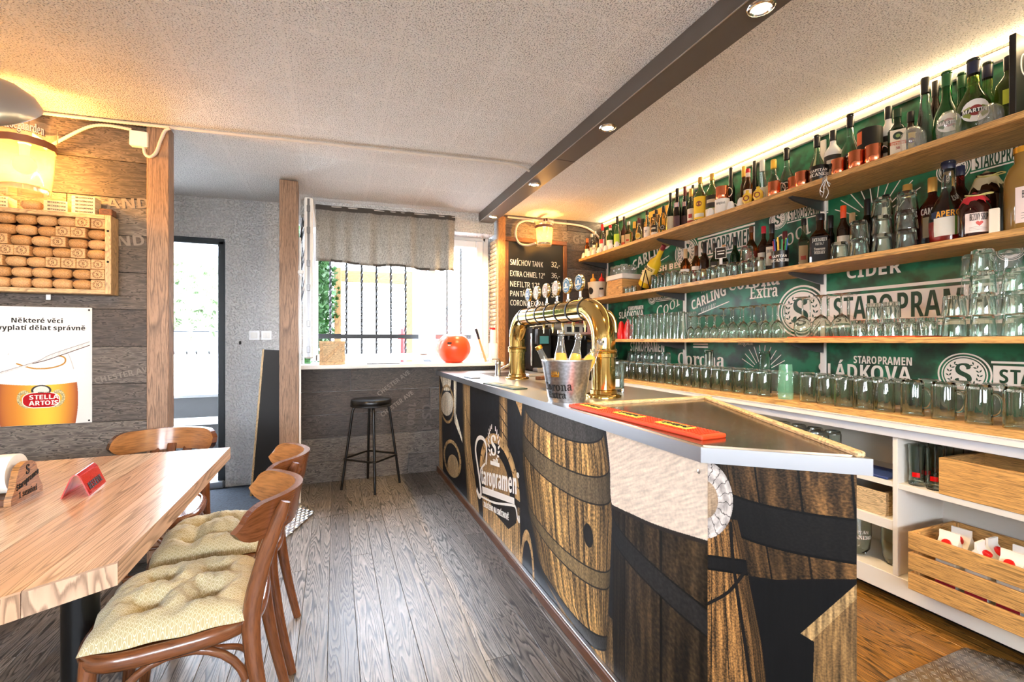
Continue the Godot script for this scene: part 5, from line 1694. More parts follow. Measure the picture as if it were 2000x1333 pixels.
func build_shelves() -> void:
	var s: Sh
	var names := ["top shelf of three, carrying the spirits under the light strip", "middle shelf of three, carrying whiskies and tumblers", "lowest shelf of three, carrying stemmed glasses"]
	for k in 3:
		s = Sh.new()
		s.uvo = P2(k * 1.3, k * 0.7)
		s.box(V(2.579, SHELF[k] - 0.014, -2.05), V(0.338, 0.028, 4.39), 0.003)
		single("wall_shelf", s, mats["shelf_wood"], "wooden wall shelf, " + names[k], "shelf")
	# slotted uprights and brackets
	var zz := [-4.21, -3.04, -1.874, -0.71]
	for i in 4:
		var up := thing("shelf_upright", "white slotted shelf upright, number %s from the far corner" % ["one", "two", "three", "four"][i], "shelf rail", V(2.742, 0, zz[i]))
		s = Sh.new(); s.box(V(0, 1.72, 0), V(0.012, 1.42 if i != 0 else 1.4, 0.032), 0.002); part(up, "rail", s, mats["white_matt"])
		s = Sh.new(); s.lathe([P2(0.007, 0), P2(0.006, 0.003), P2(0, 0.003)], 10, Transform3D(Basis(V(0, 0, 1), PI / 2), V(-0.006, 1.15, 0))); part(up, "screw", s, mats["satin_steel"])
		for k in 3:
			var y: float = SHELF[k] - 0.0285
			s = Sh.new()
			s.prism(PackedVector2Array([P2(0.0, 0), P2(-0.27, 0), P2(-0.285, -0.008), P2(-0.25, -0.022), P2(-0.05, -0.055), P2(0.0, -0.06)]), -0.006, 0.006)
			s.box(V(-0.14, -0.002, 0), V(0.27, 0.004, 0.024))
			var br := part(up, "bracket", s, mats["grey_metal"])
			br.position = V(-0.006, y, 0)
	# LED profile
	s = Sh.new(); s.box(V(2.733, 2.476, -1.75), V(0.024, 0.046, 5.0), 0.002)
	var led := thing("led_strip", "glowing warm LED strip along the top of the green wall", "light strip", V(0, 0, 0))
	part(led, "profile", s, mats["white_paint"])
	s = Sh.new(); s.box(V(2.716, 2.490, -1.75), V(0.008, 0.010, 5.0)); part(led, "led_glow", s, glow("led_emit", Color(1.0, 0.86, 0.62), 6.0))

func build_bottles() -> void:
	for b in TOP_BOTTLES: make_bottle(b, SHELF[0], "top", "spirit bottles on the top shelf")
	for b in MID_BOTTLES: make_bottle(b, SHELF[1], "middle", "spirit bottles on the middle shelf")

func copper_mug(at: Vector3, r: float, h: float, label: String) -> void:
	var o := thing("copper_mug", label, "mug", at, -PI / 2 + 0.5, "copper mugs on the top shelf")
	var s := Sh.new()
	s.lathe([P2(0, 0), P2(r * 0.92, 0), P2(r, 0.004), P2(r * 0.97, h * 0.4), P2(r, h), P2(r * 0.96, h), P2(r * 0.93, 0.006), P2(0, 0.006)], 20)
	part(o, "cup", s, mats["copper"])
	s = Sh.new()
	s.tube(arc(V(r - 0.002, h * 0.5, 0), h * 0.36, -PI / 2, PI / 2, 8, V(0.75, 0, 0), V(0, 1, 0)), 0.0035, 8)
	part(o, "handle", s, mats["chrome"])

func cup(called: String, at: Vector3, r0: float, r1: float, h: float, m: Material, label: String, cat := "cup", group := "") -> Node3D:
	var o := thing(called, label, cat, at, -PI / 2 + 0.5, group)
	var s := Sh.new()
	s.lathe([P2(0, 0), P2(r0, 0), P2(r0 + 0.001, 0.003), P2(r1, h), P2(r1 - 0.002, h), P2(r0 - 0.002, 0.005), P2(0, 0.005)], 20)
	part(o, "wall", s, m)
	return o

func build_shelf_extras() -> void:
	var s: Sh
	var y: float = SHELF[0]
	# copper mugs
	for c in [[2.46, -1.975, "copper mug on the top shelf, leftmost of the row"], [2.50, -1.875, "copper mug on the top shelf, second of the row"], [2.46, -1.80, "narrow copper mug left of the black mug"], [2.47, -1.605, "copper mug right of the black mug, handle to the right"], [2.447, -1.505, "copper mug second right of the black mug"], [2.45, -1.428, "largest copper mug at the right of the row"]]:
		copper_mug(V(c[0], y, c[1]), 0.036, 0.085, c[2])
	var bm := cup("black_mug", V(2.47, y, -1.71), 0.042, 0.044, 0.085, mats["black_satin"], "black enamel mug with white lettering among the copper mugs", "mug")
	letter(bm, "CAPITÁN", 0.014, mats["print_white"], V(0, 0.056, 0), Vector3.ZERO, "serifb", 1.0, 0.0442)
	letter(bm, "BUCANERO", 0.018, mats["print_white"], V(0, 0.034, 0), Vector3.ZERO, "serifb", 0.9, 0.0436)
	# white tin with a copper mug on it
	var tin := cup("white_tin", V(2.475, y, -2.385), 0.046, 0.046, 0.10, mats["white_matt"], "white tin cup with black handwriting under a copper mug", "tin")
	letter(tin, "Original", 0.014, mats["ink"], V(0, 0.07, 0), Vector3.ZERO, "serif", 0.8, 0.0465)
	copper_mug(V(2.475, y + 0.101, -2.385), 0.043, 0.085, "copper mug standing on a white tin cup")
	# small white cups, inverted
	var spots := [[2.45, -4.20, "leftmost"], [2.445, -4.09, "second from the left"], [2.455, -4.015, "third from the left"], [2.45, -3.90, "below the green herb bottle, left one"], [2.46, -3.80, "below the green herb bottle, right one"], [2.45, -3.70, "under the lime label bottle"], [2.46, -3.615, "right of the lime label bottle"], [2.455, -2.47, "between the rum and the tin"], [2.46, -2.30, "right of the white tin cup"], [2.46, -2.215, "left of the clear cone bottle"]]
	for c in spots:
		var o := thing("white_cup", "small white cup on the top shelf edge, " + c[2], "cup", V(c[0], y, c[1]), -1.0, "small white cups on the top shelf")
		s = Sh.new(); s.lathe([P2(0.027, 0), P2(0.026, 0.02), P2(0.02, 0.05), P2(0.014, 0.058), P2(0.012, 0.062), P2(0, 0.062)], 16)
		part(o, "cup", s, mats["white_pvc"])
		s = Sh.new(); s.tube(arc(V(0.023, 0.03, 0), 0.014, -PI / 2, PI / 2, 6, V(1, 0, 0), V(0, 1, 0)), 0.003, 6); part(o, "handle", s, mats["white_pvc"])
	# black carton tube with an orange mark
	var bx := thing("gift_tube", "matt black round gift tube with an orange corner mark on the top shelf", "gift tube", V(2.54, y, -1.50), -PI / 2 + 0.5)
	s = Sh.new(); s.lathe([P2(0, 0), P2(0.053, 0), P2(0.053, 0.205), P2(0.051, 0.208), P2(0, 0.208)], 24); part(bx, "tube", s, mats["black_matt"])
	s = Sh.new(); s.lathe([P2(0.0534, 0.13), P2(0.0534, 0.195)], 6, Transform3D.IDENTITY, -1.3, -0.6); part(bx, "mark", s, M("mark_orange", C("d8622c"), 0.6))
	# signs leaning on the wall
	var sg := thing("yellow_sign", "yellow board with dark lettering at the far end of the top shelf", "sign", V(2.742, y + 0.005, -3.36), 0)
	s = Sh.new(); s.box(V(0, 0.165, 0), V(0.012, 0.33, 0.30), 0.002); part(sg, "board", s, M("sign_yellow", C("e0a83c"), 0.5))
	letter(sg, "GERMAN", 0.07, mats["ink"], V(-0.0068, 0.24, 0), V(0, -PI / 2, 0), "sansb", 0.85)
	letter(sg, "INK", 0.07, mats["ink"], V(-0.0068, 0.14, 0.02), V(0, -PI / 2, 0), "sansb", 0.85)
	s = Sh.new(); s.box(V(2.735, y + 0.16, -3.66), V(0.016, 0.28, 0.16), 0.004)
	single("black_sign", s, mats["black_satin"], "small black board behind the bottles at the far end of the top shelf", "sign")
	var bb := thing("chalk_sign", "black chalk board with white writing at the right end of the top shelf", "sign", V(2.53, y, -0.93), 0)
	s = Sh.new(); s.box(V(0, 0.155, 0), V(0.22, 0.31, 0.02), 0.002); part(bb, "board", s, mats["chalk_black"])
	letter(bb, "G S", 0.09, mats["chalk"], V(0.0, 0.2, 0.0108), Vector3.ZERO, "serif", 0.9)
	# glass snifter bowls in front of the vermouths
	for c in [[2.465, -1.275, 0.048, 0.115, "left one, in front of the tall tapering bottle"], [2.453, -1.14, 0.042, 0.12, "right one, in front of the lime bottle"], [2.465, -1.01, 0.04, 0.09, "small one near the black board"]]:
		var o := thing("snifter_bowl", "upturned clear glass bowl, " + c[4], "glass", V(c[0], y, c[1]), 0, "upturned bowls on the top shelf")
		s = Sh.new()
		var r: float = c[2]
		var hh: float = c[3]
		s.lathe([P2(r * 0.9, 0), P2(r, hh * 0.4), P2(r * 0.92, hh * 0.7), P2(r * 0.5, hh * 0.93), P2(0.0, hh)], 22)
		s.lathe([P2(0.0, hh * 0.96), P2(r * 0.46, hh * 0.9), P2(r * 0.88, hh * 0.69), P2(r * 0.965, hh * 0.4), P2(r * 0.87, 0)], 22)
		part(o, "bowl", s, mats["clear_glass"])
	# lemon yellow miniatures
	for c in [[2.445, -2.155, "left"], [2.45, -2.08, "right"]]:
		var o := thing("round_flask", "small round yellow flask with a ringed medallion, %s of the pair" % c[2], "bottle", V(c[0], y, c[1]), -PI / 2 + 0.5, "round yellow flasks")
		s = Sh.new(); s.lathe([P2(0, 0), P2(0.018, 0), P2(0.03, 0.03), P2(0.026, 0.06), P2(0.01, 0.075), P2(0.01, 0.09), P2(0, 0.09)], 16); part(o, "glass", s, M("flask_yellow", C("e0b83c"), 0.1))
		s = Sh.new(); flat_ring(s, 0.012, 0.018, P2(0, 0.034), 0.031, 16); part(o, "medallion", s, label_mat("7a2a20"))
	# little wire tangle hanging from the shelf edge
	s = Sh.new()
	for k in 7:
		var a := k * 0.9
		s.tube(spline([V(0, 0, 0), V(-0.012, -0.02, 0.012 * sin(a)), V(-0.01 + 0.012 * cos(a), -0.05 - 0.006 * k, 0.02 * cos(a)), V(-0.008, -0.05 - 0.012 * k, 0.022 * sin(a + 1.0))], 4), 0.0022, 5)
	single("wire_ornament", s, mats["satin_steel"], "small silver wire figure dangling from the edge of the top shelf", "ornament", V(2.407, y + 0.002, -1.63))
	# middle shelf: bucket with sauces, box with lid, books, tilted bottle in a cradle
	y = SHELF[1]
	var bk := cup("paper_bucket", V(2.50, y, -4.02), 0.075, 0.098, 0.17, M("bucket_cream", C("d8cdb4"), 0.7), "cream bucket with a dark round print, holding sauce bottles", "bucket")
	s = Sh.new()
	for k in 20:
		var pts := []
		for a in [TAU * k / 20.0, TAU * (k + 1) / 20.0]:
			var f := -0.35 + cos(a) * 0.4
			var rr := 0.0885 + sin(a) * 0.005
			pts.append(V(sin(f) * rr, 0.08 + sin(a) * 0.036, cos(f) * rr))
		s.tri(V(sin(-0.35) * 0.0885, 0.08, cos(-0.35) * 0.0885), pts[0], pts[1], V(0, 0, 1), V(0, 0, 1), V(0, 0, 1))
	part(bk, "round_print", s, mats["ink"])
	for c in [[2.47, -4.05, "mustard yellow", "e0a030"], [2.53, -3.985, "red", "c02020"]]:
		var o := thing("sauce_bottle", "%s sauce bottle standing in the cream bucket" % c[2], "bottle", V(c[0], y + 0.006, c[1]), 0, "sauce bottles in the bucket")
		s = Sh.new(); s.lathe([P2(0, 0), P2(0.028, 0), P2(0.03, 0.15), P2(0.02, 0.165), P2(0, 0.165)], 16); part(o, "bottle", s, label_mat("e8dcc0"))
		s = Sh.new(); s.lathe([P2(0.028, 0.166), P2(0.03, 0.168), P2(0.028, 0.20), P2(0.009, 0.215), P2(0.005, 0.255), P2(0, 0.256)], 16); part(o, "nozzle", s, label_mat(c[3]))
	var jr := thing("lidded_jar", "small clear glass jar beside the cream bucket", "jar", V(2.44, y, -3.85), 0)
	s = Sh.new(); s.lathe([P2(0, 0), P2(0.026, 0), P2(0.027, 0.06), P2(0.02, 0.075), P2(0.02, 0.085)], 14); part(jr, "glass", s, mats["clear_glass"])
	s = Sh.new(); s.lathe([P2(0.022, 0.08), P2(0.022, 0.094), P2(0, 0.095)], 14); part(jr, "lid", s, mats["dark_metal"])
	var wb := thing("napkin_box", "light wooden box with a white lid on the middle shelf", "box", V(2.53, y, -3.60), 0)
	s = Sh.new(); s.box(V(0, 0.07, 0), V(0.21, 0.14, 0.24), 0.003); part(wb, "body", s, mats["crate_wood"])
	s = Sh.new(); s.box(V(0, 0.165, 0), V(0.22, 0.045, 0.25), 0.004); part(wb, "lid", s, mats["white_paint"])
	for k in 6:
		put_glass("rocks", "rocks_glass", "low tumbler upturned on the wooden box lid, %s row, %s from the far end" % [["front", "back"][k % 2], ORD[k / 2]], "tumblers on the napkin box", V(2.475 + 0.09 * (k % 2), y + 0.1875, -3.68 + 0.08 * (k / 2)))
	var cols := ["30303c", "4a2c30", "8a2028", "c01c28", "2c2c38"]
	for k in 5:
		s = Sh.new(); s.box(V(2.69, y + 0.09, -3.80 + 0.042 * k), V(0.09, 0.18 + 0.01 * (k % 2), 0.032), 0.002)
		single("book", s, label_mat(cols[k]), ["thin dark grey", "dark maroon", "red-brown", "bright red", "navy"][k] + " book upright behind the wooden box", "book", V(0, 0.005 * (k % 2), 0), 0.0, "books on the middle shelf")
	var cr := thing("swing_bottle", "big yellow-labelled whiskey bottle tilted in a pouring cradle on the middle shelf", "bottle", V(2.51, y + 0.17, -3.18))
	var rz := Transform3D(Basis(V(1, 0, 0), 0.72) , Vector3.ZERO)
	s = Sh.new(); s.lathe([P2(0, -0.15), P2(0.05, -0.15), P2(0.055, -0.14), P2(0.055, 0.06), P2(0.048, 0.09), P2(0.022, 0.13), P2(0.018, 0.24), P2(0, 0.24)], 20, rz); part(cr, "glass", s, M("whiskey_yellow", C("d8b428"), 0.08))
	s = Sh.new(); s.lathe([P2(0.0556, -0.10), P2(0.0556, 0.05)], 18, rz, -PI / 2 - 1.3, -PI / 2 + 1.3); part(cr, "label", s, label_mat("e8cc80"))
	var jt := letter(cr, "JAMESON", 0.024, mats["ink"], Vector3.ZERO, Vector3.ZERO, "sansb", 0.75, 0.0562)
	jt.transform = rz * Transform3D(Basis(Vector3.UP, -PI / 2), V(0, 0.026, 0))
	s = Sh.new(); s.lathe([P2(0.0195, 0.15), P2(0.0195, 0.245), P2(0, 0.246)], 14, rz); part(cr, "neck_foil", s, label_mat("7a1c28"))
	s = Sh.new()
	for sg2 in [-1.0, 1.0]:
		s.tube([V(sg2 * 0.06, -0.165, 0.06), V(sg2 * 0.06, 0.0, 0.0), V(sg2 * 0.06, -0.165, -0.06)], 0.005, 8)
	s.tube([V(-0.062, -0.001, 0), V(0.062, -0.001, 0)], 0.004, 8)
	part(cr, "cradle", s, mats["dark_metal"])
	# straw cup
	var sc := cup("straw_cup", V(2.47, y, -1.945), 0.043, 0.046, 0.105, mats["black_satin"], "black enamel cup with white lettering holding coloured straws", "cup")
	letter(sc, "CAPITÁN", 0.014, mats["print_white"], V(0, 0.072, 0), Vector3.ZERO, "serifb", 1.0, 0.0458)
	letter(sc, "BUCANERO", 0.017, mats["print_white"], V(0, 0.048, 0), Vector3.ZERO, "serifb", 0.9, 0.0453)
	var sw := ["2e9a40", "2058b0", "b8d838", "d83028", "e8642c", "2c8048", "c82838", "28308c", "e8c030", "38a868"]
	for k in 10:
		var a := TAU * k / 10.0
		s = Sh.new(); s.tube([V(sin(a) * 0.02, 0.006, cos(a) * 0.02), V(sin(a) * 0.037, 0.17 + 0.008 * (k % 3), cos(a) * 0.037)], 0.0042, 8)
		single("drinking_straw", s, M("straw_%d" % k, C(sw[k]), 0.4), ["green", "blue", "lime", "red", "orange", "dark green", "crimson", "navy", "yellow", "mint green"][k] + " drinking straw in the black enamel cup", "straw", V(2.47, y, -1.945), 0.0, "straws in the cup")
	# chalk price sign
	var cs := thing("price_sign", "tiny black chalk sign on a stand among the whiskies", "sign", V(2.50, y, -2.42), -PI / 2 + 0.4)
	s = Sh.new(); s.box(V(0, 0.185, 0), V(0.075, 0.08, 0.006), 0.001); part(cs, "board", s, mats["chalk_black"])
	s = Sh.new(); s.box(V(0, 0.075, 0), V(0.02, 0.15, 0.006), 0.001); part(cs, "stem", s, mats["white_paint"])
	s = Sh.new()
	for e in [[0, 0.222, 0.073, 0.003], [0, 0.148, 0.073, 0.003], [-0.036, 0.185, 0.003, 0.077], [0.036, 0.185, 0.003, 0.077], [0, 0.197, 0.05, 0.006], [0, 0.178, 0.044, 0.006]]:
		s.box(V(e[0], e[1], 0.0034), V(e[2], e[3], 0.001))
	part(cs, "chalk_lines", s, mats["chalk"])
	# syrup jars at the right end
	var syr := func(at: Vector3, r: float, h: float, liquid: String, clothc: String, lab: String, tx: bool) -> void:
		var o := thing("syrup_jar", lab, "jar", at, -PI / 2 + 0.7)
		var q := Sh.new(); q.lathe([P2(0, 0), P2(r * 0.95, 0), P2(r, 0.006), P2(r, h * 0.62), P2(r * 0.8, h * 0.76), P2(r * 0.56, h * 0.82), P2(r * 0.56, h * 0.94)], 22); part(o, "glass", q, M("syrup_" + liquid, C(liquid), 0.08))
		q = Sh.new()
		if clothc == "gold":
			q.lathe([P2(r * 0.60, h * 0.93), P2(r * 0.61, h), P2(0, h)], 20); part(o, "lid", q, mats["gold"])
		else:
			for k in 24:
				var a := TAU * k / 24.0
				var b := TAU * (k + 1) / 24.0
				var ra := r * (0.86 + 0.14 * sin(a * 5.0)); var rb := r * (0.86 + 0.14 * sin(b * 5.0))
				var ya := h * (0.74 + 0.05 * cos(a * 5.0)); var yb := h * (0.74 + 0.05 * cos(b * 5.0))
				var p := [V(sin(a) * ra, ya, cos(a) * ra), V(sin(b) * rb, yb, cos(b) * rb), V(sin(b) * r * 0.62, h * 0.90, cos(b) * r * 0.62), V(sin(a) * r * 0.62, h * 0.90, cos(a) * r * 0.62)]
				var n0 := V(sin(a), 0.4, cos(a)).normalized(); var n1 := V(sin(b), 0.4, cos(b)).normalized()
				q.quads(p, [n0, n1, n1, n0], [P2(0, 0), P2(0, 0), P2(0, 0), P2(0, 0)])
				q.tri(p[3], p[2], V(0, h, 0), n0, n1, Vector3.UP)
			part(o, "cloth_cover", q, M("cloth_" + clothc, C(clothc), 0.85))
			q = Sh.new(); q.lathe([P2(r * 0.645, h * 0.875), P2(r * 0.66, h * 0.885), P2(r * 0.645, h * 0.895)], 20)
			q.tube(spline([V(0, h * 0.885, r * 0.66), V(0.03, h * 0.92, r * 0.7), V(0.045, h * 0.9, r * 0.75), V(0, h * 0.885, r * 0.66), V(-0.04, h * 0.9, r * 0.7)], 4), 0.0022, 6)
			part(o, "string", q, label_mat("c8c078"))
		if tx:
			q = Sh.new(); q.lathe([P2(r + 0.0008, h * 0.08), P2(r + 0.0008, h * 0.50)], 10, Transform3D.IDENTITY, -0.85, 0.75); part(o, "label", q, label_mat("f0dcd6"))
			var st: float = r * 1.15 / text("BEZOVÝ SIRUP", 0.028, "sans").get_aabb().size.x
			var e := part(o, "lettering", text("BEZOVÝ SIRUP", 0.028, "sans", st, r + 0.0016), mats["ink"])
			e.position.y = h * 0.41
			q = Sh.new()
			var hp := PackedVector2Array()
			for k in 24:
				var a := TAU * k / 24.0
				hp.append(P2(16.0 * pow(sin(a), 3), 13.0 * cos(a) - 5.0 * cos(2 * a) - 2.0 * cos(3 * a) - cos(4 * a)) * 0.0007)
			q.prism(hp, 0.0, 0.0008, Transform3D(Basis.IDENTITY, V(0, h * 0.27, r + 0.001)))
			part(o, "printed_heart", q, label_mat("c85048"))
			q = Sh.new()
			for k in 3: q.lathe([P2(r + 0.0014, h * (0.13 + 0.03 * k)), P2(r + 0.0014, h * (0.134 + 0.03 * k))], 8, Transform3D.IDENTITY, -0.6, 0.5)
			part(o, "printed_lines", q, mats["ink"])
	syr.call(V(2.475, y, -1.065), 0.05, 0.19, "2c0e0c", "b8202a", "small dark syrup jar with a red cloth cover and pink heart label", true)
	syr.call(V(2.625, y, -1.09), 0.058, 0.31, "2a120a", "c8c0a0", "tall dark syrup jar with a pale cloth cover, behind the small red-covered jar", false)
	syr.call(V(2.52, y, -0.925), 0.066, 0.33, "8a6a34", "gold", "large amber syrup jar with a gold lid and pink heart label", true)
	s = Sh.new(); s.box(V(0, 0.05, 0), V(0.03, 0.10, 0.03), 0.002)
	single("tea_box", s, label_mat("e6dcc8"), "small narrow cream packet beside the small syrup jar", "packet", V(2.455, y, -0.995), 0.3)
	# lowest shelf extras: red jugs, coffee mat
	y = SHELF[2]
	for k in 2:
		var o := thing("red_jug", "red plastic squeeze jug on the lowest shelf, %s of the pair" % ["far one", "near one"][k], "jug", V(2.49 + 0.01 * k, y, -3.585 + 0.085 * k), -1.0, "red jugs")
		s = Sh.new(); s.lathe([P2(0, 0), P2(0.036, 0), P2(0.038, 0.08), P2(0.028, 0.10), P2(0.024, 0.14), P2(0.012, 0.165), P2(0, 0.166)], 16); part(o, "body", s, mats["red_plastic"])
		s = Sh.new(); s.tube(arc(V(0.028, 0.10, 0), 0.028, -PI / 2, PI / 2, 6, V(0.8, 0, 0), V(0, 1, 0)), 0.005, 6); part(o, "handle", s, mats["red_plastic"])
	s = Sh.new(); s.box(V(2.56, y + 0.003, -1.56), V(0.26, 0.006, 0.62), 0.001)
	single("shelf_mat", s, mats["orange_rubber"], "flat red-orange rubber mat under the big stemmed glasses on the lowest shelf", "bar mat")

func build_glasses() -> void:
	var rr := RandomNumberGenerator.new()
	rr.seed = 12
	var jit := func() -> float: return rr.randf_range(-0.003, 0.003)
	var rows := ["front", "back", "back"]
	# worktop: three rows of panelled tankards, then handled mugs at the right end
	var z := -3.98
	var i := 0
	while z < -1.33:
		for k in 2:
			var x: float = 2.435 + 0.12 * k
			if absf(z + 1.885) < 0.05 and k == 0: continue
			put_glass("mug_x" if k < 1 else "mug", "glass_tankard", "upturned panelled beer glass in the worktop's %s row, %s from the left" % [rows[k], ORD[i]], "panelled beer glasses on the worktop", V(x + jit.call(), WORK, z + jit.call()), rr.randf())
		i += 1
		z += 0.093
	z += 0.02
	i = 0
	while z < -0.62:
		for k in 2:
			put_glass("mug_handle_x" if k < 1 else "mug_handle", "glass_mug", "handled beer mug at the worktop's right end, %s row, %s from the left" % [rows[k], ORD[i]], "handled mugs on the worktop", V(2.437 + 0.12 * k, WORK, z), 0.12)
		i += 1
		z += 0.114
	# second tier: singles on top of the rows
	for c in [[2.555, -3.85, "at the far left, behind the tower"], [2.555, -2.585, "alone near the middle of the worktop"], [2.555, -2.12, "alone right of the middle of the worktop"]]:
		put_glass("tumbler_x", "tall_tumbler", "upturned clear tumbler stacked on the beer glasses " + c[2], "tumblers stacked on the beer glasses", V(c[0], WORK + 0.1545, c[1]))
	for k in 6:
		put_glass("rocks_x", "rocks_glass", "low tumbler stacked on the far worktop glasses, %s from the tower" % ORD[k], "low tumblers stacked on the far worktop glasses", V(2.555, WORK + 0.1545, -3.52 + 0.094 * k))
	var o := thing("green_carafe", "tall green-tinted glass carafe among the beer glasses on the worktop", "carafe", V(2.437, WORK, -1.885))
	var s := Sh.new(); s.lathe([P2(0, 0), P2(0.038, 0), P2(0.04, 0.01), P2(0.04, 0.13), P2(0.036, 0.15), P2(0.033, 0.20)], 18); part(o, "glass", s, mats["green_tint_glass"])
	# one glass carries a yellow and green swoosh print
	s = Sh.new(); s.lathe([P2(0.0432, 0.05), P2(0.0432, 0.075)], 6, Transform3D.IDENTITY, -0.5, 0.4); s.lathe([P2(0.0432, 0.06), P2(0.0432, 0.095)], 3, Transform3D.IDENTITY, 0.1, 0.4)
	# lowest shelf
	var y: float = SHELF[2]
	for k in 6:
		put_glass("latte", "coffee_glass", "small coffee glass left of the red jugs, %s row, %s from the corner" % [rows[k / 3 * 2], ORD[k % 3]], "coffee glasses on the lowest shelf", V(2.46 + 0.075 * (k / 3), y, -3.92 + 0.085 * (k % 3)))
	for k in 9:
		for j in 2:
			put_glass("tall_x" if j == 0 else "tall", "tall_glass", "tall upturned tapering glass, %s row, %s from the red jugs" % [rows[j * 2], ORD[k]], "tall glasses on the lowest shelf", V(2.455 + 0.09 * j, y, -3.405 + 0.081 * k + 0.02 * j))
	for k in 4:
		for j in 2:
			put_glass("goblet_x" if j == 0 else "goblet", "goblet", "upturned short-stemmed goblet, %s row, %s from the tall tapering glasses" % [rows[j * 2], ORD[k]], "goblets on the lowest shelf", V(2.46 + 0.085 * j, y, -2.665 + 0.074 * k))
	for k in 4:
		put_glass("rocks", "rocks_glass", "low tumbler behind the goblets on the lowest shelf, %s from the tall glasses" % ORD[k], "low tumblers behind the goblets", V(2.68, y, -2.70 + 0.095 * k))
	for k in 6:
		for j in 2:
			put_glass("wine_x" if j == 0 else "wine", "wine_glass", "upturned wine glass, %s row, %s from the short goblets" % [rows[j * 2], ORD[k]], "wine glasses on the lowest shelf", V(2.46 + 0.085 * j, y, -2.36 + 0.081 * k - 0.02 * j))
	for k in 3:
		for j in 2:
			put_glass("brandy_x" if j == 0 else "brandy", "brandy_glass", "large upturned brandy glass, %s row, %s from the wine glasses" % [rows[j * 2], ORD[k]], "brandy glasses on the lowest shelf", V(2.475 + 0.105 * j, y + 0.0062, -1.81 + 0.106 * k - 0.03 * j))
	for k in 5:
		for j in 2:
			put_glass("ribbed_x" if j == 0 else "ribbed", "ribbed_tumbler", "small upturned ribbed tumbler, %s row, %s from the brandy glasses" % [rows[j * 2], ORD[k]], "ribbed tumblers on the lowest shelf", V(2.455 + 0.078 * j, y + 0.0062, -1.50 + 0.0715 * k))
	for k in 2:
		put_glass("ribbed_x", "ribbed_tumbler", "ribbed tumbler stacked on the others on the lowest shelf, %s one" % ["left", "right"][k], "second layer of ribbed tumblers", V(2.455, y + 0.0865, -1.43 + 0.0715 * k))
	var t := 0
	for c in [[2.462, -1.125, 2, "front"], [2.455, -1.03, 4, "front"], [2.55, -1.10, 4, "back"], [2.462, -0.935, 3, "front"], [2.555, -0.99, 4, "back"], [2.465, -0.84, 3, "front"], [2.56, -0.87, 4, "back"], [2.655, -1.04, 3, "rearmost"]]:
		for k in int(c[2]):
			put_glass("rocks_x" if c[3] == "front" else "rocks", "rocks_glass", "tumbler, %s from below, in the lowest shelf's %s stack" % [ORD[k], ["first front", "second front", "first back", "third front", "second back", "rightmost front", "rightmost back", "rearmost"][t]], "stacked tumblers on the lowest shelf", V(c[0], y + 0.0885 * k, c[1]))
		t += 1
	# middle shelf
	y = SHELF[1]
	for k in 3:
		put_glass("shot_x", "shot_glass", "small shot glass before the wooden box, %s one" % ["left", "middle", "right"][k], "shot glasses on the middle shelf", V(2.435, y, -3.435 + 0.058 * k))
	for k in 4:
		for j in 2:
			put_glass("tumbler_x" if j == 0 else "tumbler", "tall_tumbler", "clear upturned tumbler, %s row, %s from the tilted bottle" % [rows[j * 2], ORD[k]], "tumblers left of the whiskies", V(2.45 + 0.075 * j, y, -3.06 + 0.078 * k) if not (j == 1 and k == 0) else V(2.60, y, -2.99))
	for k in 8:
		put_glass("rocks_x", "rocks_glass", "low tumbler upturned in front of the whiskies, %s from the left" % ORD[k], "low tumblers in front of the whiskies", V(2.455, y, -2.72 + 0.092 * k))
	put_glass("rocks_x", "rocks_glass", "low tumbler stacked on the row in front of the square bourbon bottle", "", V(2.455, y + 0.0885, -2.168))
	t = 0
	for c in [[2.462, -1.60, 1], [2.462, -1.505, 2], [2.47, -1.405, 3], [2.475, -1.305, 3], [2.55, -1.55, 1]]:
		for k in int(c[2]):
			put_glass("rocks_x", "rocks_glass", "tumbler %s from below in the %s stack left of the big aperitif bottle" % [ORD[k], ORD[t]], "stacked tumblers on the middle shelf", V(c[0], y + 0.0885 * k, c[1]))
		t += 1

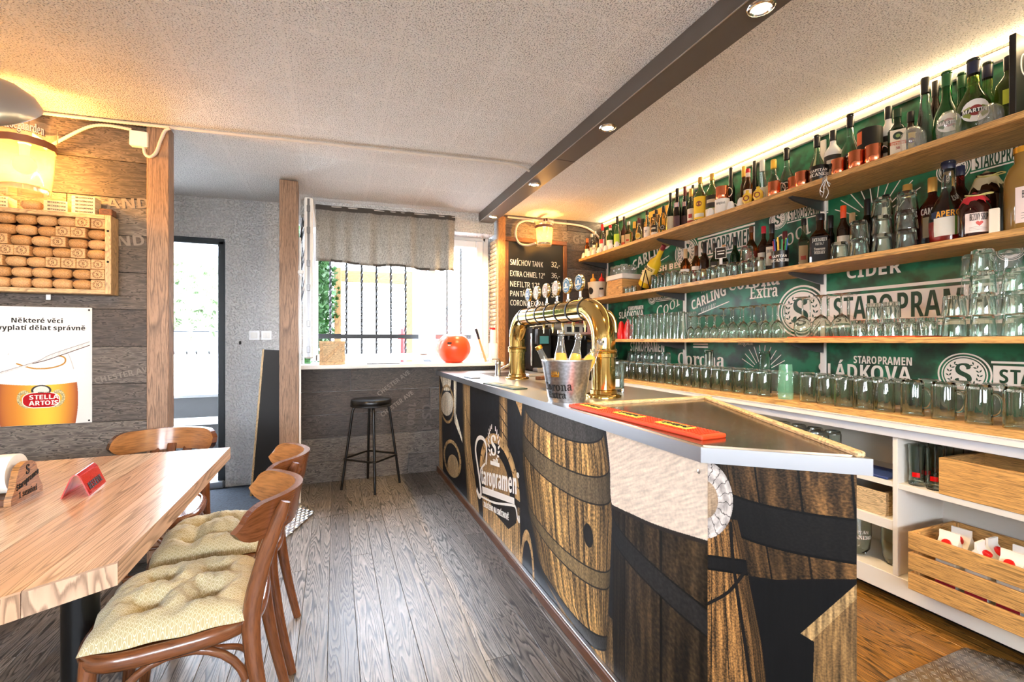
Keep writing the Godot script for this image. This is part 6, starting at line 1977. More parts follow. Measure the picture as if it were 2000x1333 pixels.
func build_cabinet() -> void:
	var s: Sh
	var lam := mats["laminate_white"] as Material
	var c := thing("back_cabinet", "white open back-bar cabinet with shelves under the glass rows", "cabinet", V(0, 0, 0))
	var zf := -4.2
	var zn := 0.25
	var mid := (zf + zn) / 2
	var len := zn - zf
	s = Sh.new(); s.box(V(2.56, 0.105, mid), V(0.36, 0.09, len), 0.002); part(c, "bottom_board", s, lam)
	s = Sh.new(); s.box(V(2.735, 0.46, mid), V(0.012, 0.64, len)); part(c, "back_panel", s, lam)
	s = Sh.new(); s.box(V(2.50, 0.03, mid), V(0.02, 0.06, len)); part(c, "plinth", s, mats["black_matt"])
	for z in [-4.19, -2.78, -1.30, 0.24]:
		s = Sh.new(); s.box(V(2.555, 0.468, z), V(0.35, 0.632, 0.02), 0.001); part(c, "divider", s, lam)
	for b in [[-3.485, 1.39, 0.575, 0.025], [-3.485, 1.39, 0.395, 0.04], [-2.04, 1.46, 0.575, 0.025], [-2.04, 1.46, 0.395, 0.045], [-0.53, 1.52, 0.573, 0.025]]:
		s = Sh.new(); s.box(V(2.557, b[2] - b[3] / 2, b[0]), V(0.345, b[3], b[1]), 0.001); part(c, "shelf_board", s, lam)
	s = Sh.new(); s.box(V(2.55, 0.818, mid), V(0.36, 0.072, len), 0.002); part(c, "top_rail", s, M("rail_grey", C("c9ccd4"), 0.5))
	var w := thing("back_worktop", "long timber worktop with a white edge, covered with glasses", "worktop", V(0, 0, 0))
	s = Sh.new(); s.box(V(2.558, 0.8696, mid), V(0.384, 0.030, len), 0.003); part(w, "board", s, mats["shelf_wood"])
	s = Sh.new(); s.box(V(2.552, 0.8535, mid), V(0.402, 0.0026, len)); part(w, "edge_band", s, mats["white_paint"])
	s = Sh.new(); s.box(V(2.362, 0.838, mid), V(0.014, 0.028, len), 0.002); part(w, "edge_band", s, mats["white_paint"])
	# wooden box in the upper right compartment
	var bx := thing("wooden_box", "open light wooden box on the upper shelf of the right compartment", "box", V(2.545, 0.5735, -0.70))
	s = Sh.new(); s.box(V(-0.155, 0.077, 0), V(0.018, 0.154, 0.88), 0.002); part(bx, "side_board", s, mats["crate_wood"])
	s = Sh.new(); s.box(V(0.155, 0.077, 0), V(0.018, 0.154, 0.88), 0.002); part(bx, "side_board", s, mats["crate_wood"])
	for z in [-0.431, 0.431]:
		s = Sh.new(); s.box(V(0, 0.077, z), V(0.292, 0.154, 0.018), 0.002); part(bx, "side_board", s, mats["crate_wood"])
	s = Sh.new(); s.box(V(0, 0.006, 0), V(0.292, 0.012, 0.844)); part(bx, "base_board", s, mats["crate_wood"])
	# drawer-like box in the left compartment
	var lb := thing("wooden_box", "low wooden tray box seen past the bar end, left compartment", "box", V(2.56, 0.3955, -1.75))
	s = Sh.new(); s.box(V(-0.15, 0.055, 0), V(0.018, 0.11, 0.8), 0.002); part(lb, "side_board", s, mats["pale_wood"])
	for z in [-0.391, 0.391]:
		s = Sh.new(); s.box(V(0.01, 0.055, z), V(0.30, 0.11, 0.018), 0.002); part(lb, "side_board", s, mats["pale_wood"])
	s = Sh.new(); s.box(V(0.01, 0.006, 0), V(0.30, 0.012, 0.764)); part(lb, "base_board", s, mats["pale_wood"])
	# slatted crate with cartons and bottles
	var cr := thing("slatted_crate", "slatted pine crate full of juice cartons in the lower right compartment", "crate", V(2.47, 0.1505, -0.83))
	for k in 3:
		for sx in [-0.16, 0.16]:
			s = Sh.new(); s.uvo = P2(k * 0.37, k * 0.21 + sx); s.box(V(sx, 0.038 + 0.087 * k, 0), V(0.014, 0.072, 0.76), 0.002); part(cr, "slat", s, mats["crate_wood"])
		for sz in [-0.372, 0.372]:
			s = Sh.new(); s.uvo = P2(k * 0.3, sz); s.box(V(0, 0.038 + 0.087 * k, sz), V(0.304, 0.072, 0.014), 0.002); part(cr, "slat", s, mats["crate_wood"])
	for sx in [-0.144, 0.144]:
		for sz in [-0.356, 0.356]:
			s = Sh.new(); s.box(V(sx, 0.13, sz), V(0.018, 0.24, 0.018), 0.001, Transform3D.IDENTITY, 1); part(cr, "corner_post", s, mats["crate_wood"])
	s = Sh.new(); s.box(V(0, 0.006, 0), V(0.30, 0.012, 0.74)); part(cr, "base_board", s, mats["crate_wood"])
	var kk := 0
	for i in 2:
		for j in 6:
			if i == 1 and j > 2: continue
			var o := thing("juice_carton", "white red-capped juice carton in the slatted crate, %s row, %s from the left" % [["front", "back"][i], ORD[j]], "carton", V(2.385 + 0.088 * i, 0.1635, -1.105 + 0.095 * j), rng.randf_range(-0.06, 0.06), "juice cartons in the crate")
			s = Sh.new(); s.box(V(0, 0.095, 0), V(0.068, 0.19, 0.068), 0.003); part(o, "carton", s, mats["paper"])
			s = Sh.new()
			s.prism(PackedVector2Array([P2(-0.034, 0.19), P2(0.034, 0.19), P2(0.004, 0.235), P2(0.004, 0.262), P2(-0.004, 0.262), P2(-0.004, 0.235)]), -0.033, 0.033, Transform3D(Basis(Vector3.UP, PI / 2 * (kk % 2)), Vector3.ZERO))
			part(o, "gable", s, mats["paper"])
			s = Sh.new(); s.lathe([P2(0.015, 0.212), P2(0.015, 0.24), P2(0.013, 0.243), P2(0, 0.243)], 14, Transform3D(Basis(V(0, 0, 1), 0.55) if kk % 2 == 0 else Basis(V(1, 0, 0), 0.55), V(0.10, 0.02, 0) if kk % 2 == 0 else V(0, 0.02, -0.10)))
			part(o, "screw_cap", s, mats["red_plastic"]).position = V(-0.002, 0.0, 0.0)
			s = Sh.new(); s.box(V(-0.0343, 0.07, 0), V(0.001, 0.05, 0.066)); part(o, "colour_band", s, label_mat("c02838"))
			letter(o, "100%", 0.02, mats["ink"], V(-0.0348, 0.118, 0), V(0, -PI / 2, 0), "sansb", 0.9)
			kk += 1
	for j in 3:
		var o := thing("wine_bottle", "dark wine bottle standing behind the juice cartons, %s" % ["far one with a white neck band", "middle one", "near one"][j], "bottle", V(2.57, 0.1635, -0.80 + 0.12 * j), 0, "wine bottles in the crate")
		s = Sh.new(); s.lathe([P2(0, 0), P2(0.036, 0), P2(0.037, 0.005), P2(0.037, 0.185), P2(0.034, 0.205), P2(0.016, 0.245), P2(0.014, 0.31), P2(0, 0.31)], 18); part(o, "glass", s, mats["black_satin"])
		s = Sh.new(); s.lathe([P2(0.0148, 0.25), P2(0.0155, 0.25), P2(0.0155, 0.315), P2(0, 0.316)], 14); part(o, "capsule", s, mats["paper"] if j == 0 else mats["black_matt"])
	# glasses in the cabinet
	for k in 6:
		var o := thing("tall_beer_glass", "tall red-marked beer glass beside the wooden box, %s row, %s from front" % [["left", "right"][k / 3], ORD[k % 3]], "glass", V(2.435 + 0.075 * (k % 3), 0.5735, -1.245 + 0.066 * (k / 3)), -1.2, "tall beer glasses in the cabinet")
		s = Sh.new(); s.lathe([P2(0, 0), P2(0.028, 0.0), P2(0.030, 0.01), P2(0.026, 0.05), P2(0.030, 0.17), P2(0.030, 0.18), P2(0.0278, 0.18), P2(0.0278, 0.17), P2(0.0238, 0.05), P2(0.024, 0.018), P2(0, 0.016)], 18); part(o, "bowl", s, mats["base_glass"])
		s = Sh.new(); s.lathe([P2(0.0284, 0.04), P2(0.0282, 0.06)], 6, Transform3D.IDENTITY, -0.5, 0.5); part(o, "red_mark", s, mats["red_plastic"])
	for k in 8:
		put_glass("mug_x", "glass_tankard", "beer glass in the dark left cabinet compartment, %s row, %s from the left" % [["front", "back"][k % 2], ORD[k / 2]], "glasses in the left compartment", V(2.44 + 0.1 * (k % 2), 0.5755, -1.98 + 0.098 * (k / 2)))
	s = Sh.new(); s.box(V(0, 0.006, 0), V(0.18, 0.012, 0.18), 0.003)
	single("blue_tray", s, label_mat("28407c"), "flat blue tray at the front of the left compartment shelf", "tray", V(2.475, 0.5752, -1.425) , 0.0)
	for pq in [[2.47, -1.52, 0.062, "with white lettering"], [2.50, -1.365, 0.055, "right of the lettered one"]]:
		var o := thing("glass_pitcher", "wide clear glass pitcher low in the left compartment, " + pq[3], "pitcher", V(pq[0], 0.1515, pq[1]), -0.9)
		var r: float = pq[2]
		s = Sh.new(); s.lathe([P2(0, 0), P2(r * 0.6, 0), P2(r * 0.9, 0.03), P2(r, 0.1), P2(r * 0.98, 0.2), P2(r * 0.94, 0.2), P2(r * 0.96, 0.1), P2(r * 0.85, 0.034), P2(r * 0.55, 0.008), P2(0, 0.008)], 22); part(o, "bowl", s, mats["base_glass"])
		s = Sh.new(); s.tube(arc(V(0, 0.11, r), 0.055, -PI / 2, PI / 2, 8, V(0, 0, 0.6), V(0, 1, 0)), 0.006, 8); part(o, "handle", s, mats["clear_glass"])
		if r > 0.06:
			letter(o, "CAPITÁN", 0.014, mats["print_white"], V(0, 0.12, 0), Vector3.ZERO, "serifb", 1.0, r + 0.0012)
			letter(o, "BUCANERO", 0.018, mats["print_white"], V(0, 0.095, 0), Vector3.ZERO, "serifb", 0.9, r + 0.0012)

# ---- table, chairs -------------------------------------------------------------------------------
func build_table() -> void:
	var t := thing("table", "solid timber table with a light glued-stave top and black pedestal", "table", V(0, 0, 0))
	var up := Transform3D(Basis(V(1, 0, 0), V(0, 0, -1), V(0, 1, 0)), Vector3.ZERO)
	var x := -0.43
	var k := 0
	while x > -1.49:
		var w: float = [0.118, 0.142, 0.128, 0.15, 0.122, 0.138, 0.13, 0.14][k % 8]
		var a := maxf(x - w, -1.5)
		var zr := -1.207 + (-0.43 - x) * 0.67
		var zl := -1.207 + (-0.43 - a) * 0.67
		# stave with eased top edges: long box then cut by the slanting near edge
		var s := Sh.new()
		var off := P2(rng.randf() * 4.0, rng.randf() * 4.0)
		var e := 0.0006
		var c := 0.003
		var P := func(px: float, py: float, pz: float) -> Vector3: return V(px, py, pz)
		var zb := -2.33
		var xr := x - e
		var xl := a + e
		var tp := 0.75
		var bt := 0.70
		var nz := V(0.556, 0, 0.831)
		var uv := func(pz: float, q: float) -> Vector2: return P2(pz, q) + off
		s.quad(V(xl, tp, zb), V(xr, tp, zb), V(xr, tp, zr - c), V(xl, tp, zl - c), Vector3.UP, uv.call(zb, xl), uv.call(zb, xr), uv.call(zr, xr), uv.call(zl, xl))
		s.quad(V(xl, bt, zb), V(xr, bt, zb), V(xr, bt, zr), V(xl, bt, zl), Vector3.DOWN, uv.call(zb, xl), uv.call(zb, xr), uv.call(zr, xr), uv.call(zl, xl))
		s.quad(V(xl, tp, zl - c), V(xr, tp, zr - c), V(xr, tp - c, zr), V(xl, tp - c, zl), (nz + Vector3.UP).normalized(), off, off, off, off)
		s.quad(V(xl, bt, zl), V(xr, bt, zr), V(xr, tp - c, zr), V(xl, tp - c, zl), nz, P2(0.0, xl) + off, P2(0.0, xr) + off, P2(0.08, xr) + off, P2(0.08, xl) + off)
		s.quad(V(xl, bt, zb), V(xr, bt, zb), V(xr, tp, zb), V(xl, tp, zb), V(0, 0, -1), off, off, off, off)
		s.quad(V(xr, bt, zb), V(xr, bt, zr), V(xr, tp, zr - c), V(xr, tp, zb), V(1, 0, 0), uv.call(zb, 0.0), uv.call(zr, 0.0), uv.call(zr, 0.05), uv.call(zb, 0.05))
		s.quad(V(xl, bt, zb), V(xl, bt, zl), V(xl, tp, zl - c), V(xl, tp, zb), V(-1, 0, 0), uv.call(zb, 0.0), uv.call(zl, 0.0), uv.call(zl, 0.05), uv.call(zb, 0.05))
		part(t, "stave", s, mats["table_%d" % (k % 5)])
		x = a
		k += 1
	var s := Sh.new()
	s.lathe([P2(0.0, 0.019), P2(0.04, 0.019), P2(0.04, 0.69), P2(0.0, 0.69)], 28, Transform3D(Basis.IDENTITY, V(-0.64, 0, -1.57)))
	part(t, "column", s, mats["black_satin"])
	s = Sh.new()
	s.lathe([P2(0.0, 0.0), P2(0.27, 0.0), P2(0.275, 0.006), P2(0.26, 0.018), P2(0.06, 0.024), P2(0.05, 0.05), P2(0.04, 0.055)], 36, Transform3D(Basis.IDENTITY, V(-0.64, 0, -1.57)))
	part(t, "base", s, mats["dark_metal"])
	s = Sh.new(); s.box(V(-0.66, 0.695, -1.6), V(0.3, 0.01, 0.3)); part(t, "mounting_plate", s, mats["black_matt"])

func make_chair(label: String, at: Vector3, turn: float) -> Node3D:
	# faces local -z; seat about 0.46 m high
	var o := thing("bentwood_chair", label, "chair", at, turn, "bentwood chairs round the table")
	var s: Sh
	var wd := mats["chair_wood"] as Material
	# seat frame: rounded trapezoid ring
	var loop := func(sx: float, sz: float, y: float) -> Array:
		var pts := []
		for k in 40:
			var a := TAU * k / 40.0
			var c := cos(a)
			var d := sin(a)
			var ex := signf(c) * pow(absf(c), 0.55)
			var ez := signf(d) * pow(absf(d), 0.6)
			pts.append(V(ex * sx * (1.0 - 0.10 * ez), y, ez * sz))
		return pts
	s = Sh.new(); s.tube(loop.call(0.195, 0.195, 0.44), 0.02, 10, Transform3D.IDENTITY, P2(0.85, 1.15), true); part(o, "seat_frame", s, wd)
	s = Sh.new()
	var lp: Array = loop.call(0.185, 0.185, 0.455)
	for k in 40:
		s.tri(V(0, 0.449, 0), lp[k], lp[(k + 1) % 40], Vector3.UP, Vector3.UP, Vector3.UP, P2(0, 0), P2(lp[k].x, lp[k].z), P2(lp[(k + 1) % 40].x, lp[(k + 1) % 40].z))
		s.tri(V(0, 0.437, 0), lp[k] - V(0, 0.018, 0), lp[(k + 1) % 40] - V(0, 0.018, 0), Vector3.DOWN, Vector3.DOWN, Vector3.DOWN)
	part(o, "seat", s, wd)
	for sx in [-1.0, 1.0]:
		s = Sh.new()
		s.tube(spline([V(sx * 0.165, 0.45, -0.165), V(sx * 0.17, 0.25, -0.18), V(sx * 0.175, 0.0, -0.20)], 4), [0.021, 0.02, 0.02, 0.019, 0.018, 0.017, 0.016, 0.015, 0.014], 12)
		part(o, "front_leg", s, wd)
		s = Sh.new()
		s.tube(spline([V(sx * 0.185, 0.0, 0.25), V(sx * 0.175, 0.22, 0.205), V(sx * 0.168, 0.44, 0.178), V(sx * 0.162, 0.60, 0.205), V(sx * 0.155, 0.765, 0.262)], 5), [0.014, 0.0145, 0.015, 0.0155, 0.016, 0.017, 0.018, 0.019, 0.02, 0.021, 0.022, 0.022, 0.022, 0.0215, 0.021, 0.02, 0.02, 0.019, 0.018, 0.017, 0.012], 12, Transform3D.IDENTITY, P2(0.85, 1.1))
		part(o, "rear_leg", s, wd)
		# bent brace between leg and seat
		s = Sh.new()
		s.tube(arc(V(sx * 0.165, 0.26, 0.02), 0.15, 0.25, PI - 0.25, 12, V(0, 0, 1), V(0, 1, 0)), 0.011, 8)
		part(o, "brace", s, wd)
	s = Sh.new()
	s.tube(arc(V(0, 0.26, -0.178), 0.15, 0.3, PI - 0.3, 12, V(1, 0, 0), V(0, 1, 0)), 0.011, 8); part(o, "brace", s, wd)
	s = Sh.new(); s.tube(loop.call(0.155, 0.15, 0.22), 0.0095, 8, Transform3D.IDENTITY, Vector2.ONE, true); part(o, "stretcher_ring", s, wd)
	# curved top rail, rounded ends; inner face paler to carry reflected light
	var rail := func(u: float, v: float, off: float) -> Vector3:
		var a := lerpf(-1.0, 1.0, u)
		a = signf(a) * (1.0 - pow(1.0 - absf(a), 1.7))
		var hh := 0.052 * maxf(0.22, sqrt(clampf(1.0 - pow(maxf(0.0, absf(a) - 0.78) / 0.22, 2.0), 0.0, 1.0)))
		var x := a * 0.215
		var z := 0.285 - 0.135 * a * a
		var n := V(2.0 * 0.135 * a / 0.215, 0, 1.0).normalized()
		var lean := (v - 0.5) * 0.02
		return V(x, 0.725 + (v * 2.0 - 1.0) * hh, z + lean) + n * off
	s = Sh.new()
	s.grid(28, 6, func(u, v): return rail.call(u, v, 0.011), P2(0.45, 0.1), true)
	for k in 28:
		for e in [0.0, 1.0]:
			var u0 := k / 28.0
			var u1 := (k + 1) / 28.0
			var nn := V(0, 1 if e > 0.5 else -1, 0)
			s.quad(rail.call(u0, e, -0.011), rail.call(u1, e, -0.011), rail.call(u1, e, 0.011), rail.call(u0, e, 0.011), nn)
	for k in 6:
		for e in [0.0, 1.0]:
			s.quad(rail.call(e, k / 6.0, -0.011), rail.call(e, (k + 1) / 6.0, -0.011), rail.call(e, (k + 1) / 6.0, 0.011), rail.call(e, k / 6.0, 0.011), V(1 if e > 0.5 else -1, 0, 0))
	var tr := part(o, "top_rail", s, wd)
	s = Sh.new()
	s.grid(28, 6, func(u, v): return rail.call(u, v, -0.0112), P2(0.45, 0.1), false)
	part(tr, "inner_face", s, mats["chair_inner_lit"], "inner face lightened with reflected light in its colour")
	# back slats
	for k in 3:
		var x := -0.07 + 0.07 * k
		s = Sh.new()
		s.tube([V(x * 0.8, 0.45, 0.185), V(x * 0.95, 0.58, 0.215), V(x, 0.70, 0.268)], 0.02, 8, Transform3D.IDENTITY, P2(1.0, 0.3), false, V(0, 0, 1))
		part(o, "back_slat", s, wd)
	return o

func make_cushion(called: String, label: String, at: Vector3, turn: float, sd: int) -> void:
	var o := thing(called, label, "cushion", at, turn, "tufted seat cushions")
	var nz := FastNoiseLite.new()
	nz.seed = sd
	nz.frequency = 4.0
	var fn := func(u: float, v: float, top: bool) -> Vector3:
		var a := u * 2 - 1
		var b := v * 2 - 1
		# square pillow with rounded corners and scalloped sides
		var x := a * 0.19 * (1.0 - 0.045 * b * b - 0.02 * sin(b * 9.0 + sd))
		var z := b * 0.185 * (1.0 - 0.045 * a * a - 0.02 * sin(a * 8.0 + sd * 2))
		var edge := pow(maxf(0.0, (1.0 - pow(absf(a), 3.0)) * (1.0 - pow(absf(b), 3.0))), 0.45)
		var hgt := 0.075 * edge
		for tx in [-0.38, 0.38]:
			for tz in [-0.38, 0.38]:
				var d2: float = (a - tx) * (a - tx) + (b - tz) * (b - tz)
				hgt *= 1.0 - 0.8 * exp(-d2 * 20.0)
				# creases running from the buttons
				var an: float = atan2(b - tz, a - tx)
				hgt *= 1.0 - 0.26 * exp(-d2 * 5.0) * pow(absf(sin(an * 2.0 + sd)), 6.0)
		hgt += 0.012 * nz.get_noise_2d(a * 0.8, b * 0.8) * edge + 0.004 * nz.get_noise_2d(a * 2.6, b * 2.6) * edge
		return V(x, 0.012 + hgt if top else 0.012 - 0.011 * edge, z)
	var s := Sh.new()
	s.grid(56, 56, func(u, v): return fn.call(u, v, true), P2(1.6, 1.6), true)
	s.grid(20, 20, func(u, v): return fn.call(u, v, false), P2(1.6, 1.6))
	part(o, "pillow", s, mats["cushion"])
	for tx in [-0.38, 0.38]:
		for tz in [-0.38, 0.38]:
			var p: Vector3 = fn.call((tx + 1) / 2, (tz + 1) / 2, true)
			s = Sh.new(); s.lathe([P2(0.007, 0), P2(0.006, 0.003), P2(0, 0.004)], 10, Transform3D(Basis.IDENTITY, p)); part(o, "tuft_button", s, mats["cushion"])

func cushion_material() -> void:
	var im := Image.create(256, 256, false, Image.FORMAT_RGB8)
	var base := Color(0.72, 0.66, 0.50)
	im.fill(base)
	for y in 256:
		for x in 256:
			var best := 1e9
			for c in [[0, 0], [64, 0], [128, 0], [192, 0], [256, 0], [32, 64], [96, 64], [160, 64], [224, 64], [-32, 64], [288, 64], [0, 128], [64, 128], [128, 128], [192, 128], [256, 128], [32, 192], [96, 192], [160, 192], [224, 192], [-32, 192], [288, 192], [0, 256], [64, 256], [128, 256], [192, 256], [256, 256]]:
				best = minf(best, absf(sqrt(float((x - c[0]) * (x - c[0]) + (y - c[1]) * (y - c[1]))) - 27.0))
			if best < 3.5:
				im.set_pixel(x, y, base.lerp(Color(0.93, 0.90, 0.80), 0.9 - best * 0.12))
	var m := M("cushion", Color.WHITE, 0.95)
	m.albedo_texture = ImageTexture.create_from_image(im)
	m.uv1_scale = V(6, 6, 1)
	m.rim_enabled = true
	m.rim = 0.3

func build_dining() -> void:
	build_table()
	cushion_material()
	make_chair("brown bentwood chair nearest the viewer with a tufted cushion", V(-0.40, 0, -1.58), PI / 2 + 0.05)
	make_chair("brown bentwood chair with a tufted cushion, second along the table side", V(-0.40, 0, -2.03), PI / 2 + 0.02)
	make_chair("brown bentwood chair at the far end of the table, without a cushion", V(-0.78, 0, -2.52), PI - 0.03)
	make_cushion("seat_cushion", "yellow-cream tufted cushion with a ring pattern on the nearest chair", V(-0.41, 0.452, -1.58), PI / 2 + 0.08, 3)
	make_cushion("seat_cushion", "cream tufted cushion on the second chair along the table", V(-0.41, 0.452, -2.03), PI / 2 + 0.04, 8)
	# paper roll holder
	var s: Sh
	var r := thing("paper_roll_holder", "wooden holder with a paper roll and a burnt-in brewery mark on the table", "roll holder", V(-0.98, 0.75, -1.79))
	var prof := PackedVector2Array([P2(-0.075, 0.0), P2(0.075, 0.0), P2(0.075, 0.018), P2(0.058, 0.045), P2(0.05, 0.075)])
	for k in 9:
		var a := PI * k / 8.0
		prof.append(P2(cos(a) * 0.046, 0.082 + sin(a) * 0.03))
	prof.append(P2(-0.05, 0.075)); prof.append(P2(-0.058, 0.045)); prof.append(P2(-0.075, 0.018))
	for x in [-0.11, 0.11]:
		s = Sh.new(); s.prism(prof, x, x + 0.016 * signf(x), Transform3D(Basis(V(0, 0, -1), V(0, 1, 0), V(1, 0, 0)), Vector3.ZERO)); part(r, "side_plate", s, mats["honey_trim"])
	s = Sh.new(); s.box(V(0, 0.01, 0), V(0.22, 0.02, 0.14), 0.002); part(r, "base", s, mats["dark_frame_wood"])
	s = Sh.new(); s.lathe([P2(0.018, -0.1), P2(0.056, -0.1), P2(0.056, 0.1), P2(0.018, 0.1), P2(0.018, -0.1)], 36, Transform3D(Basis(V(0, 0, 1), -PI / 2), V(0, 0.078, -0.005))); part(r, "paper_roll", s, mats["paper"])
	letter(r, "Staropramen", 0.018, mats["ink"], V(0.1268, 0.058, 0), V(0, PI / 2, 0), "serifb", 0.62, 0.0, 0.25)
	letter(r, "1 sezóní", 0.018, mats["ink"], V(0.1268, 0.022, 0), V(0, PI / 2, 0), "serif", 0.9)
	letter(r, "S", 0.03, mats["ink"], V(0.1268, 0.088, 0), V(0, PI / 2, 0), "serifb", 0.8)
	# reserved sign: bent translucent red acrylic
	var g := thing("reserved_sign", "translucent red tent sign reading RESERVE on the table", "sign", V(-0.735, 0.75, -1.825), 0.12)
	var m := M("red_acrylic", Color(0.93, 0.16, 0.08, 0.0), 0.04)
	m.refraction_enabled = true
	m.refraction_scale = 0.04
	m.albedo_color.a = 0.35
	var outer := [P2(-0.034, 0), P2(-0.012, 0.058), P2(-0.006, 0.066), P2(0, 0.069), P2(0.006, 0.066), P2(0.012, 0.058), P2(0.034, 0)]
	var poly := PackedVector2Array(outer)
	for q in [P2(0.0305, 0), P2(0.0093, 0.056), P2(0.0045, 0.0635), P2(0, 0.066), P2(-0.0045, 0.0635), P2(-0.0093, 0.056), P2(-0.0305, 0)]: poly.append(q)
	s = Sh.new(); s.prism(poly, -0.078, 0.078); part(g, "acrylic", s, m)
	var slope := atan2(0.058, 0.022)
	var e := letter(g, "RESERVE", 0.022, mats["ink"], V(0.0262, 0.024, 0), Vector3.ZERO, "sansb", 0.95)
	e.transform = Transform3D(Basis(V(0, 0, -1), V(-cos(slope), sin(slope), 0), V(sin(slope), cos(slope), 0)), V(0.0262, 0.024, 0))
	e = letter(g, "RESERVE", 0.022, mats["ink"], Vector3.ZERO, Vector3.ZERO, "sansb", 0.95)
	e.transform = Transform3D(Basis(V(0, 0, 1), V(cos(slope), sin(slope), 0), V(-sin(slope), cos(slope), 0)), V(-0.0262, 0.024, 0))

# ---- left wall ------------------------------------------------------------------------------------
func build_poster() -> void:
	var p := Print.new(420, 610, 1000.0, noise_a, noise_b)
	# x from 0 (left edge) to 0.40; y from 0 to 0.605
	for y in p.h:
		for x in p.w:
			var d := P2((x - 120.0) / 260.0, (y - 200.0) / 420.0).length()
			var v := 246.0 - 26.0 * clampf(d - 0.3, 0.0, 1.0)
			p.put((y * p.w + x) * 3, v, v - 3, v - 8)
	# beer body
	var cx := 0.195
	var half := func(y: float) -> float:
		return 0.166 * sqrt(maxf(0.0, 1.0 - pow((y - 0.13) / 0.36, 2.0)))
	for py in range(int(p.h - 0.37 * 1000), p.h):
		var y := p.row_y(py)
		var hw: float = half.call(y)
		for px in range(int((cx - hw) * 1000), mini(p.w, int((cx + hw) * 1000))):
			var f := ((px + 0.5) / 1000.0 - cx) / hw
			var foam := 0.205 + 0.012 * f * f
			var i := (py * p.w + px) * 3
			var ed := absf(f)
			if y > 0.29 + 0.02 * sqrt(1.0 - f * f) * -1.0:
				if ed > 0.965: p.put(i, 190, 186, 182)
			elif y > foam:
				var v := 250.0 - 22.0 * ed * ed
				p.put(i, v, v - 2, v - 6)
			else:
				var g := 0.5 + 0.5 * cos(f * 3.4 - 0.5)
				var r := lerpf(205, 240, g) * (1.0 - 0.28 * pow(ed, 6.0))
				p.put(i, r, lerpf(130, 196, g) * (1.0 - 0.4 * pow(ed, 6.0)), lerpf(52, 70, g))
	# foam dome and rim
	p.disc(cx - 0.03, 0.315, 0.125, 0.075, Vector3(405, 402, 396), 0.0, 0.0, 0.02)
	p.stroke(curve2([P2(cx - 0.09, 0.318), P2(cx - 0.02, 0.292), P2(cx + 0.05, 0.294), P2(cx + 0.10, 0.312), P2(cx + 0.112, 0.335), P2(cx + 0.10, 0.352), P2(cx + 0.07, 0.358)]), 0.0035, Vector3(176, 128, 62))
	# skimming blade
	p.poly(PackedVector2Array([P2(0.0, 0.262), P2(0.21, 0.338), P2(0.24, 0.362), P2(0.41, 0.428), P2(0.41, 0.415), P2(0.25, 0.346), P2(0.2, 0.322), P2(0.0, 0.252)]), Vector3(214, 212, 210), 0.1)
	p.stroke(curve2([P2(0.17, 0.318), P2(0.22, 0.332), P2(0.27, 0.352), P2(0.41, 0.411)]), 0.0018, Vector3(70, 50, 45))
	p.stroke(curve2([P2(0.0, 0.262), P2(0.15, 0.315), P2(0.2, 0.335), P2(0.25, 0.366), P2(0.41, 0.43)]), 0.0012, Vector3(120, 112, 110))
	# red badge
	var bc := P2(0.205, 0.128)
	p.disc(bc.x, bc.y + 0.05, 0.042, 0.028, Vector3(360, 350, 330), 0.22, 0.0, 0.1)
	for sgn in [-1.0, 1.0]:
		p.ringed(bc.x + sgn * 0.07, bc.y + 0.01, 0.03, 0.042, Vector3(220, 205, 150), 0.55)
		p.ringed(bc.x + sgn * 0.055, bc.y - 0.02, 0.03, 0.02, Vector3(220, 205, 150), 0.6)
	var ell := PackedVector2Array()
	for k in 40:
		var a := TAU * k / 40.0
		ell.append(bc + P2(signf(cos(a)) * pow(absf(cos(a)), 0.7) * 0.079, signf(sin(a)) * pow(absf(sin(a)), 0.75) * 0.042))
	p.poly(ell, Vector3(240, 230, 210), 0.0)
	ell = PackedVector2Array()
	for k in 40:
		var a := TAU * k / 40.0
		ell.append(bc + P2(signf(cos(a)) * pow(absf(cos(a)), 0.7) * 0.075, signf(sin(a)) * pow(absf(sin(a)), 0.75) * 0.038))
	p.poly(ell, Vector3(170, 18, 28), 0.0)
	var o := thing("tin_poster", "white enamel beer poster of a full glass being skimmed", "poster", V(-1.395, 0.79, -3.046))
	var s := Sh.new()
	s.box(V(0, 0.3025, 0), V(0.40, 0.605, 0.003), 0.001)
	part(o, "plate", s, mats["white_pvc"])
	s = Sh.new(); s.quad(V(-0.199, 0.001, 0.0019), V(0.199, 0.001, 0.0019), V(0.199, 0.604, 0.0019), V(-0.199, 0.604, 0.0019), V(0, 0, 1), P2(0, 1), P2(1, 1), P2(1, 0), P2(0, 0))
	part(o, "print", s, print_material("poster_print", p, 0.22))
	var fitw := func(tx: String, h: float, w: float, at: Vector3, m: Material, kd := "sansb") -> void:
		var st: float = w / text(tx, h, kd).get_aabb().size.x
		letter(o, tx, h, m, at, Vector3.ZERO, kd, st)
	fitw.call("Některé věci", 0.025, 0.20, V(-0.02, 0.535, 0.0026), mats["ink"])
	fitw.call("vyplatí dělat správně", 0.025, 0.345, V(0.0, 0.498, 0.0026), mats["ink"])
	fitw.call("STELLA", 0.023, 0.115, V(0.006, 0.143, 0.0026), mats["print_white"])
	fitw.call("ARTOIS", 0.023, 0.115, V(0.006, 0.113, 0.0026), mats["print_white"])
	fitw.call("ANNO 1366", 0.006, 0.05, V(0.006, 0.166, 0.0026), mats["ink"])
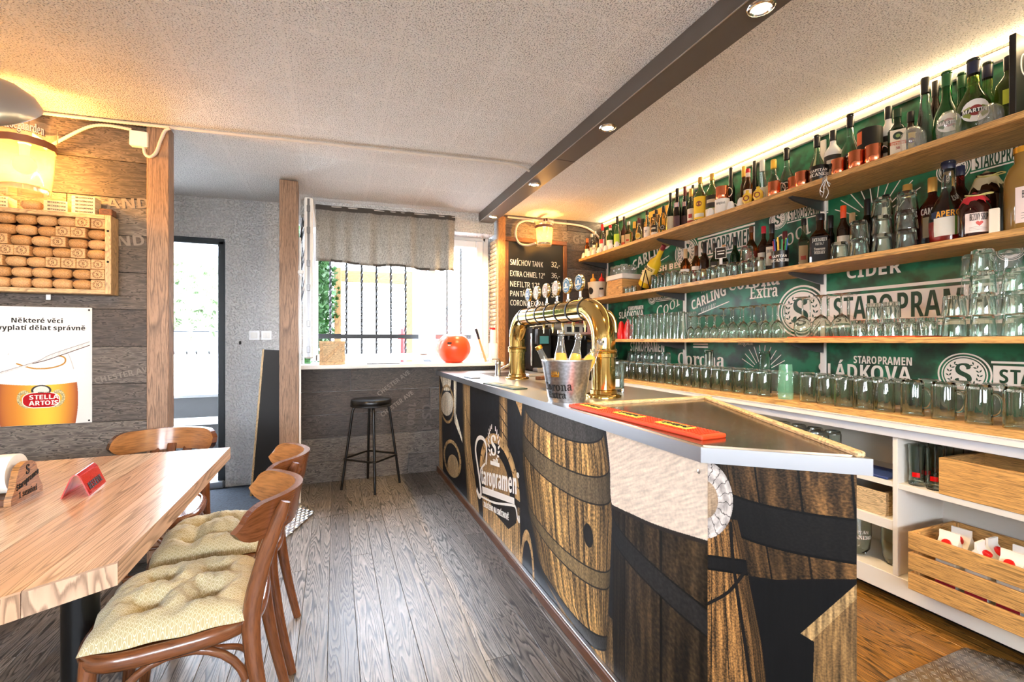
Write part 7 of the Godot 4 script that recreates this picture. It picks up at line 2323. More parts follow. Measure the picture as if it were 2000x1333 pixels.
	for q in [[0.188, 0.593], [0.188, 0.012], [-0.188, 0.593], [-0.188, 0.012]]:
		s = Sh.new(); s.lathe([P2(0.005, 0), P2(0.004, 0.002), P2(0, 0.0025)], 10, Transform3D(Basis(V(1, 0, 0), PI / 2), V(q[0], q[1], 0.0016))); part(o, "screw", s, mats["dark_metal"])

func build_cork_frame() -> void:
	var s: Sh
	var x0 := -1.78
	var x1 := -1.082
	var y0 := 1.462
	var y1 := 1.872
	var zf := -2.965
	var f := thing("cork_frame", "pine box frame on the wall filled with wooden keg bungs", "display frame", V(0, 0, 0))
	s = Sh.new(); s.box(V((x0 + x1) / 2, y1 - 0.011, -3.0), V(x1 - x0 - 0.052, 0.022, 0.09), 0.002); part(f, "top_rail", s, mats["frame_pine"])
	s = Sh.new(); s.box(V((x0 + x1) / 2, y0 + 0.011, -3.0), V(x1 - x0 - 0.052, 0.022, 0.09), 0.002); part(f, "bottom_rail", s, mats["frame_pine"])
	for x in [x0 + 0.013, x1 - 0.013]:
		s = Sh.new(); s.box(V(x, (y0 + y1) / 2, -3.0), V(0.026, y1 - y0, 0.09), 0.002, Transform3D.IDENTITY, 1)
		var st := part(f, "side_rail", s, mats["frame_pine"])
		for y in [1.79, 1.63]:
			s = Sh.new(); s.lathe([P2(0.006, 0), P2(0.005, 0.0012), P2(0, 0.0012)], 10, Transform3D(Basis(V(1, 0, 0), PI / 2), V(x, y, -2.955))); part(st, "screw", s, mats["dark_metal"])
	s = Sh.new(); s.box(V((x0 + x1) / 2, (y0 + y1) / 2, -3.04), V(x1 - x0 - 0.052, y1 - y0 - 0.044, 0.008)); part(f, "back_board", s, mats["dark_frame_wood"])
	s = Sh.new(); s.box(V(-1.37, 1.445, -3.042), V(0.02, 0.03, 0.004), 0.001); part(f, "hanger", s, mats["satin_steel"])
	# bungs: barrel shaped, or cut square with a burnt ring mark
	var round_s := Sh.new()
	var rp := [P2(0, -0.038), P2(0.014, -0.038), P2(0.0215, -0.03), P2(0.0255, -0.012), P2(0.0262, 0.0), P2(0.0255, 0.012), P2(0.0215, 0.03), P2(0.013, 0.038), P2(0, 0.038)]
	round_s.lathe(rp, 18, Transform3D(Basis(V(0, 0, 1), PI / 2), Vector3.ZERO))
	var rm := round_s.mesh()
	var up_s := Sh.new()
	up_s.lathe(rp, 18)
	var sq_s := Sh.new(); sq_s.box(Vector3.ZERO, V(0.058, 0.050, 0.06), 0.002)
	var sm := sq_s.mesh()
	var st_s := Sh.new()
	flat_ring(st_s, 0.019, 0.0205, P2(0, 0), 0.0303, 24)
	flat_ring(st_s, 0.0145, 0.016, P2(0, 0), 0.0303, 24)
	for k in 12:
		var a := TAU * k / 12.0
		flat_ring(st_s, 0.0, 0.0016, P2(cos(a), sin(a)) * 0.0175, 0.0303, 5)
	var stm := st_s.mesh()
	var rr := RandomNumberGenerator.new()
	rr.seed = 77
	var ink := M("burnt_mark", C("5a3a20"), 0.8)
	for row in 7:
		var y := y0 + 0.022 + 0.0264 + row * 0.0526
		var x := x1 - 0.028
		var col := 0
		while x > x0 + 0.06:
			var sq := rr.randf() < 0.42
			var w := 0.0595 if sq else 0.0795
			if x - w < x0 + 0.028: break
			if sq:
				var o := thing("keg_bung", "square ring-marked keg bung, %s row from the bottom, %s from the right" % [ORD[row], ORD[col]], "wooden bung", V(x - w / 2, y, -2.992 + rr.randf_range(-0.004, 0.006)), 0.0, "stamped bungs in the frame")
				part(o, "block", sm, mats["cork_wood"])
				part(o, "burnt_ring", stm, ink)
				letter(o, "S", 0.016, ink, V(0, 0, 0.0305), Vector3.ZERO, "serifb")
			else:
				single("keg_bung", rm, mats["cork_wood_b"] if rr.randf() < 0.5 else mats["cork_wood"], "rounded wooden keg bung, %s row from the bottom, %s from the right" % [ORD[row], ORD[col]], "wooden bung", V(x - w / 2, y, -2.992 + rr.randf_range(-0.006, 0.006)), 0.0, "rounded bungs in the frame")
			x -= w
			col += 1
	# liqueur cartons stacked on the frame
	var carton := func(x: float, y: float, who: String, grp: String) -> void:
		var o := thing("carton_box", who, "carton", V(x, y, -3.0), 0.0, grp)
		var q := Sh.new(); q.box(V(0, 0.0088, 0), V(0.094, 0.0174, 0.07), 0.001); part(o, "carton", q, M("carton_cream", C("ecd8b0"), 0.7))
		letter(o, "BECHEROVKA", 0.0085, mats["ink"], V(0.004, 0.009, 0.0353), Vector3.ZERO, "sansb", 0.95)
	for k in 5: carton.call(-1.199, y1 + 0.0005 + 0.0178 * k, "cream carton in the right stack of five on the pine frame, %s" % ["lowest", "second from below", "middle", "second from the top", "topmost"][k], "cartons of the right stack")
	for k in 3: carton.call(-1.308, y1 + 0.0005 + 0.0178 * k, "cream carton in the middle stack of three on the pine frame, %s" % ["lowest", "middle", "topmost"][k], "cartons of the middle stack")
	for k in 3: carton.call(-1.535, y1 + 0.0005 + 0.0178 * k, "cream carton in the left stack of three on the pine frame, %s" % ["lowest", "middle", "topmost"][k], "cartons of the left stack")
	s = Sh.new(); s.lathe(rp, 18, Transform3D(Basis(V(0, 0, 1), PI / 2), V(0, 0.0263, 0)))
	single("keg_bung", s, mats["cork_wood"], "single wooden bung lying on top of the pine frame under the lamp", "wooden bung", V(-1.41, y1 + 0.0004, -2.99))
	var bb := thing("brown_block", "small brown wooden block with a burnt mark at the right end of the pine frame", "block", V(-1.108, y1 + 0.0005, -2.99))
	s = Sh.new(); s.box(V(0, 0.017, 0), V(0.056, 0.034, 0.05), 0.004); part(bb, "block", s, mats["dark_frame_wood"])
	s = Sh.new(); flat_ring(s, 0.011, 0.0125, P2(0, 0.017), 0.0253, 20, 0, TAU, 0.6); part(bb, "burnt_ring", s, mats["ink"])

func beer_lamp(at: Vector3, k: float, label: String, energy: float) -> void:
	# a bucket-shaped glass shade fixed to the wall, lit by a bulb inside; origin at its top centre
	var o := thing("beer_glass_lamp", label, "wall lamp", at)
	var s := Sh.new()
	var rt := 0.118 * k
	var rb := 0.094 * k
	var h := 0.33 * k
	var lp := [P2(0.0, -h), P2(rb * 0.96, -h), P2(rb, -h + 0.008), P2(rt, 0.0)]
	s.lathe(lp, 12, Transform3D.IDENTITY, 0, TAU, 0.97)
	var gm := M("lamp_glass", Color(1.0, 0.93, 0.78, 0.10), 0.04)
	gm.transparency = BaseMaterial3D.TRANSPARENCY_ALPHA
	part(o, "shade", s, gm)
	s = Sh.new(); s.lathe([P2(0, -h + 0.004), P2(rb * 0.9, -h + 0.004), P2(rb * 0.92, -h + 0.03), P2(0, -h + 0.03)], 12); part(o, "thick_base", s, mats["base_glass"])
	s = Sh.new(); s.lathe([P2(rt * 0.94 + 0.001, -h * 0.34), P2(rt * 0.955 + 0.001, -h * 0.24)], 12, Transform3D.IDENTITY, 0, TAU, 0.97); part(o, "band", s, M("lamp_band", C("7a4a34"), 0.5))
	s = Sh.new(); s.lathe([P2(0, -0.09 * k), P2(0.024 * k, -0.09 * k), P2(0.026 * k, -0.03 * k), P2(0.02 * k, 0.0), P2(0, 0)], 14); s.box(V(0, -0.012, -0.06 * k), V(0.03, 0.02, 0.12 * k), 0.002); part(o, "socket", s, mats["conduit_plastic"])
	s = Sh.new()
	var bp := [P2(0, -0.235 * k)]
	for i in 9:
		var a := -PI / 2 + PI * 0.86 * i / 8.0
		bp.append(P2(cos(a) * 0.042 * k, -0.19 * k + sin(a) * 0.045 * k))
	bp.append(P2(0.02 * k, -0.095 * k))
	s.lathe(bp, 16)
	part(o, "bulb", s, glow("bulb_emit", Color(1.0, 0.74, 0.36), 3.5))
	omni(at + V(0, -0.19 * k, 0), Color(1.0, 0.70, 0.34), energy, 0.04 * k)
	var st: float = rt * 1.15 / text("Hoegaarden", 0.04 * k, "serifb").get_aabb().size.x
	letter(o, "Hoegaarden", 0.043 * k, M("crest_brown", C("4a2018"), 0.6), V(0.0, -h * 0.125, 0), V(0, 0.455, 0), "serifb", st * 0.985, rt * 0.978)
	var e := letter(o, "Hoegaarden", 0.04 * k, mats["print_white"], V(0, -h * 0.12, 0), V(0, 0.45, 0), "serifb", st, rt * 0.985)
	s = Sh.new(); s.box(V(-0.011, 0, 0), V(0.018, 0.022, 0.001)); s.box(V(0.009, 0.004, 0), V(0.016, 0.024, 0.001)); var cm := part(o, "crest", s, M("crest_brown", C("4a2018"), 0.6)); cm.transform = Transform3D(Basis(Vector3.UP, -0.30), Vector3.ZERO) * Transform3D(Basis.IDENTITY, V(0, -h * 0.12 + 0.004, rt))
	cm.scale = Vector3.ONE * k * 1.4

func conduit(pts: Array, r: float, label: String) -> void:
	var o := thing("cable_conduit", label, "cable conduit")
	var path := spline(pts, 10)
	var rad := []
	var fine := []
	# ribbed sleeve: many short rings
	var total := 0.0
	for i in path.size() - 1: total += (path[i] as Vector3).distance_to(path[i + 1])
	var n := mini(420, int(total / 0.006))
	var acc := 0.0
	var seg := 0
	for k in n + 1:
		var want := total * k / n
		while seg < path.size() - 2 and acc + (path[seg] as Vector3).distance_to(path[seg + 1]) < want:
			acc += (path[seg] as Vector3).distance_to(path[seg + 1])
			seg += 1
		var d := (path[seg] as Vector3).distance_to(path[seg + 1])
		fine.append((path[seg] as Vector3).lerp(path[seg + 1], clampf((want - acc) / maxf(d, 1e-6), 0.0, 1.0)))
		rad.append(r * (1.0 if k % 2 == 0 else 0.82))
	var s := Sh.new()
	s.tube(fine, rad, 8)
	part(o, "sleeve", s, mats["conduit_plastic"])

func build_left_wall() -> void:
	var s: Sh
	build_poster()
	build_cork_frame()
	beer_lamp(V(-1.395, 2.262, -2.90), 1.0, "large glowing glass bucket lamp with a brown band on the left boarded wall", 1.1)
	beer_lamp(V(1.945, 2.43, -4.11), 0.80, "small glowing glass bucket lamp above the chalkboard", 0.6)
	var c1 := func(x: float) -> float: return ceil_y(x) - 0.013
	conduit([V(-1.75, c1.call(-1.75), -3.02), V(-1.2, c1.call(-1.2), -3.02), V(-0.88, c1.call(-0.88), -3.01), V(-0.5, c1.call(-0.5), -3.0), V(0.3, c1.call(0.3), -2.97), V(1.0, c1.call(1.0), -2.95), V(1.2, c1.call(1.2), -2.96), V(1.30, c1.call(1.3) - 0.012, -3.0)], 0.0095, "long ribbed cable conduit running along the ceiling from the left wall to the beam")
	conduit([V(-1.38, 2.20, -3.03), V(-1.30, 2.27, -3.03), V(-1.20, 2.345, -3.03), V(-1.12, 2.365, -3.03), V(-1.02, 2.36, -3.03)], 0.009, "short ribbed conduit rising from the left wall lamp to the junction box")
	conduit([V(-0.965, 2.268, -3.025), V(-0.955, 2.23, -3.018), V(-0.93, 2.22, -3.012), V(-0.905, 2.25, -3.012), V(-0.885, 2.32, -3.012), V(-0.865, 2.37, -3.008), V(-0.84, 2.385, -3.0)], 0.009, "short looped conduit under the junction box on the brown post")
	var jb := thing("junction_box", "square white cable junction box high on the left boarded wall", "junction box", V(-0.985, 2.312, -3.048))
	s = Sh.new(); s.box(V(0, 0, 0.018), V(0.082, 0.082, 0.036), 0.004); part(jb, "case", s, mats["white_matt"])
	s = Sh.new(); s.box(V(0, 0, 0.037), V(0.076, 0.076, 0.003), 0.001); s.box(V(0.0, 0.0, 0.039), V(0.04, 0.012, 0.001)); part(jb, "cover", s, mats["white_pvc"])
	# spot lamp over the table
	var l := thing("metal_spot_lamp", "brushed metal lamp shade hanging at the upper left over the table", "lamp", V(-1.08, 1.975, -2.0))
	var ax := Basis(Quaternion(Vector3.UP, V(-0.12, 0.77, 0.63).normalized()))
	s = Sh.new()
	s.lathe([P2(0.155, -0.02), P2(0.157, -0.015), P2(0.15, 0.02), P2(0.12, 0.06), P2(0.075, 0.09), P2(0.045, 0.10), P2(0.045, 0.14), P2(0.04, 0.15), P2(0, 0.152)], 40, Transform3D(ax, Vector3.ZERO))
	s.lathe([P2(0.0, 0.09), P2(0.072, 0.086), P2(0.117, 0.056), P2(0.147, 0.018), P2(0.153, -0.02), P2(0.155, -0.02)], 40, Transform3D(ax, Vector3.ZERO))
	part(l, "shade", s, mats["satin_steel"])
	s = Sh.new()
	s.tube([ax * V(0, 0.15, 0), V(-0.12, 0.30, -0.05), V(-0.13, ceil_y(-1.21) - 1.975, -0.05)], 0.006, 8); part(l, "cable", s, mats["black_rubber"])
	s = Sh.new(); s.lathe([P2(0, 0), P2(0.05, 0), P2(0.045, 0.025), P2(0, 0.026)], 20, Transform3D(Basis.IDENTITY, V(-0.13, ceil_y(-1.21) - 1.975 - 0.027, -0.05))); part(l, "ceiling_rose", s, mats["satin_steel"])
	s = Sh.new()
	s.lathe([P2(0, -0.015), P2(0.03, 0.0), P2(0.034, 0.03), P2(0.02, 0.06), P2(0, 0.065)], 14, Transform3D(ax, Vector3.ZERO)); part(l, "bulb", s, glow("spot_bulb", Color(1.0, 0.85, 0.62), 5.0))
	omni(V(-1.08, 1.975, -2.0) + ax * V(0, 0.01, 0), Color(1.0, 0.82, 0.58), 0.5, 0.03)
	# unseen globe added behind the viewer to light the ceiling past the beam
	var gl := thing("fill_globe", "white globe pendant added for fill light, unseen behind the viewer", "lamp", V(2.15, 1.9, 1.25))
	s = Sh.new(); s.tube([V(0, 0.1, 0), V(0, ceil_y(2.15) - 1.9, 0)], 0.004, 6); part(gl, "cable", s, mats["black_rubber"])
	s = Sh.new()
	var gp := []
	for k in 13: gp.append(P2(cos(-PI / 2 + PI * k / 12.0) * 0.11, sin(-PI / 2 + PI * k / 12.0) * 0.11))
	s.lathe(gp, 24); part(gl, "globe", s, glow("fill_globe_emit", Color(1.0, 0.93, 0.82), 3.0))
	omni(V(2.15, 1.9, 1.25), Color(1.0, 0.92, 0.8), 1.3, 0.1)
	# switches and bits on the plaster
	for k in 2:
		var sw := thing("light_switch", "white square light switch beside the door, %s of the pair" % ["left one", "right one"][k], "switch", V(-0.637 + 0.092 * k, 1.268, -4.4))
		s = Sh.new(); s.box(V(0, 0, 0.005), V(0.083, 0.083, 0.010), 0.003); part(sw, "plate", s, mats["white_pvc"])
		s = Sh.new()
		if k == 0: s.box(V(0, 0, 0.011), V(0.05, 0.05, 0.004), 0.001)
		else:
			s.box(V(-0.0135, 0, 0.011), V(0.025, 0.05, 0.004), 0.001); s.box(V(0.0135, 0, 0.011), V(0.025, 0.05, 0.004), 0.001)
		part(sw, "rocker", s, mats["white_paint"])
	s = Sh.new(); s.box(V(0, 0, 0.012), V(0.014, 0.026, 0.024), 0.002)
	single("door_catch", s, mats["dark_metal"], "tiny dark metal catch on the plaster by the door", "catch", V(-0.74, 1.205, -4.4))
	# board leaning behind the partition post
	var lb := thing("leaning_board", "dark board with a pale edge leaning behind the partition post", "board", V(-0.47, 0.0, -4.02), 0.0)
	s = Sh.new(); s.box(V(0, 0.57, 0), V(0.20, 1.14, 0.012)); part(lb, "panel", s, mats["black_matt"])
	s = Sh.new(); s.box(V(-0.106, 0.57, 0), V(0.014, 1.14, 0.016), 0.002); part(lb, "edge_strip", s, mats["pale_wood"])
	lb.rotation.z = -0.075
	lb.position = V(-0.50, 0.01, -4.02)
	# mat and tread plate at the door
	s = Sh.new(); s.box(V(-0.95, 0.004, -3.64), V(1.1, 0.008, 1.48), 0.003)
	single("door_mat", s, mats["rug"], "dark blue-grey ribbed door mat in front of the glass door", "mat")
	build_tread("tread_plate", "small pale tread plate on the floor at the foot of the partition post", PackedVector2Array([P2(-0.40, -3.735), P2(-0.255, -3.735), P2(-0.135, -3.50), P2(-0.30, -3.06), P2(-0.38, -3.06)]), 0.0085)
	build_tread("tread_plate", "worn tread plate on the floor behind the bar", PackedVector2Array([P2(1.56, -1.03), P2(2.33, -1.03), P2(2.48, -0.75), P2(2.48, 0.4), P2(1.70, 0.4)]), 0.0005)

func build_tread(called: String, label: String, poly: PackedVector2Array, y: float) -> void:
	# poly in (x, z)
	var o := thing(called, label, "floor plate")
	var p := PackedVector2Array()
	for q in poly: p.append(P2(q.x, -q.y))
	var up := Transform3D(Basis(V(1, 0, 0), V(0, 0, -1), V(0, 1, 0)), Vector3.ZERO)
	var s := Sh.new()
	s.prism(p, y, y + 0.004, up)
	part(o, "plate", s, mats["tread_plate"])
	var lo := poly[0]
	var hi := poly[0]
	for q in poly:
		lo = lo.min(q)
		hi = hi.max(q)
	s = Sh.new()
	var i := 0
	var x := lo.x + 0.012
	while x < hi.x:
		var j := 0
		var z := lo.y + 0.012
		while z < hi.y and z < -0.5 + (99.0 if y > 0.005 else 0.0):
			if Geometry2D.is_point_in_polygon(P2(x, z), poly):
				var t := PI / 4 if (i + j) % 2 == 0 else -PI / 4
				for k in 3:
					var c := P2(x, z) + P2(0.0075 * (k - 1), 0).rotated(t)
					var q := Transform3D(Basis(Vector3.UP, -t), V(c.x, y + 0.004, c.y))
					var a := q * V(0, 0, -0.011); var b := q * V(0.002, 0, 0); var d := q * V(0, 0, 0.011); var e := q * V(-0.002, 0, 0); var h := q * V(0, 0.0016, 0)
					for w in [[a, b], [b, d], [d, e], [e, a]]:
						var nn: Vector3 = ((w[1] - w[0]).cross(h - w[0])).normalized()
						if nn.y < 0: nn = -nn
						s.tri(w[0], w[1], h, nn, nn, nn)
			j += 1
			z += 0.026
		i += 1
		x += 0.026
	stuff(part(o, "raised_pattern", s, mats["tread_plate"]))

# ---- window side ------------------------------------------------------------------------------------
func build_window_things() -> void:
	var s: Sh
	# valance
	var cu := thing("cafe_curtain", "grey linen valance gathered on a wire over the window", "curtain", V(0.453, 0, -4.19))
	var fold := func(u: float, amp: float) -> float:
		return amp * 1.5 * (0.5 * sin(u * 41.0) + 0.35 * sin(u * 67.0 + 1.3) + 0.4 * sin(u * 23.0 + 0.4))
	s = Sh.new()
	s.grid(150, 14, func(u, v): return V((u - 0.5) * 1.205 + 0.006 * sin(u * 30.0) * v, lerpf(2.335 + 0.022 * u, 1.895 - 0.02 * u + 0.008 * sin(u * 14.0), v), fold.call(u, 0.010 + 0.016 * v)), P2(1.2, 0.45))
	part(cu, "cloth", s, mats["linen"])
	s = Sh.new()
	s.grid(150, 3, func(u, v): return V((u - 0.5) * 1.21, lerpf(2.376 + 0.022 * u, 2.333 + 0.022 * u, v), fold.call(u, 0.008) + 0.002), P2(1.2, 0.04))
	part(cu, "header", s, mats["linen_header"])
	s = Sh.new()
	s.grid(150, 1, func(u, v): return V((u - 0.5) * 1.205 + 0.006 * sin(u * 30.0), 1.915 - 0.02 * u + 0.008 * sin(u * 14.0) - 0.022 * v, fold.call(u, 0.019) + 0.002), P2(1.2, 0.02))
	part(cu, "hem", s, mats["linen_header"])
	s = Sh.new()
	s.tube([V(-0.63, 2.368, 0), V(0.62, 2.385, 0)], 0.003, 6)
	for k in 20:
		pass
	s.tube(arc(V(0.632, 2.378, 0), 0.012, 0, TAU, 14, V(1, 0, 0), V(0, 1, 0)), 0.0035, 6)
	part(cu, "wire", s, mats["white_paint"])
	# crate block on the sill
	var cb := thing("sill_crate", "small pale wooden crate-shaped block on the window sill", "crate", V(-0.02, 1.0178, -4.20), 0.05)
	s = Sh.new(); s.box(V(0, 0.1, -0.01), V(0.19, 0.19, 0.05), 0.002); part(cb, "panel", s, mats["pale_wood"])
	for e in [[0, 0.012, 0.206, 0.024], [0, 0.19, 0.206, 0.024]]:
		s = Sh.new(); s.box(V(e[0], e[1], 0.012), V(e[2], e[3], 0.03), 0.002); part(cb, "frame_board", s, mats["frame_pine"])
	for x in [-0.09, 0.09]:
		s = Sh.new(); s.box(V(x, 0.101, 0.012), V(0.024, 0.155, 0.028), 0.002); part(cb, "frame_board", s, mats["frame_pine"])
	s = Sh.new(); s.box(V(0, 0, 0), V(0.20, 0.026, 0.018), 0.002, Transform3D(Basis(V(0, 0, 1), 0.785), V(0, 0.101, 0.018))); part(cb, "diagonal_board", s, mats["frame_pine"])
	# orange globe pot
	var op := thing("orange_pot", "round glossy orange planter on the window sill", "planter", V(1.045, 1.0178, -4.20))
	s = Sh.new()
	var pr := [P2(0, 0.0), P2(0.085, 0.0)]
	for k in 13:
		var a := -1.1 + 2.0 * k / 12.0
		pr.append(P2(cos(a) * 0.158, 0.135 + sin(a) * 0.15))
	pr.append(P2(0.07, 0.262)); pr.append(P2(0.066, 0.25)); pr.append(P2(0.09, 0.22)); pr.append(P2(0.0, 0.20))
	s.lathe(pr, 40)
	part(op, "bowl", s, mats["orange_plastic"])
	s = Sh.new(); s.lathe([P2(0.1588, 0.175), P2(0.1545, 0.192)], 6, Transform3D.IDENTITY, -0.62, -0.36); part(op, "sticker", s, mats["black_matt"])
	s = Sh.new(); s.lathe([P2(0.159, 0.158), P2(0.1588, 0.168)], 6, Transform3D.IDENTITY, -0.58, -0.42); part(op, "sticker_print", s, mats["print_white"])
	# glass with a dark brush, soap bottle
	var gl := thing("brush_glass", "clear square glass on the sill holding a brush", "glass", V(1.335, 1.0178, -4.17))
	s = Sh.new(); s.lathe([P2(0, 0.003), P2(0.04, 0.0), P2(0.042, 0.15)], 4, Transform3D(Basis(Vector3.UP, PI / 4), Vector3.ZERO), 0, TAU, 2.0); part(gl, "glass", s, mats["clear_glass"])
	var br := thing("brush", "brush with a black and pale handle leaning in the sill glass", "brush", V(1.335, 1.0228, -4.17))
	s = Sh.new(); s.tube([V(0.02, 0.0, 0), V(-0.055, 0.22, 0.01)], [0.012, 0.009], 10); part(br, "handle", s, mats["kraft"])
	s = Sh.new(); s.tube([V(-0.053, 0.215, 0.01), V(-0.082, 0.30, 0.012), V(-0.088, 0.315, 0.012)], [0.0105, 0.013, 0.008], 10); part(br, "tip", s, mats["black_satin"])
	var sb := thing("sauce_dispenser", "white squeeze bottle with a red cap on the window sill", "bottle", V(1.425, 1.0178, -4.16))
	s = Sh.new(); s.lathe([P2(0, 0), P2(0.044, 0), P2(0.046, 0.005), P2(0.046, 0.165), P2(0.040, 0.18), P2(0, 0.18)], 22); part(sb, "bottle", s, mats["white_pvc"])
	s = Sh.new(); s.lathe([P2(0.028, 0.181), P2(0.027, 0.30), P2(0.02, 0.31), P2(0, 0.31)], 18); part(sb, "neck", s, mats["white_paint"])
	s = Sh.new(); s.lathe([P2(0.021, 0.311), P2(0.018, 0.33), P2(0, 0.333)], 14); s.box(V(-0.02, 0.325, 0), V(0.04, 0.012, 0.012), 0.003); part(sb, "cap", s, mats["red_plastic"])
	s = Sh.new(); s.box(V(0, 0.004, 0), V(0.28, 0.006, 0.14), 0.002)
	single("sill_tray", s, mats["black_rubber"], "flat black mat under the left part of the window", "mat", V(0.40, 1.0178, -4.20))
	# wine corks stacked up the window reveal
	s = Sh.new(); s.lathe([P2(0, -0.021), P2(0.0175, -0.021), P2(0.0195, -0.018), P2(0.0195, 0.018), P2(0.0175, 0.021), P2(0, 0.021)], 14, Transform3D(Basis(V(1, 0, 0), PI / 2), Vector3.ZERO))
	var cm := s.mesh()
	var ca := wood("bottle_cork", C("e0c8a8"), 0.8, "speck", 0.05, 0.05, 0.0, false)
	var cbm := wood("bottle_cork_old", C("cdb08c"), 0.8, "speck", 0.05, 0.05, 0.0, false)
	for r in 30:
		for k in 4:
			single("bottle_cork", cm, ca if rng.randf() < 0.6 else cbm, "pale bottle cork on the window reveal, %s row from the sill, %s from the front" % [ORD[r], ORD[k]], "cork", V(1.4995, 1.04 + 0.0405 * r, -4.285 - 0.0425 * k), rng.randf_range(-0.05, 0.05), "corks on the window reveal")
	# chalkboard
	var cbx := 1.912
	var cb2 := thing("chalkboard", "framed black chalkboard listing beers and prices in white", "chalkboard", V(cbx, 1.60, -4.236))
	s = Sh.new(); s.box(V(0, 0.0, 0), V(0.64, 1.24, 0.012)); part(cb2, "slate", s, mats["chalk_black"])
	for e in [[0, 0.635, 0.70, 0.045], [0, -0.635, 0.70, 0.045]]:
		s = Sh.new(); s.box(V(e[0], e[1], 0.006), V(e[2], e[3], 0.028), 0.006); part(cb2, "frame_rail", s, mats["dark_frame_wood"])
	for x in [-0.3275, 0.3275]:
		s = Sh.new(); s.box(V(x, 0, 0.006), V(0.045, 1.226, 0.028), 0.006); part(cb2, "frame_rail", s, mats["dark_frame_wood"])
	var rows := [["SMÍCHOV TANK", "32,-", 0.375, 0.36], ["EXTRA CHMEL 12°", "36,-", 0.262, 0.38], ["NEFILTR 12°", "36,-", 0.158, 0.32], ["PANTÁTA 12°", "36,-", 0.062, 0.32], ["CORONA EXTRA", "6", -0.03, 0.37]]
	for q in rows:
		var w: float = q[3]
		var st: float = w / text(q[0], 0.055, "sans").get_aabb().size.x
		letter(cb2, q[0], 0.055, mats["chalk"], V(-0.285 + w / 2, 0.03 + q[2], 0.0068), Vector3.ZERO, "sans", st, 0.0, -0.02, "chalk_writing")
		letter(cb2, q[1], 0.055, mats["chalk"], V(0.22, 0.035 + q[2], 0.0068), Vector3.ZERO, "sans", 0.8, 0.0, -0.03, "chalk_writing")
	letter(cb2, "Staropramen", 0.07, mats["chalk"], V(0.02, -0.16, 0.0068), Vector3.ZERO, "serifb", 0.62, 0.0, 0.2, "chalk_writing")
	s = Sh.new(); s.box(V(0.05, -0.225, 0.0065), V(0.3, 0.008, 0.001), 0.0, Transform3D(Basis(V(0, 0, 1), 0.12), Vector3.ZERO)); part(cb2, "chalk_writing", s, mats["chalk"])
	# white cable loop by the lamp and pipes to the corner
	conduit([V(1.88, 2.43, -4.22), V(1.78, 2.43, -4.22), V(1.70, 2.38, -4.22), V(1.68, 2.28, -4.22), V(1.72, 2.20, -4.22), V(1.80, 2.18, -4.20), V(1.87, 2.2, -4.15)], 0.012, "pale looped conduit left of the small bucket lamp")
	conduit([V(1.60, 2.455, -4.235), V(2.1, 2.45, -4.235), V(2.4, 2.445, -4.235), V(2.55, 2.41, -4.235), V(2.66, 2.33, -4.235), V(2.70, 2.25, -4.235)], 0.012, "pale conduit bending down into the far right corner")
	# leaflet pockets on the partition
	for k in 3:
		var o := thing("leaflet_holder", "clear wall pocket of dark leaflets on the partition, %s of three" % ["lowest", "middle", "topmost"][k], "leaflet holder", V(-0.27, 1.52 + 0.235 * k, -3.95))
		s = Sh.new()
		s.box(V(0.004, 0.08, 0), V(0.004, 0.2, 0.23)); s.quad(V(0.006, -0.02, -0.115), V(0.006, -0.02, 0.115), V(0.045, 0.13, 0.115), V(0.045, 0.13, -0.115), V(0.97, -0.2, 0))
		part(o, "pocket", s, mats["clear_glass"])
		for j in 3:
			s = Sh.new()
			s.box(V(0, 0.105, 0), V(0.004, 0.21, 0.10), 0.0, Transform3D(Basis(V(1, 0, 0), -0.18 + 0.16 * j) * Basis(V(0, 0, 1), -0.10 - 0.06 * j), V(0.012 + 0.006 * j, -0.005, 0.03 * (j - 1))))
			part(o, "leaflet", s, mats["black_matt"] if j != 1 else M("leaflet_dark", Color(0.10, 0.10, 0.11), 0.5))
	# stool
	var st2 := thing("bar_stool", "black round bar stool with four tubular legs below the window", "stool", V(0.285, 0, -3.99), 0.05)
	s = Sh.new(); s.lathe([P2(0, 0.685), P2(0.155, 0.685), P2(0.165, 0.695), P2(0.165, 0.72), P2(0.158, 0.733), P2(0.12, 0.738), P2(0, 0.736)], 36); part(st2, "seat", s, mats["black_satin"])
	s = Sh.new(); s.lathe([P2(0.157, 0.676), P2(0.1672, 0.678), P2(0.1672, 0.692), P2(0.157, 0.694)], 36); part(st2, "seat_rim", s, mats["black_rubber"])
	for k in 4:
		var a := PI / 2 * k
		var d := V(sin(a), 0, cos(a))
		s = Sh.new(); s.tube([d * 0.05 + V(0, 0.675, 0), d * 0.12 + V(0, 0.674, 0), d * 0.142 + V(0, 0.66, 0), d * 0.15 + V(0, 0.63, 0), d * 0.195 + V(0, 0.3, 0), d * 0.236 + V(0, 0.0, 0)], 0.0105, 10); part(st2, "leg", s, mats["black_satin"])
	s = Sh.new()
	var fr := []
	for k in 4:
		var a := PI / 2 * k
		for j in 5:
			var b := a - 0.14 + 0.07 * j
			fr.append(V(sin(b), 0, cos(b)) * (0.211 if j == 2 else 0.207 - 0.004 * absf(j - 2)) + V(0, 0.25, 0))
	s.tube(fr, 0.008, 8, Transform3D.IDENTITY, Vector2.ONE, true); part(st2, "foot_ring", s, mats["black_satin"])

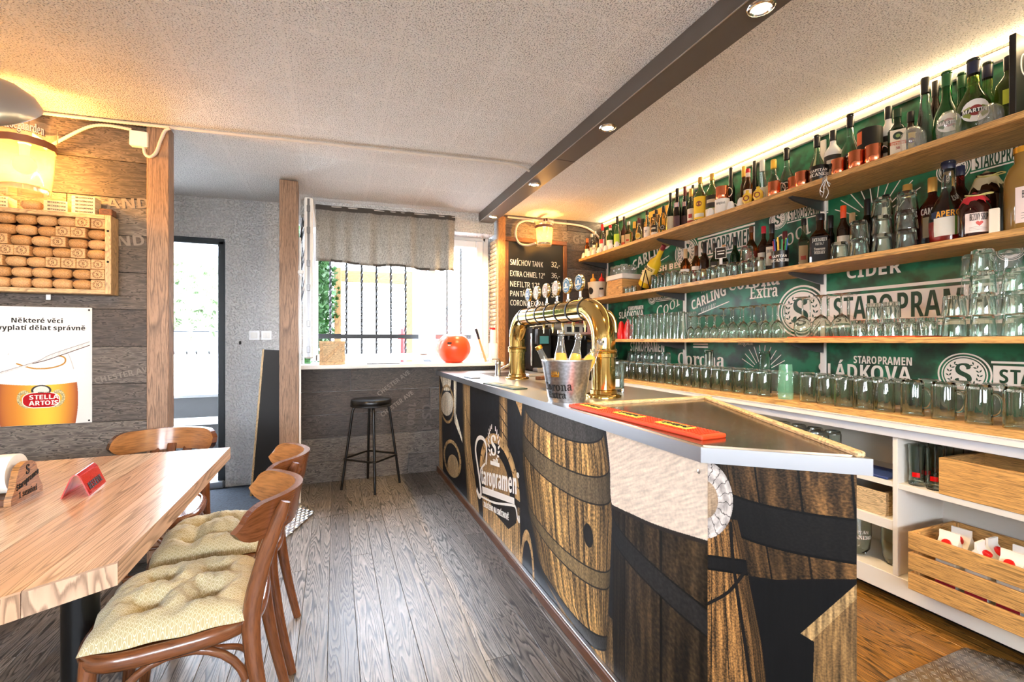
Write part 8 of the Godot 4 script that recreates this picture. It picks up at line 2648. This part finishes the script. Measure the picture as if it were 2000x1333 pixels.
func build_beam() -> void:
	var s := Sh.new()
	var yt := ceil_y(1.38) + 0.02
	var b := thing("light_beam", "dark grey box beam with downlights running along the ceiling over the bar", "ceiling beam")
	s.box(V(1.38, (2.38 + yt) / 2, -1.75), V(0.14, yt - 2.38, 5.0), 0.002)
	part(b, "casing", s, mats["beam_grey"])
	s = Sh.new(); s.box(V(1.309, 2.379, -1.75), V(0.004, 0.004, 5.0)); part(b, "edge_highlight", s, mats["satin_steel"])  # bright strip drawn in for the highlight along the beam edge
	for z in [-2.6, -0.3]:
		s = Sh.new(); s.box(V(1.38, 2.38, z), V(0.142, 0.002, 0.003)); part(b, "joint", s, mats["black_matt"])
	var w := ["nearest the viewer", "second from the viewer", "third from the viewer", "farthest, near the window wall"]
	for k in 4:
		var z: float = [-1.16, -2.115, -3.08, -4.02][k]
		var o := thing("downlight", "round recessed downlight in the beam, " + w[k], "downlight", V(1.38, 2.38, z), 0.0, "downlights in the beam")
		s = Sh.new(); s.lathe([P2(0.030, -0.002), P2(0.034, -0.008), P2(0.043, -0.006), P2(0.046, 0.0)], 28); part(o, "trim_ring", s, mats["chrome"])
		s = Sh.new(); s.lathe([P2(0.0, -0.004), P2(0.031, -0.003)], 24); part(o, "lamp", s, glow("downlight_emit", Color(1.0, 0.9, 0.72), 7.0))
		spot(V(1.38, 2.366, z), V(0, -1, 0), Color(1.0, 0.84, 0.6), 2.2, 62.0)

func build_coffee() -> void:
	var s: Sh
	var sc := thing("side_cabinet", "dark low cabinet under the chalkboard carrying the coffee machines", "cabinet", V(2.035, 0, -4.03))
	s = Sh.new(); s.box(V(0, 0.45, 0), V(0.62, 0.9, 0.40), 0.003); part(sc, "body", s, mats["black_matt"])
	s = Sh.new(); s.box(V(0, 0.915, 0), V(0.64, 0.03, 0.43), 0.004); part(sc, "top", s, mats["dark_metal"])
	var g := thing("coffee_grinder", "tall black bean-to-cup coffee machine left of the espresso machine", "coffee machine", V(1.82, 0.93, -3.98))
	s = Sh.new(); s.box(V(0, 0.21, -0.04), V(0.20, 0.42, 0.26), 0.012); part(g, "body", s, mats["black_satin"])
	s = Sh.new(); s.box(V(-0.02, 0.33, 0.13), V(0.12, 0.16, 0.09), 0.01); part(g, "brew_head", s, mats["black_satin"])
	s = Sh.new(); s.box(V(-0.02, 0.30, 0.177), V(0.09, 0.07, 0.004), 0.001); part(g, "display", s, M("display_teal", C("35707a"), 0.3))
	s = Sh.new(); s.box(V(0, 0.02, 0.13), V(0.19, 0.04, 0.12), 0.006); part(g, "drip_tray", s, mats["satin_steel"])
	s = Sh.new(); s.tube([V(-0.115, 0.06, 0.1), V(-0.115, 0.36, 0.1)], 0.009, 10); part(g, "wand", s, mats["chrome"])
	var e := thing("espresso_machine", "black and steel espresso machine right of the tall coffee machine", "coffee machine", V(2.20, 0.93, -3.98))
	s = Sh.new(); s.box(V(0, 0.06, 0.0), V(0.40, 0.10, 0.36), 0.012); s.box(V(0, 0.26, -0.11), V(0.38, 0.34, 0.14), 0.012); part(e, "body", s, mats["dark_metal"])
	s = Sh.new(); s.box(V(0, 0.40, -0.01), V(0.40, 0.12, 0.33), 0.014); part(e, "head", s, mats["satin_steel"])
	for k in 4:
		s = Sh.new(); s.box(V(-0.13 + 0.085 * k, 0.40, 0.157), V(0.05, 0.05, 0.006), 0.002); part(e, "button", s, mats["black_satin"])
	for x in [-0.09, 0.09]:
		s = Sh.new(); s.lathe([P2(0.0, 0.30), P2(0.03, 0.30), P2(0.034, 0.34), P2(0.034, 0.342), P2(0, 0.342)], 16, Transform3D(Basis.IDENTITY, V(x, 0, 0.07)))
		s.tube([V(x, 0.32, 0.1), V(x, 0.30, 0.24)], [0.011, 0.014], 10); part(e, "portafilter", s, mats["black_satin"])
	s = Sh.new(); s.tube(spline([V(-0.18, 0.36, 0.12), V(-0.20, 0.28, 0.15), V(-0.205, 0.14, 0.16)], 5), 0.006, 8); part(e, "steam_wand", s, mats["chrome"])
	s = Sh.new(); s.box(V(0, 0.112, 0.05), V(0.36, 0.006, 0.22)); part(e, "grate", s, mats["satin_steel"])
	for k in 4:
		var o := thing("coffee_cup", "small dark red cup on top of the espresso machine, %s from the left" % ORD[k], "cup", V(2.08 + 0.08 * k, 1.3905, -3.98), 0, "cups on the espresso machine")
		s = Sh.new(); s.lathe([P2(0, 0), P2(0.022, 0), P2(0.032, 0.05), P2(0.030, 0.05), P2(0.02, 0.004), P2(0, 0.004)], 16); part(o, "cup", s, label_mat("6a1c20"))

func build_outside() -> void:
	var s: Sh
	var pale := M("paving_pale", Color(0.80, 0.79, 0.77), 0.9)
	var m := M("step_stone", Color(0.16, 0.165, 0.17), 0.8)
	m.albedo_texture = texes["rough_old"]
	m.uv1_scale = V(1.5, 1.5, 1)
	# sunken well outside the door, steps up to street level
	s = Sh.new(); s.box(V(-1.6, -0.06, -4.86), V(2.6, 0.14, 0.66)); struct("ground_1", s, pale, "pale landing outside the glass door", "landing")
	var st := thing("outdoor_steps", "dark stone steps with pale treads seen through the door", "steps", V(0, 0, 0))
	st.set_meta("kind", "structure")
	s = Sh.new(); s.box(V(-1.5, 0.235, -5.12), V(2.4, 0.42, 0.26)); part(st, "riser", s, m)
	s = Sh.new(); s.box(V(-1.5, 0.46, -5.10), V(2.4, 0.03, 0.30), 0.004); part(st, "tread", s, pale)
	s = Sh.new(); s.box(V(-1.5, 0.55, -5.40), V(2.4, 0.24, 0.30)); part(st, "riser", s, m)
	s = Sh.new(); s.box(V(-1.5, 0.685, -5.39), V(2.4, 0.03, 0.32), 0.003); part(st, "tread", s, mats["tread_plate"])
	s = Sh.new(); s.box(V(0, 0.30, -25.3), V(60, 0.76, 39.5)); struct("ground_2", s, pale, "bright paved yard at street level outside", "ground")
	s = Sh.new(); s.box(V(0.9, 0.34, -5.06), V(3.6, 0.68, 1.0)); struct("ground_3", s, pale, "pale ground strip right under the window outside", "ground")
	# window grille of twisted bars
	var g := thing("window_grille", "wrought iron grille of twisted bars outside the window", "window grille", V(0, 0, -4.67))
	for x in [-0.04, 0.105, 0.245, 0.383, 0.522, 0.665, 0.94, 1.09, 1.24]:
		s = Sh.new()
		var tw := Transform3D.IDENTITY
		var n := 44
		for k in n:
			var y0 := lerpf(1.05, 2.35, float(k) / n)
			var y1 := lerpf(1.05, 2.35, float(k + 1) / n)
			var a0 := y0 * 26.0
			var a1 := y1 * 26.0
			for q in 4:
				var p := []
				for e in [[y0, a0, q], [y0, a0, q + 1], [y1, a1, q + 1], [y1, a1, q]]:
					var f: float = e[1] + PI / 2 * e[2]
					p.append(V(x + sin(f) * 0.013, e[0], cos(f) * 0.013))
				var nn := V(sin((a0 + a1) / 2 + PI / 2 * (q + 0.5)), 0, cos((a0 + a1) / 2 + PI / 2 * (q + 0.5)))
				s.quad(p[0], p[1], p[2], p[3], nn)
		part(g, "bar", s, mats["black_matt"])
	for x in [0.0, 1.3]:
		s = Sh.new(); s.box(V(x, 1.265, 0.06), V(0.012, 0.012, 0.11)); part(g, "anchor", s, mats["dark_metal"])
		s = Sh.new(); s.box(V(x, 2.28, 0.06), V(0.012, 0.012, 0.11)); part(g, "anchor", s, mats["dark_metal"])
	for y in [1.265, 2.28]:
		s = Sh.new(); s.box(V(0.6, y, 0.012), V(1.5, 0.045, 0.008), 0.001); part(g, "cross_rail", s, mats["black_matt"])
	# pine frame outside
	var w := thing("wooden_stand", "pale pine frame standing outside close to the window", "wooden frame", V(0, 0.68, -5.45))
	wood("outdoor_pine", C("94683a"), 0.6, "rings_soft", 4.0, 0.3)
	for x in [0.03, 0.82]:
		s = Sh.new(); s.box(V(x, 0.68, 0), V(0.075, 1.36, 0.06), 0.004, Transform3D.IDENTITY, 1); part(w, "post", s, mats["outdoor_pine"])
	s = Sh.new(); s.box(V(0.425, 1.27, 0.0), V(0.80, 0.13, 0.05), 0.004); part(w, "rail", s, mats["outdoor_pine"])
	s = Sh.new(); s.box(V(0.425, 1.14, -0.01), V(0.80, 0.05, 0.05), 0.004); part(w, "rail", s, mats["pale_wood"])
	# conifer hedge at the left of the window
	var leaf := M("conifer_green", Color(0.13, 0.29, 0.07), 0.7)
	leaf.backlight_enabled = true
	leaf.backlight = Color(0.25, 0.4, 0.12)
	leaf.vertex_color_use_as_albedo = true
	foliage("conifer", "green conifer hedge just outside the left part of the window", "hedge", V(-0.42, 0.68, -5.35), V(0.42, 1.9, 0.45), 9000, 0.055, leaf)
	var far_leaf := M("pale_foliage", Color(0.6, 0.68, 0.54), 0.8)  # leaves lightened so that overexposure sits in their colour
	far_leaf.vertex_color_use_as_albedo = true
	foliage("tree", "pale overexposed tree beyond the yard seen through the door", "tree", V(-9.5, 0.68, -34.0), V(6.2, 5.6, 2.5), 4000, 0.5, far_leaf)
	# bins
	for k in 3:
		var b := thing("wheelie_bin", "dark wheelie bin across the yard seen through the door, %s" % ["left one", "middle one", "right one"][k], "bin", V(-5.85 + 0.78 * k, 0.68, -22.0), 0.05, "wheelie bins")
		s = Sh.new()
		s.box(V(0, 0.52, 0), V(0.58, 0.82, 0.6), 0.03)
		part(b, "body", s, M("bin_grey", Color(0.20, 0.21, 0.22), 0.5))
		s = Sh.new(); s.box(V(0, 0.96, 0.01), V(0.64, 0.06, 0.68), 0.02); part(b, "lid", s, M("bin_lid", Color(0.14, 0.15, 0.16), 0.5))
		for x in [-0.22, 0.22]:
			s = Sh.new(); s.lathe([P2(0, -0.03), P2(0.1, -0.03), P2(0.1, 0.03), P2(0, 0.03)], 16, Transform3D(Basis(V(0, 0, 1), PI / 2), V(x, 0.1, -0.2))); part(b, "wheel", s, mats["black_rubber"])
	# parked car
	var c := thing("parked_car", "pale car parked outside, seen through the right window sash", "car", V(3.4, 0.68, -9.4), -0.25)
	var body := PackedVector2Array([P2(-2.1, 0.25), P2(2.1, 0.25), P2(2.15, 0.55), P2(2.0, 0.78), P2(1.1, 0.92), P2(-1.0, 0.95), P2(-2.0, 0.85), P2(-2.15, 0.5)])
	s = Sh.new(); s.prism(body, -0.85, 0.85); part(c, "body", s, M("car_silver", Color(0.45, 0.46, 0.48), 0.25, 0.3))
	s = Sh.new(); s.prism(PackedVector2Array([P2(-1.5, 0.94), P2(1.05, 0.92), P2(0.35, 1.42), P2(-0.9, 1.46)]), -0.74, 0.74); part(c, "cabin", s, M("car_glass", Color(0.25, 0.28, 0.3), 0.1))
	s = Sh.new(); s.prism(PackedVector2Array([P2(-0.95, 1.44), P2(0.38, 1.40), P2(0.3, 1.47), P2(-0.85, 1.5)]), -0.76, 0.76); part(c, "roof", s, mats["car_silver"])
	for x in [-1.35, 1.35]:
		for z in [-0.78, 0.78]:
			s = Sh.new(); s.lathe([P2(0, -0.1), P2(0.3, -0.1), P2(0.32, -0.06), P2(0.32, 0.06), P2(0.3, 0.1), P2(0, 0.1)], 24, Transform3D(Basis(V(1, 0, 0), PI / 2), V(x, 0.32, z)))
			var wl := part(c, "wheel", s, mats["black_rubber"])
			s = Sh.new(); s.lathe([P2(0.2, 0.101), P2(0.18, 0.108), P2(0, 0.106)], 20, Transform3D(Basis(V(1, 0, 0), PI / 2 * signf(z)), V(x, 0.32, z))); part(wl, "hubcap", s, mats["satin_steel"])
	# red post
	var r := thing("red_bollard", "red bollard standing outside behind the window bars", "bollard", V(0.98, 0.68, -7.2))
	s = Sh.new(); s.lathe([P2(0, 0), P2(0.09, 0), P2(0.09, 0.04), P2(0.07, 0.05), P2(0.07, 0.72), P2(0.05, 0.78), P2(0, 0.80)], 18); part(r, "post", s, mats["red_plastic"])

func foliage(called: String, label: String, cat: String, at: Vector3, size: Vector3, n: int, leaf: float, m: Material) -> void:
	var o := thing(called, label, cat, at)
	var s := Sh.new()
	s.tube([V(0, 0, 0), V(0, size.y * 0.8, 0)], size.y * 0.02, 8)
	part(o, "trunk", s, mats["dark_frame_wood"])
	s = Sh.new()
	for k in 5:
		var a := (k - 2) * 0.42
		var d := V(sin(a), cos(a), 0) * leaf
		var e := d.rotated(V(0, 0, 1), PI / 2) * 0.16
		s.tri(-e + V(0, 0, 0.01 * leaf * k), d, e, V(0, 0, 1), V(0, 0, 1), V(0, 0, 1))
	var mm := MultiMesh.new()
	mm.transform_format = MultiMesh.TRANSFORM_3D
	mm.use_colors = true
	mm.mesh = s.mesh()
	mm.instance_count = n
	var r := RandomNumberGenerator.new()
	r.seed = hash(label)
	for i in n:
		var d := V(r.randfn(), r.randfn(), r.randfn()).normalized() * pow(r.randf(), 0.25)
		var p := V(d.x * size.x, size.y * 0.55 + d.y * size.y * 0.5, d.z * size.z)
		p += V(r.randfn(), r.randfn(), r.randfn()) * leaf * 0.5
		p.y = maxf(p.y, 0.02)
		var b := Basis.from_euler(V(r.randf_range(-1, 1), r.randf() * TAU, r.randf_range(-0.8, 0.8)))
		mm.set_instance_transform(i, Transform3D(b.scaled(Vector3.ONE * r.randf_range(0.7, 1.3)), p))
		var g := r.randf_range(0.75, 1.25)
		mm.set_instance_color(i, Color(g, g, g * 0.9))
	var mi := MultiMeshInstance3D.new()
	mi.name = "leaves"
	mi.multimesh = mm
	mi.material_override = m
	o.add_child(mi, true)
	stuff(mi)

func _ready() -> void:
	rng.seed = 20240
	setup_view()
	setup_light()
	setup_textures()
	setup_materials()
	make_noise()
	build_room()
	build_beam()
	build_bar()
	build_shelves()
	build_cabinet()
	build_dining()
	build_left_wall()
	build_window_things()
	build_coffee()
	build_on_bar()
	build_bottles()
	build_shelf_extras()
	build_glasses()
	build_outside()
	for p in protos.values(): p.free()
